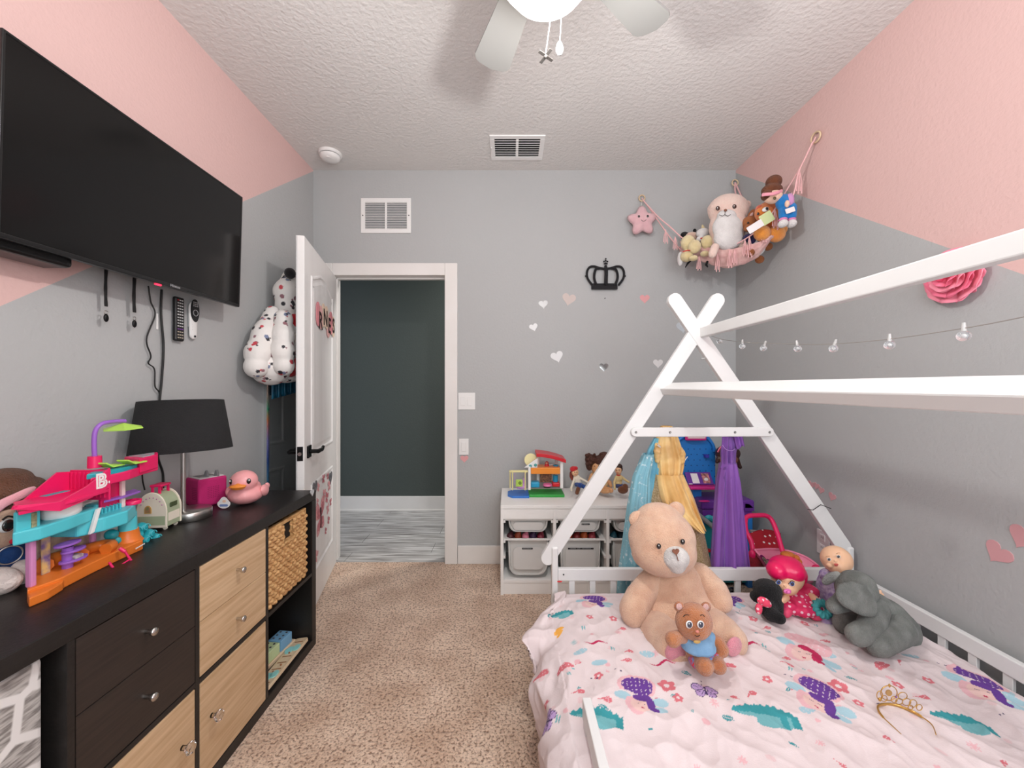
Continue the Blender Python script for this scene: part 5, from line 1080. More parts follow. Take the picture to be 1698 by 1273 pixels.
for p, s, r_, cp_, st_ in ((r5(868, 875), 0.094, -0.15, 'pur', 'pur'), (r6(480, 825), 0.094, -0.75, 'pur', 'pur'), (r6(1480, 730), 0.105, -0.75, 'pur', 'pur'), (r5(540, 225), 0.088, -0.3, 'pur', 'pur'), (r5(1450, 225), 0.075, -0.9, 'pur', 'pur'), (r6(400, 520), 0.105, -0.8, 'pnk', 'cri')): put([p], s, toad(cp_, st_), r_)
for p in [(1040, 1114), (1322, 1128), (1576, 1102), (1385, 1035), (1000, 1120)]: put([p], 0.02, dash)
for i in range(8): paint(random.uniform(0.3, 1.5), random.uniform(0.0, 0.75), 0.09, random.uniform(-1, 1), random.choice([toad('pur', 'pur'), bird, toad('pnk', 'cri')]))
DUV = M('printed_duvet', (244,232,235), 0.85, bump=0.25, bscale=260, vcol=True, spec=0.1)
dm = MB(); W_ = NU+1
dm.add(verts, [(j*W_+i, j*W_+i+1, (j+1)*W_+i+1, (j+1)*W_+i) for j in range(NV) for i in range(NU)], None, True)
duv = tag(dm.build('duvet', DUV, None, colors=cols, solid=0.0), 'pale pink duvet printed with fairies, flowers and fruit on the bed', 'duvet')
md = duv.modifiers.new('s', 'SOLIDIFY'); md.thickness = 0.009; md.offset = -1
sheet_ = MB().grid(lambda u, v: Vector((0.125+0.012*math.sin(v*40)+0.03*(1-u)*0+0.02*math.sin(u*PI), lerp(0.9, 1.47, v), lerp(0.03, 0.17, u)+0.01*math.sin(v*23))), 8, 60)
tag(sheet_.build('bed_skirt', M('mauve_sheet', (190,160,176), 0.9), None, solid=0.004), 'mauve sheet edge hanging out below the duvet', 'sheet')

# ---------------------------------------------------------------- big peach teddy bear
PEA = plush('peach_plush', (236,196,166), (222,174,144)); WHP = plush('white_plush', (240,236,232)); EYE = M('black_eye', (22,14,12), 0.15, coat=1)
t = thing('teddy_bear', 'giant peach teddy bear sitting against the far bed end', 'teddy bear', (P(1120, 1060, 1.58).x, 1.58, 0.36))
blob('body', PEA, t, [('e', P(1120, 992, 1.615), (0.148, 0.115, 0.15)), ('e', P(1124, 1022, 1.585), (0.172, 0.15, 0.125)), ('e', P(1120, 960, 1.62), (0.115, 0.095, 0.08)),
     ('e', P(1092, 1044, 1.57), (0.09, 0.08, 0.08)), ('e', P(1170, 1036, 1.57), (0.08, 0.08, 0.075))], 0.008, 8, wrinkle=0.005, wscale=16)
for lg in ([('c', [P(1088, 1042, 1.53), P(1102, 1060, 1.43), P(1117, 1074, 1.36)], [0.080, 0.072, 0.060]), ('e', P(1120, 1081, 1.352), (0.052, 0.026, 0.058))], [('c', [P(1176, 1036, 1.53), P(1198, 1050, 1.43), P(1214, 1062, 1.385)], [0.072, 0.063, 0.052]), ('e', P(1216, 1068, 1.37), (0.045, 0.026, 0.052))]):
    blob('leg', PEA, t, lg, 0.007, 7, wrinkle=0.003, wscale=20)
for am in ([('c', [P(1082, 960, 1.60), P(1060, 990, 1.555), P(1051, 1010, 1.53)], [0.046, 0.055, 0.055]), ('e', P(1050, 1018, 1.525), (0.046, 0.05, 0.045))], [('c', [P(1160, 952, 1.60), P(1184, 976, 1.565), P(1194, 996, 1.545)], [0.046, 0.050, 0.047])]):
    blob('arm', PEA, t, am, 0.007, 7, wrinkle=0.003, wscale=20)
blob('head', PEA, t, [('e', P(1097, 893, 1.58), (0.130, 0.112, 0.118)), ('e', P(1100, 912, 1.565), (0.126, 0.110, 0.098)), ('e', P(1092, 868, 1.60), (0.098, 0.085, 0.085))], 0.008, 8, wrinkle=0.003, wscale=18)
for c in (P(1057, 861, 1.60), P(1121, 846, 1.60)):
    e = blob('ear', PEA, t, [('e', c, (0.036, 0.022, 0.036)), ('e', c+Vector((0.012 if c.x < 0.6 else -0.008, 0.0, -0.018)), (0.03, 0.024, 0.03))], 0.006, 6)
blob('muzzle', WHP, t, [('e', P(1121, 925, 1.468), (0.050, 0.034, 0.044), (0, 0.2, 0)), ('e', P(1122, 937, 1.475), (0.034, 0.030, 0.030))], 0.005, 8)
for c in (P(1092.5, 905.5, 1.466), P(1132, 898, 1.463)):
    e = MB().ell(c, (0.0085, 0.006, 0.0105)).build('eye', EYE, t); MB().ell(c+Vector((-0.002, -0.0055, 0.004)), 0.0018).build('eye_glint', M('white_plastic'), e)
nc = P(1120.5, 915, 1.4335); nm = M('brown_thread', (132,84,64), 0.8)
no_ = MB().prism(heart2d(0.026), -0.002, 0.004, frame(nc, Vector((1, 0, 0.1)).normalized(), Vector((-0.05, 0.25, 1)).normalized(), Vector((0.05, -1, 0.25)).normalized())).build('nose', nm, t, label='brown heart shaped nose')
MB().tube([P(1122, 920, 1.432), P(1123.5, 925, 1.432), P(1124.5, 930, 1.434)], 0.0013, 6).build('mouth', nm, t)
PAD = plush('pink_pad', (238,150,166))
blob('foot_pad', PAD, t, [('e', P(1120.5, 1083, 1.318), (0.036, 0.014, 0.040), (0.1, 0, -0.1))], 0.004, 4, label='pink foot pad'); blob('foot_pad', PAD, t, [('e', P(1217, 1072, 1.334), (0.031, 0.013, 0.036), (0.1, 0, 0.25))], 0.004, 4, label='pink foot pad')

# ---------------------------------------------------------------- small brown bear in a blue shirt
TB = plush('tan_bear_plush', (196,124,74), (170,98,54)); BSH = fabric('light_blue_shirt', (136,180,216), (120,164,204))
t = thing('teddy_bear', 'small brown teddy bear in a light blue shirt between the big feet', 'teddy bear', (P(1158, 1100, 1.25).x, 1.25, 0.36))
q5 = lambda a, c, Y: P(1000+a/4.108, 820+c/4.108, Y)
blob('body', TB, t, [('e', q5(650, 1075, 1.265), (0.042, 0.036, 0.040)), ('e', q5(690, 1120, 1.255), (0.045, 0.04, 0.026)),
     ('c', [q5(560, 975, 1.26), q5(510, 968, 1.245), q5(475, 985, 1.235)], [0.016, 0.020, 0.024]), ('c', [q5(735, 975, 1.27), q5(785, 1010, 1.26), q5(805, 1055, 1.25)], [0.017, 0.021, 0.023]),
     ('c', [q5(660, 1125, 1.25), q5(690, 1170, 1.205)], [0.028, 0.026]), ('c', [q5(740, 1120, 1.25), q5(785, 1165, 1.215)], [0.027, 0.024])], 0.004, 6)
blob('head', TB, t, [('e', q5(618, 865, 1.245), (0.056, 0.048, 0.054)), ('e', q5(640, 925, 1.225), (0.034, 0.032, 0.022)), ('e', q5(618, 805, 1.25), (0.042, 0.036, 0.03))], 0.004, 6)
for c in ((518, 762), (700, 765)):
    e = blob('ear', TB, t, [('e', q5(c[0], c[1], 1.255), (0.017, 0.009, 0.017))], 0.003, 3); MB().ell(q5(c[0], c[1], 1.2455), (0.0095, 0.003, 0.0105)).build('inner_ear', plush('pale_pink_plush', (244,196,190)), e)
for c in ((587, 884), (664, 884)):
    e = MB().ell(q5(c[0], c[1], 1.196), (0.0105, 0.004, 0.0118)).build('eye', M('white_plastic'), t); MB().ell(q5(c[0]+3, c[1]+2, 1.1925), (0.0072, 0.003, 0.0092)).build('iris', M('navy_iris', (34,44,66), 0.15, coat=1), e); MB().ell(q5(c[0]-1, c[1]-5, 1.189), 0.0018).build('eye_glint', M('white_plastic'), e)
for pts in (((545, 832), (562, 818), (585, 820)), ((662, 822), (680, 818), (692, 832))): MB().tube(spline([q5(a, c, 1.197) for a, c in pts], 5), 0.0012, 6).build('brow', M('dark_thread'), t)
MB().ell(q5(642, 932, 1.188), (0.006, 0.004, 0.004)).build('nose', M('dusky_pink', (206,128,112), 0.6), t); MB().tube(spline([q5(625, 955, 1.194), q5(640, 966, 1.19), q5(660, 957, 1.194)], 5), 0.001, 6).build('mouth', M('dark_thread'), t)
blob('shirt', BSH, t, [('e', q5(645, 1000, 1.262), (0.050, 0.044, 0.030)), ('e', q5(648, 1030, 1.258), (0.054, 0.048, 0.020)), ('e', q5(555, 968, 1.262), (0.018, 0.02, 0.018)), ('e', q5(728, 970, 1.268), (0.018, 0.02, 0.018))], 0.004, 4)
b = MB(); b.ell(q5(640, 1000, 1.212), (0.011, 0.004, 0.006)); b.build('shirt_badge', M('gold_badge', (206,168,96), 0.5), t, label='small gold badge on the shirt')
PNT = M('patterned_shorts', (110,150,200), 0.9, var=(210,50,60), vscale=120, detail=1)
blob('shorts', PNT, t, [('e', q5(692, 1108, 1.252), (0.051, 0.046, 0.023), (0, -0.35, 0)), ('e', q5(650, 1135, 1.24), (0.03, 0.034, 0.02))], 0.004, 4, label='patterned blue and red shorts')

# ---------------------------------------------------------------- grey elephant, baby doll, pink haired doll, black plush
q4 = lambda a, c, Y: P(1200+a/4.547, 820+c/4.547, Y)
EG_ = plush('grey_plush', (136,140,136), (110,114,110)); EGL = plush('light_grey_plush', (166,168,164))
t = thing('plush_elephant', 'grey plush elephant bending forward against the side rail', 'plush elephant', (P(1460, 1070, 1.42).x, 1.42, 0.36))
blob('body', EG_, t, [('e', q4(1225, 925, 1.47), (0.085, 0.07, 0.066), (0, 0.65, 0)), ('e', q4(1310, 1010, 1.455), (0.062, 0.07, 0.068)), ('e', q4(1140, 850, 1.47), (0.055, 0.06, 0.055)), ('e', q4(1250, 1040, 1.45), (0.06, 0.06, 0.05))], 0.006, 8)
blob('front_leg', EG_, t, [('c', [q4(1150, 860, 1.415), q4(1125, 950, 1.375), q4(1085, 1015, 1.345), q4(1010, 1058, 1.325)], [0.040, 0.040, 0.036, 0.036])], 0.005, 7)
blob('hind_leg', EG_, t, [('c', [q4(1320, 1020, 1.40), q4(1250, 1075, 1.355), q4(1175, 1125, 1.325)], [0.052, 0.044, 0.040]), ('e', q4(1160, 1135, 1.318), (0.036, 0.034, 0.038))], 0.005, 7)
blob('head', EG_, t, [('e', q4(1000, 720, 1.45), (0.066, 0.062, 0.062)), ('e', q4(1010, 655, 1.46), (0.052, 0.056, 0.036)), ('c', [q4(930, 790, 1.43), q4(880, 820, 1.415), q4(830, 842, 1.40)], [0.038, 0.030, 0.026])], 0.006, 8)
blob('far_leg', EG_, t, [('c', [q4(1080, 900, 1.50), q4(1000, 950, 1.49), q4(910, 970, 1.47)], [0.045, 0.042, 0.038])], 0.006, 6)
ev = [q4(870, 690, 1.375), q4(960, 668, 1.380), q4(1040, 700, 1.375), q4(1100, 760, 1.365), q4(1138, 840, 1.355), q4(1128, 900, 1.350), q4(1060, 898, 1.345), q4(980, 860, 1.345), q4(900, 815, 1.350), q4(860, 755, 1.360)]
ec = sum(ev, Vector())/len(ev); es = spline(ev+[ev[0]], 5)[:-1]; ne = len(es)
prs = [('e', ec.lerp(p_, f_)+Vector((0, -0.006*(1-f_), 0)), (0.014, 0.0085, 0.014)) for p_ in es for f_ in (0.9, 0.62, 0.34)]+[('e', ec, (0.03, 0.012, 0.03)), ('c', [q4(900, 700, 1.385), q4(1040, 690, 1.39)], [0.014, 0.016])]
blob('ear', EG_, t, prs, 0.0045, 5, label='large folded grey ear')
e = blob('ear', EGL, t, [('e', q4(795, 632, 1.49), (0.038, 0.012, 0.020), (0, -0.35, 0.3)), ('e', q4(850, 620, 1.49), (0.022, 0.014, 0.022))], 0.004, 5, label='far ear standing out, paler inside')
blob('tail', EG_, t, [('c', [q4(1385, 980, 1.43), q4(1405, 1010, 1.43), q4(1408, 1040, 1.42)], [0.009, 0.008, 0.012])], 0.003, 3)
VIN = M('doll_vinyl', (240,194,158), 0.4, sss=0.12); LAV = fabric('lavender_cloth', (196,178,212), (178,158,200))
t = thing('baby_doll', 'bald baby doll in lavender clothes sitting behind the grey elephant', 'doll', (P(1392, 1010, 1.62).x, 1.62, 0.35))
hd = q4(850, 490, 1.64)
blob('head', VIN, t, [('e', hd, (0.055, 0.056, 0.055)), ('e', q4(850, 530, 1.615), (0.040, 0.040, 0.034)), ('e', q4(850, 590, 1.65), (0.026, 0.026, 0.03)), ('e', q4(800, 530, 1.60), (0.014, 0.012, 0.012)), ('e', q4(895, 525, 1.60), (0.014, 0.012, 0.012)), ('e', q4(960, 500, 1.655), (0.008, 0.011, 0.016)), ('e', q4(843, 500, 1.578), (0.0075, 0.008, 0.006))], 0.0035, 5)
for c in ((795, 488), (866, 467)):
    e = MB().ell(q4(c[0], c[1], 1.590), (0.008, 0.005, 0.0062)).build('eye', M('white_plastic'), t); MB().ell(q4(c[0], c[1], 1.5855), (0.0052, 0.0025, 0.0055)).build('iris', M('grey_iris', (84,92,98), 0.2, coat=1), e); MB().ell(q4(c[0], c[1], 1.5835), 0.0024).build('pupil', EYE, e)
MB().ell(q4(848, 525, 1.5755), (0.0085, 0.004, 0.004)).ell(q4(848, 533, 1.577), (0.0065, 0.004, 0.004)).build('lips', M('doll_lips', (206,92,84), 0.4), t)
for c in ((783, 464), (862, 440)): MB().tube(spline([q4(c[0]-14, c[1]+6, 1.592), q4(c[0], c[1], 1.589), q4(c[0]+16, c[1], 1.594)], 4), 0.001, 5).build('brow', M('fair_brow', (188,140,104), 0.8), t)
blob('dress', M('lavender_stripe', (214,204,226), 0.9, var=(150,130,184), vscale=70), t, [('e', q4(810, 700, 1.65), (0.055, 0.045, 0.075)), ('e', q4(800, 610, 1.64), (0.038, 0.036, 0.028)), ('e', q4(860, 780, 1.62), (0.05, 0.05, 0.045))], 0.005, 5)
blob('leg', LAV, t, [('c', [q4(870, 850, 1.60), q4(830, 920, 1.55), q4(775, 955, 1.53)], [0.028, 0.025, 0.020])], 0.004, 5); blob('leg', LAV, t, [('c', [q4(920, 860, 1.60), q4(925, 960, 1.56), q4(930, 1025, 1.52)], [0.026, 0.024, 0.016])], 0.004, 5)
blob('arm', VIN, t, [('c', [q4(1000, 720, 1.66), q4(1100, 740, 1.60), q4(1165, 740, 1.58), q4(1190, 755, 1.575)], [0.015, 0.013, 0.012, 0.009]), ('c', [q4(1170, 735, 1.58), q4(1185, 725, 1.575)], [0.005, 0.004])], 0.003, 4)
t = thing('baby_doll', 'doll with hot pink hair and pink polka dot dress on the bed', 'doll', (P(1318, 1010, 1.62).x, 1.62, 0.35))
hc = q4(478, 610, 1.62)
blob('head', VIN, t, [('e', hc, (0.060, 0.058, 0.062)), ('e', q4(470, 690, 1.60), (0.042, 0.042, 0.032)), ('e', q4(596, 655, 1.635), (0.010, 0.012, 0.016)), ('e', q4(462, 690, 1.553), (0.006, 0.008, 0.006))], 0.004, 5)
HPH = M('hot_pink_hair', (228,20,92), 0.28)
blob('hair', HPH, t, [('e', q4(472, 558, 1.625), (0.066, 0.064, 0.052)), ('e', q4(520, 580, 1.60), (0.046, 0.045, 0.04)), ('e', q4(400, 570, 1.61), (0.036, 0.042, 0.036)), ('e', q4(565, 600, 1.63), (0.026, 0.04, 0.04))], 0.004, 6, label='glossy moulded hot pink hair')
blob('hair_bun', M('brown_hair', (190,104,34), 0.5, bump=1, bscale=200), t, [('e', q4(480, 452, 1.645), (0.027, 0.022, 0.013)), ('e', q4(545, 475, 1.64), (0.014, 0.014, 0.012)), ('e', q4(570, 505, 1.64), (0.010, 0.012, 0.012))], 0.003, 3, label='amber brown curly hair piece')
for c in ((412, 660), (515, 672)):
    e = MB().ell(q4(c[0], c[1], 1.5665), (0.0125, 0.005, 0.010)).build('eye', M('white_plastic'), t); MB().ell(q4(c[0]+2, c[1], 1.5622), (0.0085, 0.003, 0.0088)).build('iris', M('blue_iris', (60,90,160), 0.15, coat=1), e); MB().ell(q4(c[0]+2, c[1], 1.5598), 0.0042).build('pupil', EYE, e)
    MB().tube(spline([q4(c[0]-26, c[1]+2, 1.566), q4(c[0], c[1]-24, 1.561), q4(c[0]+28, c[1]-6, 1.567)], 5), 0.0013, 5).build('lashes', M('dark_thread'), e)
MB().ell(q4(480, 728, 1.558), (0.015, 0.006, 0.010)).ell(q4(490, 735, 1.550), (0.008, 0.006, 0.006)).build('pacifier', M('pink_plastic', (236,120,190), 0.35), t, label='pink pacifier in the mouth')
def dots(v):
    k = math.hypot((v.x*38) % 1-0.5, ((v.z*38+0.5*(int(v.x*38) % 2)) % 1)-0.5); return L((246,214,222)) if k < 0.26 else L((216,40,96))
DRS = dotted('polka_dress', (216,40,96), (246,200,214), 52, 0.30)
blob('dress', DRS, t, [('e', q4(560, 790, 1.61), (0.062, 0.045, 0.040)), ('e', q4(590, 850, 1.58), (0.075, 0.055, 0.028)), ('e', q4(640, 730, 1.62), (0.042, 0.035, 0.026)), ('e', q4(480, 840, 1.58), (0.05, 0.04, 0.024))], 0.004, 4, wrinkle=0.006, wscale=45)
blob('arm', VIN, t, [('c', [q4(650, 760, 1.60), q4(690, 790, 1.57), q4(710, 805, 1.56)], [0.016, 0.014, 0.010]), ('c', [q4(700, 800, 1.56), q4(715, 790, 1.555)], [0.005, 0.004])], 0.003, 3); blob('arm', VIN, t, [('c', [q4(470, 775, 1.58), q4(445, 795, 1.55), q4(435, 800, 1.54)], [0.014, 0.012, 0.009])], 0.003, 3)
blob('leg', M('rose_legging', (226,70,110), 0.6), t, [('c', [q4(640, 850, 1.58), q4(690, 905, 1.55), q4(715, 915, 1.54)], [0.022, 0.022, 0.016])], 0.004, 4); blob('leg', M('rose_legging'), t, [('c', [q4(480, 860, 1.57), q4(470, 890, 1.55)], [0.024, 0.018])], 0.004, 4)
t = thing('hair_scrunchie', 'teal crinkled scrunchie lying beside the polka dot dress', 'scrunchie', (P(1364, 1010, 1.53).x, 1.53, 0.36))
c0 = q4(745, 860, 1.535); pts = [c0+Vector((0.024*math.cos(a), 0.012*math.sin(a), 0.018*math.sin(a*1.0))) for a in [2*PI*i/36 for i in range(36)]]
MB().tube(pts, [0.013+0.004*math.sin(i*2.1) for i in range(36)], 8, True).build('ruffle', M('teal_velvet', (70,168,172), 0.7, bump=1, bscale=200), t)
BLP = plush('black_plush', (26,26,28), (18,18,20), sheen=0.3)
t = thing('plush_toy', 'floppy black plush toy with a pink polka dot bow', 'plush toy', (P(1280, 1015, 1.57).x, 1.57, 0.36))
blob('body', BLP, t, [('e', q4(330, 720, 1.58), (0.052, 0.05, 0.042)), ('e', q4(350, 800, 1.57), (0.044, 0.05, 0.045)), ('e', q4(245, 770, 1.60), (0.022, 0.03, 0.02)), ('c', [q4(330, 850, 1.54), q4(360, 905, 1.51), q4(420, 930, 1.49)], [0.034, 0.026, 0.022]), ('e', q4(400, 860, 1.55), (0.02, 0.03, 0.035))], 0.005, 6)
def dots2(v):
    k = math.hypot((v.x*45) % 1-0.5, ((v.z*45+0.5*(int(v.x*45) % 2)) % 1)-0.5); return L((250,220,226)) if k < 0.27 else L((236,74,108))
BOWM = dotted('polka_bow', (236,74,108), (250,220,226), 62, 0.30)
blob('bow', BOWM, t, [('e', q4(310, 810, 1.515), (0.030, 0.012, 0.016), (0, 0.6, 0)), ('e', q4(265, 860, 1.515), (0.013, 0.011, 0.022)), ('e', q4(275, 800, 1.512), (0.011, 0.012, 0.012))], 0.003, 3, label='pink bow with white dots')
tag(blob('fabric_scrap', M('magenta_fabric'), None, [('e', q4(1275, 1148, 1.335), (0.030, 0.02, 0.016)), ('e', q4(1295, 1135, 1.345), (0.014, 0.012, 0.010))], 0.004, 3), 'small magenta cloth peeking out under the elephant', 'cloth')

# ---------------------------------------------------------------- gold toy tiara
GLD = M('gold_plastic_metal', (206,164,92), 0.28, 0.85)
t = thing('tiara', 'gold openwork toy tiara lying on the duvet at the near edge', 'tiara', PZ(1495, 1180, 0.36))
q8 = lambda a, c: (1420+a/12.12, 1100+c/12.12)
def TZ(a, c, z=0.368): x, y = q8(a, c); return PZ(x, y, z)
bp_ = [TZ(900, 1420), TZ(700, 1230), TZ(540, 1080), TZ(450, 960), TZ(432, 870), TZ(500, 825), TZ(640, 815), TZ(800, 835), TZ(980, 900), TZ(1150, 975), TZ(1330, 1080), TZ(1520, 1230), TZ(1600, 1420)]
MB().tube(spline(bp_, 6), [0.0018]*12+[0.0042]*48+[0.002]*13, 8, flat=0.6, up=(0,0,1)).build('band', GLD, t)
def TO(a, c, base): x, y = q8(a, c); return P(x, y, TZ(*base).y)
def loop(cx, cy, rx, ry, base, r=0.0011): return MB().tube([TO(cx+rx*math.cos(a), cy+ry*math.sin(a), base) for a in [2*PI*i/24 for i in range(24)]], r, 6, True)
loop(655, 590, 165, 150, (640, 815), 0.0013).build('main_scroll', GLD, t)
o_ = MB().cyl(TO(655, 590, (640, 815))+Vector((0, 0.002, 0)), TO(655, 590, (640, 815))+Vector((0, -0.001, 0)), 0.0085).build('medallion', M('matte_gold', (196,158,104), 0.5, 0.4), t)
MB().ell(TO(665, 440, (640, 815)), (0.003, 0.0025, 0.0055)).build('point', GLD, t)
for (cx, cy, rx, ry, bs_) in ((470, 640, 60, 90, (450, 860)), (930, 650, 90, 75, (900, 870)), (1010, 770, 85, 70, (980, 900)), (860, 760, 70, 60, (860, 850)), (1140, 800, 75, 75, (1080, 940)), (1265, 880, 58, 60, (1230, 1010)), (560, 700, 60, 60, (560, 820)), (760, 720, 60, 60, (740, 825)), (1090, 880, 50, 45, (1090, 950))):
    loop(cx, cy, rx, ry, bs_).build('scroll', GLD, t)
MB().ell(TO(470, 720, (450, 860)), (0.004, 0.003, 0.0055)).build('side_ornament', GLD, t)
MB().ell(TO(800, 670, (800, 840)), (0.002, 0.002, 0.003)).build('gem', M('purple_gem', (140,80,160), 0.1, coat=1), t)
# ---------------------------------------------------------------- costumes hanging behind the bed crossbar
def garment(rows, Yc, dep, pl, seed, n=72, zz=None):
    """closed pleated tube of cloth; rows = (photo y, left x, right x) read at depth Yc"""
    mb = MB(); rr = random.Random(seed); ph = [rr.uniform(0, 6.28) for _ in range(6)]; vs = []
    R = []
    for i in range(len(rows)-1):
        for k in range(8): R.append([lerp(a, b, k/8) for a, b in zip(rows[i], rows[i+1])])
    R.append(list(rows[-1]))
    for j, (py, xl, xr) in enumerate(R):
        a = P(xl, py, Yc); b = P(xr, py, Yc); cx = (a.x+b.x)/2; hw = (b.x-a.x)/2; t_ = j/(len(R)-1)
        for i in range(n):
            th = 2*PI*i/n; f_ = 1+pl*(0.3+0.7*t_)*(math.sin(9*th+ph[0]+1.1*t_)*0.5+math.sin(14*th+ph[1]-1.6*t_)*0.35+math.sin(5*th+ph[2])*0.3)
            vs.append(Vector((cx+hw*math.cos(th)*(1+0.04*math.sin(7*th+ph[3])), Yc+dep*(0.6+0.4*t_)*math.sin(th)*f_, a.z+0.004*math.sin(6*th+ph[4])*t_)))
    N = len(R); mb.add(vs, [(j*n+i, j*n+(i+1) % n, (j+1)*n+(i+1) % n, (j+1)*n+i) for j in range(N-1) for i in range(n)], None, True)
    return mb
GY = 1.935
SATB = M('ice_blue_satin', (110,184,206), 0.4, var=(84,160,190), vscale=14, sheen=0.3); SHB = M('sheer_blue', (150,204,218), 0.5, var=(110,170,190), vscale=30, alpha=0.75)
t = thing('costume_dress', 'ice blue dress up gown hanging leftmost behind the bed crossbar', 'dress', P(1080, 722, GY), group='costumes on the crossbar')
garment([(726, 1084, 1099), (745, 1074, 1097), (775, 1064, 1094), (800, 1058, 1092), (830, 1054, 1092), (870, 1050, 1096)], GY, 0.025, 0.5, 1).build('bodice', SATB, t)
SNOW = M('snow_print', (132,188,204), 0.45, var=(226,240,244), vscale=55, detail=6); SNOW.node_tree.nodes['Color Ramp'].color_ramp.elements[0].position = 0.30; SNOW.node_tree.nodes['Color Ramp'].color_ramp.elements[1].position = 0.42
garment([(752, 1066, 1084), (790, 1050, 1078), (840, 1041, 1078), (900, 1033, 1085), (945, 1027, 1095), (985, 1024, 1100)], GY-0.012, 0.045, 0.55, 2).build('cape', SNOW, t, solid=0.002, label='sheer blue cape with white frost print')
garment([(840, 1050, 1096), (900, 1046, 1104), (980, 1040, 1112)], GY+0.01, 0.03, 0.5, 3).build('skirt', SATB, t)
SATG = M('gold_satin', (246,214,148), 0.35, var=(222,172,100), vscale=11, sheen=0.2); GLT = M('gold_glitter', (224,204,168), 0.35, 0.5, bump=1.5, bscale=700, var=(180,150,104), vscale=160)
t = thing('costume_dress', 'golden yellow ball gown hanging behind the peach bear', 'dress', P(1110, 712, GY), group='costumes on the crossbar')
garment([(706, 1096, 1114), (716, 1091, 1122), (740, 1086, 1130), (760, 1087, 1136), (775, 1088, 1134), (790, 1090, 1130), (806, 1088, 1140)], GY-0.005, 0.036, 0.5, 5).build('bodice', SATG, t)
garment([(786, 1088, 1132), (806, 1090, 1141), (826, 1094, 1150), (846, 1103, 1157), (862, 1120, 1163), (876, 1143, 1166)], GY-0.022, 0.052, 0.85, 6).build('overskirt', SATG, t, label='gathered gold satin overskirt')
garment([(786, 1082, 1128), (830, 1068, 1146), (880, 1060, 1166), (945, 1062, 1180), (985, 1060, 1184)], GY, 0.05, 0.45, 7).build('skirt', GLT, t, label='glittering sequin skirt')
for a_, c_, h_ in ((1130, 757, 0.045), (1090, 750, 0.05)): blob('sleeve', SATG, t, [('e', P(a_, c_, GY-0.02), (0.018, 0.02, h_))], 0.004, 3, wrinkle=0.006, wscale=60)
MB().tube(spline([P(1091, 735, GY-0.035), P(1095, 741, GY-0.05), P(1090, 738, GY-0.055)], 5), 0.004, 6, flat=0.4).build('ribbon', M('white_ribbon', (238,234,230), 0.6), t); MB().beam(P(1132, 768, GY-0.03), P(1140, 757, GY-0.035), (0.004, 0, 0), (0, 0.001, 0.001)).build('hanging_loop', M('white_ribbon'), t)
PU1 = M('purple_chiffon', (128,72,168), 0.55, var=(96,46,140), vscale=9, vstretch=(8,8,0.6), sheen=0.4); PU2 = M('light_purple_chiffon', (150,96,190), 0.6, alpha=0.8)
t = thing('costume_dress', 'purple chiffon dress hanging on the right of the bed crossbar', 'dress', P(1212, 722, GY), group='costumes on the crossbar')
garment([(720, 1198, 1226), (735, 1197, 1224), (750, 1195, 1220), (768, 1196, 1219), (776, 1193, 1221)], GY-0.01, 0.026, 0.6, 8).build('bodice', PU1, t)
garment([(766, 1195, 1220), (790, 1190, 1225), (830, 1187, 1229), (890, 1183, 1234), (938, 1181, 1237)], GY-0.005, 0.048, 0.5, 9).build('skirt', PU1, t)
garment([(768, 1194, 1221), (800, 1188, 1227), (860, 1184, 1233), (938, 1179, 1241)], GY-0.005, 0.056, 0.5, 10).build('overlay', PU2, t, label='sheer lilac chiffon overlay')
garment([(936, 1186, 1212), (955, 1188, 1210)], GY, 0.03, 0.4, 11).build('lining', M('dark_purple_satin', (86,46,120), 0.4), t)
b = MB().grid(lambda u, v: P(lerp(1216, 1231, u)+4*v, lerp(722, 742, v)+3*math.sin(u*6), GY-0.03-0.008*math.sin(u*9)), 14, 8); b.build('frill', PU2, t, solid=0.0015)
MB().tube(spline([P(1198, 738, GY-0.036), P(1204, 745, GY-0.04), P(1213, 747, GY-0.04), P(1219, 744, GY-0.036)], 5), 0.0016, 6).build('piping', M('lilac_piping', (190,150,220), 0.5), t)

# ---------------------------------------------------------------- white toy storage frame with grey bins
TX0, TX1, TY0, TZ1 = -0.055, 0.935, 2.414, 0.545
TW = M('white_melamine', (246,244,241), 0.45); BIN = M('light_grey_bin', (208,206,202), 0.45); RUN = M('white_runner', (232,230,227), 0.4)
t = thing('toy_storage_unit', 'low white toy storage frame with runners along the back wall', 'storage unit', (0.44, 2.62, 0))
MB().box(TX0, TX1, TY0, YB-0.016, TZ1-0.02, TZ1, 0.002).build('top_board', TW, t)
MB().box(TX0, TX1, TY0+0.004, TY0+0.024, TZ1-0.084, TZ1-0.021, 0.001).build('top_rail', TW, t)
MB().box(TX0, TX1, TY0+0.01, YB-0.016, 0.07, 0.088, 0.001).build('bottom_board', TW, t); MB().box(TX0+0.018, TX1-0.018, TY0+0.014, TY0+0.03, 0.0, 0.07, 0.001).build('plinth', TW, t)
px4 = [TX0, TX0+0.32, TX0+0.643, TX1-0.018]
for k, x in enumerate(px4): MB().box(x, x+0.018, TY0+0.002, YB-0.016, 0.0 if k in (0, 3) else 0.088, TZ1-0.02, 0.001).build('side_panel' if k in (0, 3) else 'divider', TW, t)
MB().box(TX0, TX1, YB-0.018, YB-0.015, 0.03, TZ1-0.01).build('back_panel', TW, t)
for k in range(3):
    xa, xb_ = px4[k]+0.018, px4[k+1]
    for z in (0.452, 0.330, 0.235):
        for x0, x1 in ((xa, xa+0.012), (xb_-0.012, xb_)): MB().box(x0, x1, TY0+0.008, YB-0.05, z-0.016, z, 0.002).build('runner', RUN, t)
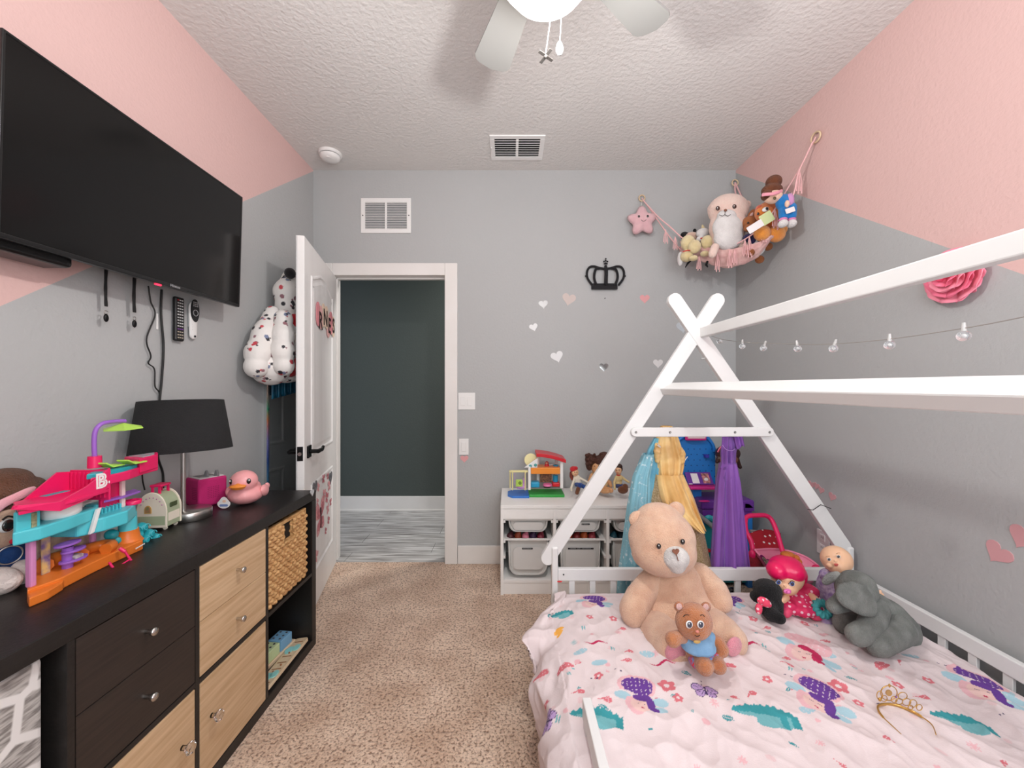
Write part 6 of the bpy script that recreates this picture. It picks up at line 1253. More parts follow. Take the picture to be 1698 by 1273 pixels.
def toy_bin(k, ztop, h, label, cat_lb, text=None):
    xa, xb_ = px4[k]+0.022, px4[k+1]-0.004; cx = (xa+xb_)/2; w_ = (xb_-xa)
    b_ = thing('toy_bin', label, 'storage bin', (cx, TY0+0.2, ztop-h), group='grey bins in the white storage frame')
    w0, w1 = w_*0.80/2, w_*0.84/2; y0, y1 = TY0+0.025, YB-0.06; vs = []; rings = []
    prof = [(0.80, 0.0), (0.90, 0.004), (0.985, 0.03), (1.0, 0.06), (1.0, 1.0)]
    def ring(sx_, sy_, z, rr=0.045, n=6):
        pts = rrect(sx_*2, sy_*2, rr, n); return [Vector((cx+p[0], (y0+y1)/2+p[1], z)) for p in pts]
    yh = (y1-y0)/2
    # rounded trough: front profile has big lower corners
    out = []; nseg = 10
    def trough(yy, ins, zb):
        r_ = min(0.055, h*0.55); wt = w1-ins; wb = w0-ins; o = []
        o.append((cx-wt, yy, ztop)); 
        for i in range(nseg+1): a = PI+PI/2*i/nseg; o.append((cx-wb+r_+r_*math.cos(a), yy, zb+r_+r_*math.sin(a)))
        for i in range(nseg+1): a = 1.5*PI+PI/2*i/nseg; o.append((cx+wb-r_+r_*math.cos(a), yy, zb+r_+r_*math.sin(a)))
        o.append((cx+wt, yy, ztop)); return [Vector(p) for p in o]
    secs = [trough(y0+0.012, 0.012, ztop-h+0.012), trough(y0, 0.004, ztop-h+0.003), trough(y0+0.02, 0.0, ztop-h), trough(y1, 0.0, ztop-h)]
    n = len(secs[0]); mb = MB(); allv = [p for s_ in secs for p in s_]
    mb.add(allv, [(j*n+i, j*n+i+1, (j+1)*n+i+1, (j+1)*n+i) for j in range(3) for i in range(n-1)], None, True); mb.add(secs[0], [tuple(range(n))]); mb.add(secs[3], [tuple(range(n-1, -1, -1))])
    sh_ = mb.build('shell', BIN, b_, solid=0.003)
    lip = MB(); lip.box(xa-0.002, xb_+0.002, y0-0.01, y0+0.006, ztop-0.004, ztop+0.006, 0.002); lip.box(xa-0.002, cx-w1+0.006, y0+0.004, y1, ztop-0.002, ztop+0.004, 0.002).box(cx+w1-0.006, xb_+0.002, y0+0.004, y1, ztop-0.002, ztop+0.004, 0.002).box(xa, xb_, y1-0.006, y1+0.006, ztop-0.002, ztop+0.004, 0.001)
    lip.build('rim', RUN, b_)
    inner = MB().prism([(cx+(p[0])*1.0, p[1]) for p in []] or rrect(w_*0.62, h*0.62, min(0.03, h*0.25)), 0, 0.002, XBACK((cx, y0-0.0, ztop-h*0.52))) 
    inner.build('front_panel', M('lighter_grey_bin', (216,214,211), 0.45), b_)
    if text:
        tw, dx, dz = text[1]; X_ = XBACK((cx+dx, y0-0.0025, ztop-dz))
        lb_ = MB().prism(rrect(tw, 0.010, 0.001, 2), 0, 0.001, X_).build('label_tape', M('black_tape', (30,30,32), 0.5), b_, label='black label tape with small worn print')
        b = MB(); u = -tw*0.40; st_ = tw*0.80/len(text[0])
        for ch in text[0]:
            if ch != ' ': b.box(u, u+st_*0.62, -0.0026, 0.0026, 0.001, 0.0014, 0, X_)
            u += st_
        b.build('label_lettering', M('worn_print', (150,150,150), 0.6), lb_)
    return b_
names = ['left', 'middle', 'right']
for k in range(3):
    toy_bin(k, 0.452, 0.078, 'shallow grey toy bin in the upper %s slot of the frame' % names[k], '', ('xxxxx', (0.05, 0.03, 0.028)) if k == 1 else None)
    toy_bin(k, 0.330, 0.222, 'deep grey toy bin in the lower %s slot of the frame' % names[k], '', ('xxxxxxx', (0.066, -0.005, 0.055)) if k == 0 else ('xxxxx xxx xxxxxxxx', (0.158, 0.0, 0.055)) if k == 1 else None)
# what shows above the rims of the deep bins
for k, cl in ((0, ((70,26,34), (150,66,40), (206,120,140), (60,36,70), (120,30,50))), (1, ((150,40,30), (176,60,36), (120,30,30), (190,90,40), (150,50,60))), (2, ((20,70,84), (16,50,64), (30,90,100), (24,60,70), (18,54,60)))):
    xa = px4[k]+0.06
    for i, c_ in enumerate(cl):
        nm = M('toy_%d_%d_%d' % c_, c_, 0.5); x = xa+i*0.047
        o_ = blob('toy_piece', nm, None, [('e', (x, TY0+0.07+0.012*(i % 2), 0.330), (0.024, 0.03, 0.026)), ('e', (x+0.008, TY0+0.075, 0.352), (0.012, 0.014, 0.012))], 0.004, 2)
        tag(o_, '%s toy piece in the deep %s bin, %s' % (('maroon', 'rust', 'pink', 'plum', 'wine')[i] if k == 0 else ('brick red', 'orange red', 'dark red', 'amber', 'rose red')[i] if k == 1 else ('teal', 'dark teal', 'bright teal', 'slate teal', 'deep teal')[i], names[k], ('first from the left', 'second from the left', 'third from the left', 'fourth from the left', 'last on the right')[i]), 'toy', 'toys showing in the deep bins')

# ---------------------------------------------------------------- doll house and dolls on the storage frame
DZ0 = TZ1; hy = 2.66
def G(px, py, Y=hy): return P(px, py, Y)
RDP = plastic('red_plastic', (206,30,44)); GRP = plastic('green_plastic', (44,160,60)); BLP_ = plastic('blue_plastic', (44,116,204)); ORP2 = plastic('amber_plastic', (240,146,50)); YLP = plastic('pale_yellow_plastic', (232,222,160)); LILP = plastic('lilac_plastic', (200,150,206)); WPL = M('white_plastic'); CYP = plastic('cyan_plastic', (40,160,204)); SFP = plastic('pink_grill', (232,120,170))
q3 = lambda a, c, Y=hy: P(840+a/8.086, 740+c/8.086, Y)
t = thing('doll_house', 'small toy playhouse with red roof, orange floor and green base', 'doll house', (q3(400, 600).x, hy, DZ0))
def bx(a0, c0, a1, c1, Y0, Y1, nm, mt, par=None, bev=0.003, lb=None):
    p = q3(a0, c1, Y0); q_ = q3(a1, c0, Y0); return MB().box(p.x, q_.x, Y0, Y1, p.z, q_.z, bev).build(nm, mt, par or t, label=lb)
p0 = q3(300, 600, hy-0.06); p1 = q3(775, 600, hy-0.06); pl_ = q3(15, 600, hy-0.06)
MB().box(p0.x, p1.x, hy-0.07, hy+0.08, DZ0, DZ0+0.018, 0.003).build('base', GRP, t, label='green base')
MB().prism([(p0.x, hy-0.09), (p0.x, hy+0.07), (pl_.x+0.03, hy+0.07), (pl_.x, hy+0.03), (pl_.x, hy-0.05), (pl_.x+0.03, hy-0.09)], DZ0, DZ0+0.014, None, 0.002).build('base_extension', BLP_, t, label='blue base extension')
for (a0, a1) in ((290, 325), (720, 760)): bx(a0, 200 if a0 > 500 else 270, a1, 560 if a0 > 500 else 585, hy-0.07 if a0 < 500 else hy-0.06, hy-0.05, 'post', WPL)
for (a0, a1, c0) in ((405, 440, 120), (650, 690, 150)): bx(a0, c0, a1, 540, hy+0.05, hy+0.062, 'rear_post', WPL)
bx(325, 285, 718, 372, hy-0.055, hy+0.06, 'floor', ORP2, None, 0.004, 'orange upper floor')
rf = [(q3(390+385*i/14, 100).x, q3(0, 68+82*(i/14)**1.8).z+0.0) for i in range(15)]
MB().prism([(x, z) for x, z in rf]+[(x, z-0.022) for x, z in rf[::-1]], -0.08, 0.08, frame(Vector((0, hy, 0)), Vector((1,0,0)), Vector((0,0,1)), Vector((0,-1,0))), 0.002).build('roof', RDP, t, label='curved red roof')
gp = [q3(238, 280, hy-0.05), q3(410, 280, hy-0.05), q3(418, 148, hy-0.05), q3(300, 232, hy-0.05)]
MB().prism([(p.x, p.z) for p in gp], 0, 0.008, frame(Vector((0, hy-0.05, 0)), Vector((1,0,0)), Vector((0,0,1)), Vector((0,-1,0)))).build('gable', WPL, t)
MB().cyl(q3(325, 180, hy+0.01), q3(325, 180, hy+0.018), 0.043, n=28).build('attic_disc', YLP, t, label='pale yellow attic disc')
for i, c in enumerate(((320, 262), (388, 250))): MB().ell(q3(*c, hy-0.06), (0.010, 0.008, 0.010)).build('flower_pot', plastic('jade_plastic', (80,160,160)), t)
b = MB(); b.ell(q3(540, 262), (0.016, 0.014, 0.020)).ell(q3(540, 222), 0.012); fg = b.build('play_figure', RDP, t, label='little red figure on the upper floor'); MB().ell(q3(538, 225, hy-0.011), 0.007).build('face', VIN, fg)
b = MB(); b.beam(q3(440, 262, hy+0.03), q3(640, 240, hy+0.03), (0, 0, 0.006), (0, 0.006, 0)); b.build('handrail', WPL, t)
MB().cyl(q3(658, 300, hy), q3(658, 245, hy), 0.017).build('barrel', CYP, t, label='blue round bin'); MB().cyl(q3(655, 480, hy+0.01), q3(655, 385, hy+0.01), 0.017).build('slide_tube', CYP, t)
bx(450, 372, 605, 480, hy+0.045, hy+0.05, 'bookshelf', M('bookshelf_print', (196,140,100), 0.6, var=(90,60,60), vscale=90), lb='brown printed bookshelf')
MB().lathe([(0.018, 0), (0.024, 0.012), (0.024, 0.018), (0, 0.018)], 24, Matrix.Translation(q3(545, 550, hy-0.03)) @ Matrix.Diagonal((1.15, 0.9, 1, 1)), capt=False).build('table', M('dark_table', (70,50,50), 0.5), t); MB().cyl(q3(548, 525, hy-0.03), q3(548, 500, hy-0.03), 0.030, 0.028).build('table_top', SFP, t, label='pink ribbed table top')
bx(325, 480, 445, 555, hy-0.03, hy+0.03, 'bath', CYP, None, 0.008, 'light blue bath'); bx(615, 488, 718, 545, hy-0.03, hy+0.03, 'red_seat', RDP, None, 0.006)
for a in (80, 250): bx(a-8, 330, a+8, 590, hy-0.075, hy-0.065, 'swing_post', YLP)
bx(35, 325, 285, 350, hy-0.072, hy-0.05, 'swing_beam', YLP, None, 0.003); bx(38, 340, 58, 560, hy-0.01, hy+0.0, 'swing_post', YLP)
blob('swing_seat', LILP, t, [('e', q3(195, 535, hy-0.05), (0.036, 0.028, 0.018)), ('e', q3(235, 480, hy-0.04), (0.012, 0.02, 0.03))], 0.004, 3, label='lilac swing seat')
for a in (110, 240): MB().tube([q3(a, 350, hy-0.06), q3(a, 520, hy-0.055)], 0.0018, 6).build('swing_rope', LILP, t)
sg = bx(125, 445, 215, 540, hy-0.085, hy-0.08, 'seat_sticker', plastic('lime_sticker', (176,210,90)), lb='green sticker on the swing'); MB().torus(q3(180, 490, hy-0.088), 0.007, 0.002, Matrix.Rotation(PI/2, 4, 'X'), 20, 6).build('sticker_ring', M('dark_thread'), sg)

def rag_doll(label, hp, skin, hairfn, torso, arms, legs, loc, shirt, pants, boots=None, name='rag_doll'):
    t = thing(name, label, 'doll', loc, group='dolls on the storage frame')
    blob('head', skin, t, hp, 0.003, 4); hairfn(t)
    blob('shirt', shirt, t, torso, 0.003, 4)
    for a in arms: blob('arm', a[1], t, [('c', a[0], a[2])], 0.003, 3)
    for l_ in legs: blob('leg', l_[1], t, [('c', l_[0], l_[2])], 0.003, 3)
    for bt in boots or (): blob('boot', bt[1], t, bt[0], 0.003, 3)
    return t
SKN = M('doll_skin', (236,190,150), 0.5); CRS = fabric('cream_shirt', (232,224,206)); JN = fabric('denim', (44,84,156), (34,64,128)); JND = fabric('dark_denim', (40,60,120)); BT = fabric('brown_boot', (112,70,48)); RDC = fabric('red_cap', (200,40,48)); RDH = fabric('auburn_yarn', (130,58,46)); TNS = M('tan_skin', (214,160,112), 0.5)
dY = 2.60
def face(t, pts, mouth=None):
    for p in pts: MB().ell(p, (0.0028, 0.002, 0.0038)).build('eye', EYE, t)
    if mouth: MB().ell(mouth, (0.005, 0.002, 0.0018)).build('mouth', M('doll_lips'), t)
def hair1(t):
    blob('cap', RDC, t, [('e', q3(900, 305, dY+0.005), (0.026, 0.027, 0.020)), ('e', q3(925, 290, dY-0.01), (0.016, 0.018, 0.012))], 0.003, 4, label='rounded red cap')
    blob('plait', RDH, t, [('c', [q3(872, 360, dY+0.02), q3(868, 400, dY+0.02), q3(880, 440, dY+0.01)], [0.014, 0.013, 0.009])], 0.003, 3)
    face(t, [q3(915, 345, dY-0.024), q3(940, 345, dY-0.022)], q3(925, 372, dY-0.022))
rag_doll('rag doll in a red cap, cream shirt and blue trousers beside the playhouse', [('e', q3(918, 345, dY), (0.023, 0.024, 0.027)), ('e', q3(922, 395, dY), (0.008, 0.008, 0.012))], SKN, hair1,
    [('e', q3(945, 440, dY), (0.024, 0.018, 0.030)), ('e', q3(955, 480, dY), (0.022, 0.018, 0.020))],
    [([q3(915, 420, dY), q3(890, 490, dY-0.02), q3(865, 560, dY-0.04), q3(872, 590, dY-0.045)], CRS, [0.009, 0.008, 0.008, 0.006]), ([q3(975, 420, dY), q3(1040, 455, dY-0.02), q3(1100, 490, dY-0.03)], CRS, [0.009, 0.008, 0.007])],
    [([q3(940, 510, dY-0.01), q3(985, 520, dY-0.05), q3(965, 560, dY-0.06)], JN, [0.015, 0.014, 0.011]), ([q3(975, 510, dY-0.01), q3(1040, 540, dY-0.04), q3(1080, 575, dY-0.06)], JN, [0.015, 0.013, 0.011])],
    (q3(930, 600).x, dY, DZ0), CRS, JN, [([('c', [q3(962, 565, dY-0.06), q3(945, 620, dY-0.065)], [0.014, 0.013])], BT)])
CUR = M('curly_brown_hair', (76,42,30), 0.7, bump=2, bscale=160)
def hair2(t):
    rr = random.Random(5); pr = [('e', q3(1130, 175, dY+0.05), (0.04, 0.04, 0.036)), ('e', q3(1310, 150, dY+0.05), (0.042, 0.04, 0.04)), ('e', q3(1220, 230, dY+0.055), (0.055, 0.04, 0.055)), ('e', q3(1110, 245, dY+0.05), (0.024, 0.03, 0.04)), ('e', q3(1235, 200, dY+0.02), (0.022, 0.02, 0.026))]
    for i in range(40): pr.append(('e', q3(rr.choice([rr.uniform(1070, 1180), rr.uniform(1240, 1360)]), rr.uniform(100, 270), dY+0.03+rr.uniform(-0.02, 0.03)), rr.uniform(0.008, 0.014)))
    blob('hair', CUR, t, pr, 0.0035, 2); face(t, [q3(1180, 265, dY+0.006), q3(1232, 262, dY+0.002)], q3(1205, 315, dY+0.004))
rag_doll('doll with a big curly brown hair mass behind the sloping bed pole', [('e', q3(1215, 275, dY+0.045), (0.042, 0.042, 0.046)), ('e', q3(1205, 320, dY+0.03), (0.026, 0.026, 0.02))], TNS, hair2,
    [('e', q3(1190, 430, dY+0.06), (0.042, 0.035, 0.05)), ('e', q3(1270, 500, dY+0.05), (0.05, 0.04, 0.03))],
    [([q3(1145, 390, dY+0.05), q3(1120, 450, dY+0.04), q3(1100, 500, dY+0.03)], TNS, [0.016, 0.014, 0.011]), ([q3(1300, 430, dY+0.05), q3(1380, 480, dY+0.03), q3(1400, 530, dY+0.02)], TNS, [0.016, 0.014, 0.011])],
    [([q3(1270, 540, dY+0.04), q3(1340, 575, dY-0.0), q3(1400, 590, dY-0.04)], TNS, [0.022, 0.018, 0.016]), ([q3(1240, 560, dY+0.04), q3(1300, 595, dY-0.01), q3(1360, 600, dY-0.05)], TNS, [0.022, 0.018, 0.014])],
    (q3(1230, 600).x, dY+0.05, DZ0), fabric('sand_cloth', (206,178,134)), TNS)
CRS2 = fabric('buff_shirt', (226,206,150), (206,176,120)); DBH = M('dark_hair_moulded', (58,34,26), 0.6)
def hair3(t):
    blob('hair', DBH, t, [('e', q3(1505, 268, dY+0.008), (0.024, 0.025, 0.018)), ('e', q3(1528, 300, dY+0.012), (0.014, 0.02, 0.020))], 0.003, 3); face(t, [q3(1478, 318, dY-0.022), q3(1508, 315, dY-0.024)], q3(1490, 355, dY-0.02))
    MB().torus(q3(1500, 385, dY), 0.011, 0.004).build('neckerchief', RDC, t, label='red neckerchief')
rag_doll('thin boy doll in buff shirt and blue trousers right of the pole', [('e', q3(1500, 320, dY), (0.021, 0.022, 0.029)), ('e', q3(1500, 380, dY), (0.008, 0.008, 0.014))], SKN, hair3,
    [('e', q3(1505, 430, dY), (0.026, 0.018, 0.030)), ('e', q3(1500, 490, dY), (0.024, 0.018, 0.018))],
    [([q3(1470, 410, dY), q3(1445, 480, dY-0.01), q3(1450, 570, dY-0.03)], CRS2, [0.009, 0.008, 0.007]), ([q3(1545, 410, dY), q3(1600, 455, dY-0.01), q3(1640, 480, dY-0.02)], CRS2, [0.009, 0.008, 0.007])],
    [([q3(1480, 525, dY), q3(1530, 540, dY-0.045), q3(1545, 575, dY-0.05)], JND, [0.015, 0.014, 0.011]), ([q3(1530, 525, dY), q3(1580, 540, dY-0.04), q3(1590, 570, dY-0.05)], JND, [0.014, 0.013, 0.011])],
    (q3(1520, 600).x, dY, DZ0), CRS2, JND, [([('e', q3(1560, 580, dY-0.06), (0.034, 0.02, 0.026)), ('e', q3(1590, 545, dY-0.055), (0.02, 0.018, 0.022))], BT)])

# ---------------------------------------------------------------- blue and purple toy work station in the corner
wy = 2.60; q7 = lambda a, c, Y=wy: P(1120+a/7.957, 700+c/7.957, Y)
BPL = plastic('bright_blue_plastic', (38,124,206)); PPL = plastic('violet_plastic', (104,50,150)); PKP = plastic('rose_plastic', (214,40,136)); TEP = plastic('sea_plastic', (36,150,160))
t = thing('toy_workbench', 'blue pegboard toy work station with purple desk behind the gowns', 'toy', (q7(300, 1200).x, wy, 0))
cxw = q7(270, 0).x; zb_ = q7(0, 900).z; zt_ = q7(0, 200).z
bw2 = q7(560, 0).x-cxw
pan = [(-bw2, 0), (bw2, 0), (bw2, (zt_-zb_)*0.72)]+[(bw2*math.cos(a)**0.8 if math.cos(a) > 0 else -bw2*abs(math.cos(a))**0.8, (zt_-zb_)*0.72+0.13*math.sin(a)) for a in [PI*i/20 for i in range(1, 20)]]+[(-bw2, (zt_-zb_)*0.72)]
X = XBACK((cxw, wy+0.05, zb_))
MB().prism(pan, 0, 0.02, X, 0.004).build('peg_board', BPL, t, label='bright blue arched pegboard')
arc = [X @ Vector((bw2*0.93*math.cos(a), (zt_-zb_)*0.72+0.118*math.sin(a), 0.026)) for a in [PI*i/20 for i in range(0, 21)]]; MB().tube(arc, 0.011, 8).build('board_rim', BPL, t)
b = MB()
for r in range(7):
    for k in range(7):
        u = -0.115+k*0.039+(0.0195 if r % 2 else 0); b.cyl(X @ Vector((u, 0.05+r*0.036, 0.0195)), X @ Vector((u, 0.05+r*0.036, 0.0206)), 0.0036, n=8)
b.build('peg_holes', M('navy_hole', (14,50,110), 0.8), t)
MB().box(q7(130, 0).x, q7(405, 0).x, wy-0.01, wy+0.012, q7(0, 240).z, q7(0, 90).z, 0.008).build('sign_frame', PKP, t, label='pink framed sign'); MB().box(q7(155, 0).x, q7(385, 0).x, wy-0.014, wy-0.008, q7(0, 212).z, q7(0, 100).z, 0.002).build('sign_panel', M('pale_pink_card', (232,206,210), 0.5), t)
MB().box(q7(400, 0).x, q7(448, 0).x, wy-0.0, wy+0.03, q7(0, 470).z, q7(0, 428).z, 0.002).build('hook_clip', plastic('blue_violet_plastic', (60,60,170)), t)
MB().box(q7(110, 0).x, q7(500, 0).x, wy-0.10, wy+0.03, q7(0, 840).z, q7(0, 806).z, 0.006).build('shelf', PKP, t, label='pink shelf'); MB().box(q7(205, 0).x, q7(318, 0).x, wy-0.03, wy+0.02, q7(0, 975).z, q7(0, 835).z, 0.003).build('shelf_post', BPL, t)
dk = MB(); dk.box(q7(230, 0).x, q7(900, 0).x, wy-0.12, wy+0.09, q7(0, 1080).z, q7(0, 960).z, 0.012).box(q7(250, 0).x, q7(880, 0).x, wy-0.11, wy+0.09, q7(0, 1165).z, q7(0, 1085).z, 0.006); dk.build('desk', PPL, t, label='purple desk top')
dsk = [(q7(890, 0, wy-0.1).x, q7(0, 1050, wy-0.1).z), (q7(960, 0, wy-0.1).x, q7(0, 1065, wy-0.1).z), (q7(1018, 0, wy-0.1).x, q7(0, 1120, wy-0.1).z), (q7(1018, 0, wy-0.1).x, q7(0, 1160, wy-0.1).z), (q7(890, 0, wy-0.1).x, q7(0, 1160, wy-0.1).z)]
MB().prism(dsk, 0, 0.10, XBACK((0, wy-0.02, 0)), 0.003).build('desk_wing', PPL, t)
MB().ell(q7(380, 1040, wy-0.13), (0.035, 0.012, 0.006)).build('pen_tray', PKP, t)
zd = q7(0, 1165).z
MB().box(q7(250, 0).x, q7(880, 0).x, wy-0.08, wy+0.085, 0.02, zd, 0.01).build('cabinet', TEP, t, label='teal lower cabinet'); 
for x in (q7(230, 0).x, q7(900, 0).x-0.03): MB().box(x, x+0.03, wy-0.10, wy+0.09, 0.0, zd, 0.006).build('leg', BPL, t)
MB().tube([q7(300, 1215, wy-0.13), q7(440, 1330, wy-0.13), q7(520, 1400, wy-0.13)], 0.014, 10).build('grey_tube', M('grey_plastic', (150,152,154), 0.4), t)
b = MB(); b.ell(q7(430, 1250, wy-0.10), (0.025, 0.02, 0.02)).ell(q7(490, 1265, wy-0.10), (0.025, 0.02, 0.02)); b.build('teal_knob', plastic('aqua_plastic', (60,184,196)), t); MB().ell(q7(430, 1690, wy-0.10), (0.02, 0.015, 0.012)).build('red_knob', RDP, t)
bk_ = thing('toy_book', 'open purple toy folder with pictures on the pink shelf', 'toy', (q7(290, 800, wy-0.06).x, wy-0.06, q7(0, 806).z))
zbk = q7(0, 806).z+0.002; Xb = Matrix.Translation((q7(290, 0).x, wy-0.045, zbk)) @ Matrix.Rotation(math.radians(52), 4, 'X')
MB().box(-0.082, 0.082, 0.0, 0.085, 0.0, 0.008, 0.002, Xb).build('cover', PPL, bk_); MB().box(-0.05, -0.006, 0.006, 0.075, 0.008, 0.0095, 0, Xb).build('page', M('white_paper'), bk_, label='white page'); MB().box(0.018, 0.066, 0.006, 0.075, 0.008, 0.0095, 0, Xb).build('picture', M('picture_card', (226,150,150), 0.5, var=(90,60,60), vscale=60), bk_, label='small colourful picture'); MB().ell(Xb @ Vector((0.04, 0.03, 0.010)), (0.014, 0.004, 0.014)).build('picture_spot', M('white_paper'), bk_)
MB().box(-0.078, -0.055, 0.0, 0.004, 0.006, 0.010, 0, Xb).build('clasp', WPL, bk_)
# doll half hidden behind the purple dress
t = thing('plush_doll', 'dark haired doll half hidden behind the purple dress', 'doll', q7(690, 600, 2.55)); dd = 2.55
t.location.z = q7(690, 960, wy).z; ROOTM[t.name] = Matrix.Translation(t.location).inverted()
DSK = M('brown_vinyl', (130,80,54), 0.45); DHR = M('dark_brown_hair', (62,34,28), 0.35, bump=0.5, bscale=200)
blob('head', DSK, t, [('e', q7(690, 480, dd), (0.062, 0.05, 0.05))], 0.004, 4); blob('hair', DHR, t, [('e', q7(690, 410, dd+0.012), (0.078, 0.056, 0.055)), ('c', [q7(800, 500, dd), q7(835, 560, dd), q7(852, 590, dd-0.005)], [0.022, 0.014, 0.013]), ('c', [q7(570, 480, dd), q7(548, 520, dd)], [0.016, 0.012])], 0.004, 3, label='dark brown hair with bunches')
MB().tube(spline([q7(560, 395, dd-0.03), q7(600, 330, dd-0.03), q7(680, 310, dd-0.035), q7(760, 330, dd-0.03)], 5), 0.011, 8, flat=0.4).build('headband', M('pink_metallic', (226,110,130), 0.25, 0.3), t, label='shiny pink headband'); blob('body', M('violet_plastic'), t, [('e', q7(690, 620, dd), (0.045, 0.035, 0.045)), ('c', [q7(690, 660, dd), (q7(690, 0, dd).x, dd, q7(690, 960, wy).z+0.052)], [0.045, 0.052])], 0.005, 3)

# ---------------------------------------------------------------- pink doll pushchair behind the bed end
q8b = lambda a, c, Y: P(1220+a/9.433, 830+c/9.433, Y)
t = thing('doll_pushchair', 'pink plastic doll pushchair with red seat behind the bed end', 'doll pushchair', (q8b(700, 1050, 2.1).x, 2.12, 0))
HPP = M('hot_pink_plastic'); PKB = plastic('bubblegum_plastic', (244,140,172))
MB().tube(spline([q8b(275, 860, 2.04), q8b(240, 640, 2.07), q8b(160, 470, 2.10), q8b(150, 300, 2.14), q8b(200, 240, 2.15), q8b(330, 228, 2.15), q8b(470, 232, 2.15), q8b(560, 300, 2.14), q8b(640, 480, 2.10), q8b(700, 680, 2.07), q8b(735, 800, 2.05)]), 0.012, 10).build('handle', HPP, t, label='hot pink curved handle')
def rim(f_): return [q8b(a, c, Y) for a, c, Y in ((300, 770, 2.02), (560, 755, 2.10), (800, 780, 2.12), (1050, 860, 2.08), (1230, 970, 2.04), (1300, 1060, 2.0), (1150, 1160, 1.96), (700, 1120, 1.93), (480, 960, 1.96))]
rm = rim(0); cen = sum(rm, Vector())/len(rm); low = [p.lerp(cen, 0.28)+Vector((0, 0, -0.10)) for p in rm]
rs = spline(rm+[rm[0]], 5)[:-1]; ls = spline(low+[low[0]], 5)[:-1]; n = len(rs)
b = MB(); b.add(rs+ls, [(i, (i+1) % n, n+(i+1) % n, n+i) for i in range(n)], None, True); b.add(ls, [tuple(range(n))]); b.build('tub', PKB, t, solid=0.006, label='bubblegum pink tub')
MB().tube(rs, 0.006, 8, True).build('tub_rim', PKB, t)
eb = [(2*0, 0)]; Xh = frame(q8b(480, 960, 1.935), (q8b(560, 1010, 1.93)-q8b(440, 930, 1.95)).normalized(), Vector((-0.2, -0.15, 1)).normalized(), Vector((-0.25, -1, 0.05)).normalized())
hb = MB().prism(heart2d(0.062), 0, 0.004, Xh).build('heart_badge', plastic('plum_plastic', (150,30,110)), t, label='plum heart badge'); MB().prism(heart2d(0.046), 0.004, 0.006, Xh).build('heart_picture', M('badge_picture', (214,200,170), 0.5, var=(60,60,70), vscale=70), hb)
MB().ell(q8b(1255, 1050, 1.985), (0.02, 0.014, 0.016)).build('hub_cap', HPP, t); MB().ell(q8b(255, 840, 2.02), (0.016, 0.016, 0.024)).build('handle_joint', HPP, t)
def dotc(v):
    k = math.hypot((v.x*32) % 1-0.5, ((v.z*32+0.5*(int(v.x*32) % 2)) % 1)-0.5); return L((236,224,224)) if k < 0.2 else L((168,16,36))
b = MB(); g = []; b.grid(lambda u, v: q8b(lerp(215, 700, u), lerp(510, 780, v)-60*math.sin(PI*u)*(1-v), 2.22-0.10*v), 24, 14)
b.build('red_seat', dotted('dotted_red', (168,16,36), (236,224,224), 34, 0.2, 0.8), t, solid=0.004, label='red seat back with white dots')
GRT = M('grey_tube_metal', (150,150,148), 0.4, 0.3)
b = MB(); b.tube(spline([q8b(215, 470, 2.23), q8b(360, 490, 2.23), q8b(560, 560, 2.21), q8b(660, 630, 2.19)]), 0.008, 8); b.build('frame_bar', GRT, t); MB().tube([q8b(230, 620, 2.20), q8b(440, 640, 2.20), q8b(650, 650, 2.19)], 0.006, 8).build('frame_bar', GRT, t)
bk2 = blob('under_basket', fabric('red_cloth_dotted', (150,14,36), (120,10,28)), t, [('e', q8b(150, 1000, 2.04), (0.10, 0.06, 0.06)), ('e', q8b(330, 1060, 2.05), (0.08, 0.06, 0.05))], 0.006, 4, label='red cloth under basket')
for x_, y_ in ((q8b(250, 0, 2.0).x, 2.0), (q8b(250, 0, 2.0).x+0.02, 2.24), (1.5, 2.0), (1.5, 2.22)):
    w_ = MB().torus((x_, y_, 0.045), 0.034, 0.011, Matrix.Rotation(PI/2, 4, 'Y')).build('wheel', BLK, t); MB().cyl((x_-0.008, y_, 0.045), (x_+0.008, y_, 0.045), 0.026).build('wheel_hub', HPP, w_)
for x_, y_, p in ((q8b(250, 0, 2.0).x, 2.0, q8b(480, 1050, 1.97)), (q8b(250, 0, 2.0).x+0.02, 2.24, q8b(300, 800, 2.05)), (1.5, 2.0, q8b(1150, 1100, 1.99)), (1.5, 2.22, q8b(900, 830, 2.10))): MB().tube([(x_, y_, 0.045), p], 0.008, 8).build('leg', GRT, t)
# dark ball glimpsed through the end slats
tag(MB().ell(P(1216, 986, 1.99), 0.035).build('ball', M('black_gloss', (24,22,24), 0.2)), 'glossy black ball seen through the far bed slats', 'ball')

# ---------------------------------------------------------------- corner toy hammock and its soft toys
CORD = M('pink_cord', (240,190,190), 0.85, bump=0.8, bscale=300); RING = M('wooden_ring', (222,196,160), 0.5); HMN = fabric('pink_net', (236,196,190), (222,172,168))
qh = lambda a, c, Y: P(1020+a/4.715, 200+c/4.715, Y)
t = thing('toy_hammock', 'pink corded toy hammock strung across the far right corner', 'toy hammock', (1.3, 2.6, 2.2))
rA, rB, rC = qh(210, 605, 2.83), qh(938, 485, 2.82), qh(1568, 130, 2.09)
for p, X_ in ((rA, Matrix.Rotation(PI/2, 4, 'X')), (rB, Matrix.Rotation(PI/2, 4, 'X'))): MB().torus(p, 0.021, 0.0045, X_).build('wooden_ring', RING, t)
MB().torus(rC, 0.026, 0.0045, Matrix.Rotation(PI/2, 4, 'Y') @ Matrix.Rotation(0.3, 4, 'Z'), sy=1.25).build('wooden_ring', RING, t)
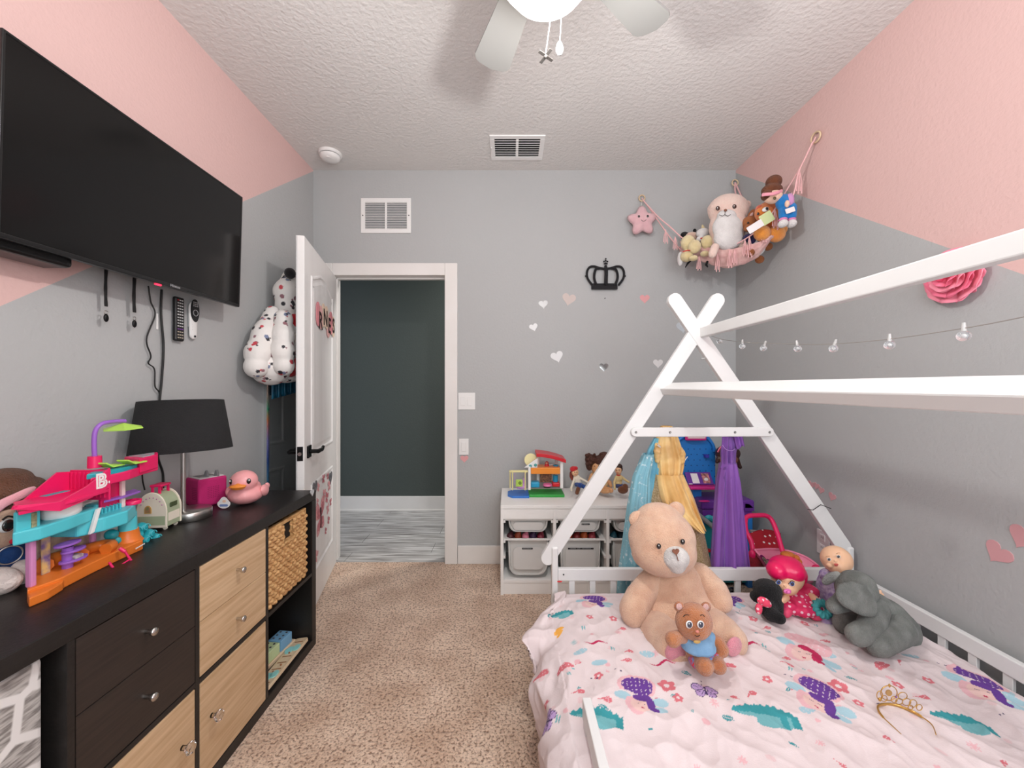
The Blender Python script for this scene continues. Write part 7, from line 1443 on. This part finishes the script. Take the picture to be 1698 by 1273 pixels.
for p, d in ((rA, Vector((0, 0.02, 0.015))), (rB, Vector((0, 0.028, 0.015))), (rC, Vector((0.03, 0, 0.02)))): MB().tube([p+Vector((0, 0, 0.018)), p+d*0.6+Vector((0, 0, 0.012)), p+d+Vector((0, 0, 0.004))], 0.0022, 6).build('hook', NI, t)
def HY(a): return lerp(2.80, 2.42, min(1, max(0, (a-215)/735)))if a < 950 else lerp(2.42, 2.10, (a-950)/600)
front = [(222, 625), (330, 745), (430, 830), (530, 920), (640, 985), (800, 1010), (900, 985), (1010, 930), (1120, 850), (1230, 720), (1330, 560), (1440, 380), (1545, 165)]
fp = spline([qh(a, c, HY(a)-0.02) for a, c in front]); MB().tube(fp, 0.0042, 8).build('front_cord', CORD, t)
MB().tube(spline([rA, qh(300, 730, 2.78), qh(420, 900, 2.74), qh(520, 1020, 2.68)]), 0.004, 8).build('side_cord', CORD, t)
MB().tube(spline([rC, qh(1440, 390, 2.12), qh(1400, 560, 2.13), qh(1330, 740, 2.18), qh(1240, 900, 2.28)]), 0.004, 8).build('side_cord', CORD, t)
for k in (-1, 1): MB().tube(spline([rB, rB+Vector((k*0.012, -0.02, -0.06)), rB+Vector((k*0.02, -0.06, -0.15)), rB+Vector((k*0.03, -0.10, -0.25))]), 0.0055, 8).build('back_cord', CORD, t)
# sagging net
bot = [(505, 1050), (640, 1080), (760, 1130), (880, 1150), (1010, 1125), (1120, 1060), (1220, 930)]
def net(u, v):
    i = u*(len(bot)-1); k = min(int(i), len(bot)-2); f_ = i-k; a = lerp(bot[k][0], bot[k+1][0], f_); c = lerp(bot[k][1], bot[k+1][1], f_); fc = lerp(940, 900, u)+80*math.sin(PI*u)
    pf_ = qh(a, fc, HY(a)-0.03); pb_ = qh(a, c, HY(a)+0.03); pr_ = Vector((pb_.x+0.05, min(2.80, pb_.y+0.16), pb_.z+0.10))
    w_ = v*2
    return (pf_.lerp(pb_, w_)+Vector((0, -0.02*math.sin(PI*w_), 0)) if w_ < 1 else pb_.lerp(pr_, w_-1))+Vector((0, 0.004*math.sin(u*60), 0.003*math.sin(v*40+u*20)))
MB().grid(net, 60, 24).build('net', HMN, t, solid=0.004, label='gathered pale pink hammock cloth')
for (a, c, ln_) in ((395, 850, 110), (470, 905, 105), (655, 1060, 110), (800, 1040, 140), (895, 1010, 140), (935, 1005, 120), (1015, 930, 130), (1050, 900, 170), (1165, 800, 150), (1250, 690, 150), (1380, 560, 120), (1440, 380, 190)):
    Y = HY(a)-0.035; p = qh(a, c, Y); b = MB(); Ln = ln_/4.715*Y/F
    for k in range(4): dx = (k-1.5)*0.006; b.tube([p, p+Vector((dx*1.2, -0.003*(k % 2), -Ln*0.5)), p+Vector((dx*1.6, 0.003*(k % 2), -Ln*(0.9+0.1*(k % 2))))], [0.0018, 0.0020, 0.0028], 6)
    b.build('tassel', CORD, t)
# star cushion hanging from the left ring
t = thing('star_plush', 'pale pink smiling star plush hanging from the left hammock ring', 'plush toy', qh(215, 780, 2.79))
PST = plush('pale_pink_star', (246,200,204), (236,186,192)); sc_ = qh(212, 785, 2.785); b = MB(); out = []
for i in range(60):
    a = 2*PI*i/60; k = (5*a/(2*PI)) % 1; r_ = lerp(0.108, 0.072, 0.5-0.5*math.cos(2*PI*(k))); out.append((r_*math.sin(a-0.05), r_*math.cos(a-0.05)))
vs = []; 
for lv in range(7):
    f_ = [0.0, 0.55, 0.85, 1.0, 0.85, 0.55, 0.0][lv]; dy = [-0.036, -0.032, -0.018, 0, 0.014, 0.024, 0.028][lv]
    vs += [Vector((sc_.x+x*(f_ if f_ else 0.02), sc_.y+dy, sc_.z+z*(f_ if f_ else 0.02))) for x, z in out]
b.add(vs, [(l*60+i, l*60+(i+1) % 60, (l+1)*60+(i+1) % 60, (l+1)*60+i) for l in range(6) for i in range(60)], None, True); b.build('star', PST, t)
for c in ((186, 748), (255, 746)): MB().ell(qh(c[0], c[1], 2.75), (0.0075, 0.004, 0.0085)).build('eye', EYE, t)
MB().tube(spline([qh(203, 775, 2.751), qh(222, 787, 2.749), qh(244, 775, 2.751)], 5), 0.0015, 6).build('mouth', M('dark_thread'), t); MB().tube([qh(205, 665, 2.785), rA+Vector((0, 0, -0.02))], 0.002, 6).build('loop', M('white_ribbon'), t)
# white and pink otter-like plush
oY = 2.47; t = thing('plush_otter', 'large cream and white plush animal with whiskered smile in the hammock', 'plush toy', qh(885, 1000, oY))
OTP = plush('blush_plush', (250,222,208), (244,208,194)); OTW = plush('snow_plush', (244,240,238), (232,228,226)); 
blob('body', OTP, t, [('e', qh(885, 700, oY), (0.124, 0.085, 0.098)), ('e', qh(880, 830, oY), (0.112, 0.085, 0.11)), ('e', qh(885, 930, oY+0.01), (0.10, 0.08, 0.07)), ('e', qh(745, 690, oY+0.02), (0.02, 0.02, 0.026)), ('e', qh(1035, 655, oY+0.02), (0.024, 0.02, 0.026)), ('c', [qh(780, 990, oY-0.05), qh(760, 1045, oY-0.06)], [0.026, 0.024]), ('c', [qh(990, 960, oY-0.04), qh(1010, 1000, oY-0.05)], [0.03, 0.028])], 0.007, 8)
blob('white_front', OTW, t, [('e', qh(872, 740, oY-0.062), (0.058, 0.034, 0.034)), ('e', qh(880, 835, oY-0.045), (0.092, 0.052, 0.085)), ('e', qh(885, 915, oY-0.04), (0.088, 0.055, 0.075))], 0.006, 8, label='white muzzle and belly')
for c in ((803, 685), (933, 671)): e = MB().ell(qh(c[0], c[1], oY-0.082), (0.0125, 0.008, 0.0135)).build('eye', M('brown_eye', (66,36,28), 0.15, coat=1), t); MB().ell(qh(c[0]-3, c[1]-5, oY-0.091), 0.003).build('eye_glint', WPL, e)
MB().ell(qh(863, 700, oY-0.099), (0.010, 0.005, 0.0075)).build('nose', M('brown_thread'), t); MB().tube(spline([qh(812, 735, oY-0.092), qh(840, 745, oY-0.098), qh(858, 735, oY-0.1), qh(880, 745, oY-0.098), qh(905, 732, oY-0.092)], 5), 0.0016, 6).tube([qh(860, 710, oY-0.1), qh(858, 735, oY-0.1)], 0.0014, 6).build('mouth', M('dark_thread'), t)
# cream paw plush at the left of the hammock
cY = 2.56; CRP = plush('cream_yellow_plush', (240,222,172), (226,204,148)); t = thing('plush_dog', 'cream yellow plush with big paws at the left end of the hammock', 'plush toy', qh(630, 1080, cY))
blob('body', CRP, t, [('e', qh(570, 955, cY), (0.045, 0.04, 0.05)), ('e', qh(560, 1060, cY), (0.04, 0.04, 0.036))], 0.005, 5)
for (a, c, a2, c2) in ((620, 985, 612, 1075), (720, 950, 700, 1040)): blob('paw', CRP, t, [('e', qh(a, c, cY-0.04), (0.040, 0.036, 0.044)), ('e', qh(a2, c2, cY-0.045), (0.028, 0.028, 0.018))], 0.005, 5)
MB().tube(spline([qh(530, 1025, cY-0.04), qh(560, 1015, cY-0.045), qh(590, 1015, cY-0.045)], 4), 0.003, 6).build('ribbon', RDP, t)
t = thing('plush_unicorn', 'small white plush with cream horn behind the cream paws', 'plush toy', qh(690, 890, 2.62)); uY = 2.60
blob('head', OTW, t, [('e', qh(685, 880, uY), (0.042, 0.04, 0.032)), ('e', qh(665, 925, uY-0.02), (0.026, 0.025, 0.02))], 0.005, 5); MB().cyl(qh(690, 850, uY), qh(682, 815, uY), 0.014, 0.004).build('horn', CRP, t); MB().ell(qh(685, 920, uY-0.04), (0.018, 0.008, 0.006)).build('mouth', RDP, t)
t = thing('plush_mouse', 'black eared plush peeping out behind the cream plush', 'plush toy', qh(545, 900, 2.68))
blob('ear', BLP, t, [('e', qh(545, 900, 2.67), (0.032, 0.014, 0.028))], 0.004, 3); blob('ear', BLP, t, [('e', qh(622, 860, 2.68), (0.012, 0.01, 0.014))], 0.003, 2)
blob('head', plush('flesh_plush', (238,196,172)), t, [('e', qh(600, 905, 2.655), (0.042, 0.032, 0.03))], 0.005, 4); blob('shoe', OTW, t, [('e', qh(510, 1080, 2.60), (0.018, 0.024, 0.046))], 0.004, 3); blob('limb', BLP, t, [('c', [qh(590, 1090, 2.59), qh(565, 1120, 2.59), qh(550, 1145, 2.59)], [0.008, 0.006, 0.004])], 0.0025, 2); blob('limb', BLP, t, [('c', [qh(720, 1105, 2.55), qh(712, 1125, 2.55), qh(722, 1142, 2.55)], [0.008, 0.008, 0.005])], 0.0025, 2)
# brown and white dog
bY = 2.40; BDG = plush('chestnut_plush', (180,112,66), (150,88,48)); t = thing('plush_dog', 'brown and white plush with a navy collar right of the cream animal', 'plush toy', qh(1100, 1000, bY))
blob('head', BDG, t, [('e', qh(1055, 805, bY), (0.05, 0.045, 0.046)), ('e', qh(1045, 840, bY-0.03), (0.03, 0.026, 0.022))], 0.005, 4); blob('ear', BDG, t, [('e', qh(1068, 735, bY+0.0), (0.020, 0.016, 0.038), (0, 0.5, 0))], 0.004, 3); MB().ell(qh(1062, 745, bY-0.018), (0.009, 0.006, 0.024), (0, 0.5, 0)).build('inner_ear', plush('pale_pink_plush', (244,196,190)), t)
MB().ell(qh(1040, 798, bY-0.046), 0.006).build('eye', EYE, t); blob('body', OTW, t, [('e', qh(1110, 990, bY-0.02), (0.046, 0.042, 0.052))], 0.005, 4, label='white body'); blob('collar', fabric('navy_cloth', (44,40,84)), t, [('e', qh(1045, 915, bY-0.02), (0.034, 0.03, 0.024)), ('e', qh(1075, 945, bY-0.03), (0.018, 0.02, 0.022))], 0.004, 3)
for c in ((1195, 985), (1130, 1085), (1055, 1030)): blob('paw', BDG, t, [('e', qh(c[0], c[1], bY+(0.02 if c[0] > 1100 else -0.05)), (0.026, 0.024, 0.024))], 0.004, 3)
# orange plush with tag
gY = 2.30; OGP = plush('orange_plush', (244,140,40), (222,112,24)); t = thing('plush_tiger', 'orange plush with round white eye and paper tag in the hammock', 'plush toy', qh(1190, 900, gY))
blob('head', OGP, t, [('e', qh(1185, 720, gY), (0.066, 0.052, 0.058)), ('e', qh(1235, 790, gY), (0.045, 0.045, 0.045))], 0.005, 4); blob('hood', plush('red_orange_plush', (232,92,44)), t, [('e', qh(1190, 668, gY+0.01), (0.058, 0.05, 0.026), (0, -0.3, 0)), ('e', qh(1125, 690, gY), (0.018, 0.03, 0.022))], 0.005, 4)
e = MB().ell(qh(1175, 693, gY-0.053), (0.020, 0.008, 0.013), (0, -0.4, 0)).build('eye', WPL, t); MB().ell(qh(1187, 688, gY-0.060), (0.0085, 0.004, 0.0095)).build('pupil', EYE, e); MB().ell(qh(1118, 728, gY-0.045), (0.007, 0.005, 0.008)).build('nose', EYE, t)
for c in ((1150, 880, 0.046), (1260, 885, 0.05), (1290, 850, 0.038)): blob('paw', plush('amber_plush', (250,164,56), (236,140,36)), t, [('e', qh(c[0], c[1], gY-0.02+(0.03 if c[0] > 1270 else 0)), (c[2], 0.04, c[2]*0.95))], 0.005, 4)
tg = MB().prism(rrect(0.088, 0.040, 0.004), 0, 0.002, frame(qh(1095, 828, gY-0.085), Vector((0.84, -0.12, 0.52)).normalized(), Vector((-0.52, 0, 0.85)).normalized(), Vector((0.1, -1, 0.05)).normalized())).build('paper_tag', M('white_paper'), t, label='white paper tag'); MB().prism(rrect(0.068, 0.060, 0.004), 0, 0.002, frame(qh(1185, 762, gY-0.088), Vector((0.84, -0.12, 0.52)).normalized(), Vector((-0.52, 0, 0.85)).normalized(), Vector((0.1, -1, 0.05)).normalized())).build('green_tag', M('pale_green_card', (206,216,160), 0.5), t, label='pale green card tag')
# girl doll with blue overalls
nY = 2.17; t = thing('plush_doll', 'soft girl doll with brown bun, pink headband and blue overalls', 'plush doll', qh(1290, 700, nY))
BRH = plush('brown_doll_hair', (118,70,46), (98,56,36)); OVR = fabric('bright_blue_cloth', (34,130,200), (26,108,176))
blob('head', fabric('peach_cloth', (240,200,176)), t, [('e', qh(1235, 595, nY), (0.048, 0.04, 0.036))], 0.004, 4); blob('hair', BRH, t, [('e', qh(1225, 545, nY+0.008), (0.054, 0.045, 0.034)), ('e', qh(1240, 480, nY+0.01), (0.040, 0.04, 0.036)), ('e', qh(1185, 585, nY), (0.026, 0.034, 0.026))], 0.004, 4)
MB().tube(spline([qh(1150, 580, nY-0.03), qh(1185, 575, nY-0.048), qh(1230, 572, nY-0.05), qh(1280, 558, nY-0.04), qh(1305, 548, nY-0.02)], 6), 0.009, 8, flat=0.45, up=(0,0,1)).build('headband', fabric('pink_band', (240,160,176)), t)
MB().ell(qh(1248, 606, nY-0.041), (0.008, 0.004, 0.009)).build('eye', M('green_brown_eye', (90,80,50), 0.2), t)
blob('overalls', OVR, t, [('e', qh(1320, 640, nY-0.01), (0.042, 0.035, 0.045)), ('c', [qh(1318, 680, nY-0.01), qh(1315, 745, nY-0.025)], [0.026, 0.023]), ('c', [qh(1378, 680, nY-0.02), qh(1380, 745, nY-0.035)], [0.026, 0.023])], 0.004, 4)
blob('sleeve', fabric('lilac_cloth', (206,150,196)), t, [('e', qh(1365, 620, nY-0.03), (0.022, 0.02, 0.036))], 0.004, 3); blob('hand', fabric('peach_cloth', (240,200,176)), t, [('e', qh(1345, 650, nY-0.045), (0.012, 0.012, 0.02))], 0.003, 2)
for a in (1312, 1380): blob('shoe', OTW, t, [('e', qh(a, 805, nY-0.04), (0.023, 0.028, 0.021))], 0.004, 3); blob('sock', fabric('mauve_cloth', (214,130,176)), t, [('e', qh(a, 775, nY-0.034), (0.0215, 0.022, 0.012))], 0.003, 2)
MB().prism(rrect(0.05, 0.026, 0.003), 0, 0.002, frame(qh(1368, 700, nY-0.062), Vector((0.92, 0, 0.3)).normalized(), Vector((-0.3, 0, 0.92)).normalized(), Vector((0, -1, 0)))).build('paper_tag', M('white_paper'), t, label='white paper tag')

# ---------------------------------------------------------------- pink paper rose on the right wall
rc = Vector((XR, 1.43, 1.665)); t = thing('paper_rose', 'big pink paper rose on the right wall behind the ridge beam', 'wall ornament', rc)
RS = [M('rose_petal', (244,120,150), 0.7), M('rose_petal_light', (250,150,172), 0.7), M('rose_petal_deep', (230,84,120), 0.7)]
for ring_, (cnt, rad, sz, lift, mt) in enumerate(((9, 0.062, 0.056, 0.012, 1), (8, 0.046, 0.048, 0.026, 0), (7, 0.031, 0.040, 0.038, 1), (5, 0.018, 0.030, 0.048, 0), (3, 0.007, 0.020, 0.056, 2))):
    for k in range(cnt):
        a = 2*PI*k/cnt+ring_*0.5; ca, sa = math.cos(a), math.sin(a)
        def pet(u, v):
            w_ = (u-0.5)*2; ln_ = v; wid = sz*(0.35+0.75*math.sin(PI*min(1, v*0.62+0.1)))
            rr = rad-sz*0.75+ln_*sz*1.35-0.12*sz*w_*w_; tt = w_*wid*0.85
            h = lift-0.008*(1-v)+0.020*v*v-0.012*w_*w_+0.0025*math.sin(w_*5+k)
            return Vector((XR-0.004-max(0.001, h), rc.y+rr*ca-tt*sa, rc.z+rr*sa+tt*ca))
        MB().grid(pet, 10, 8).build('petal', RS[mt], t, solid=0.0015)
MB().cyl((XR-0.001, rc.y, rc.z), (XR-0.02, rc.y, rc.z), 0.05).build('backing', RS[2], t)
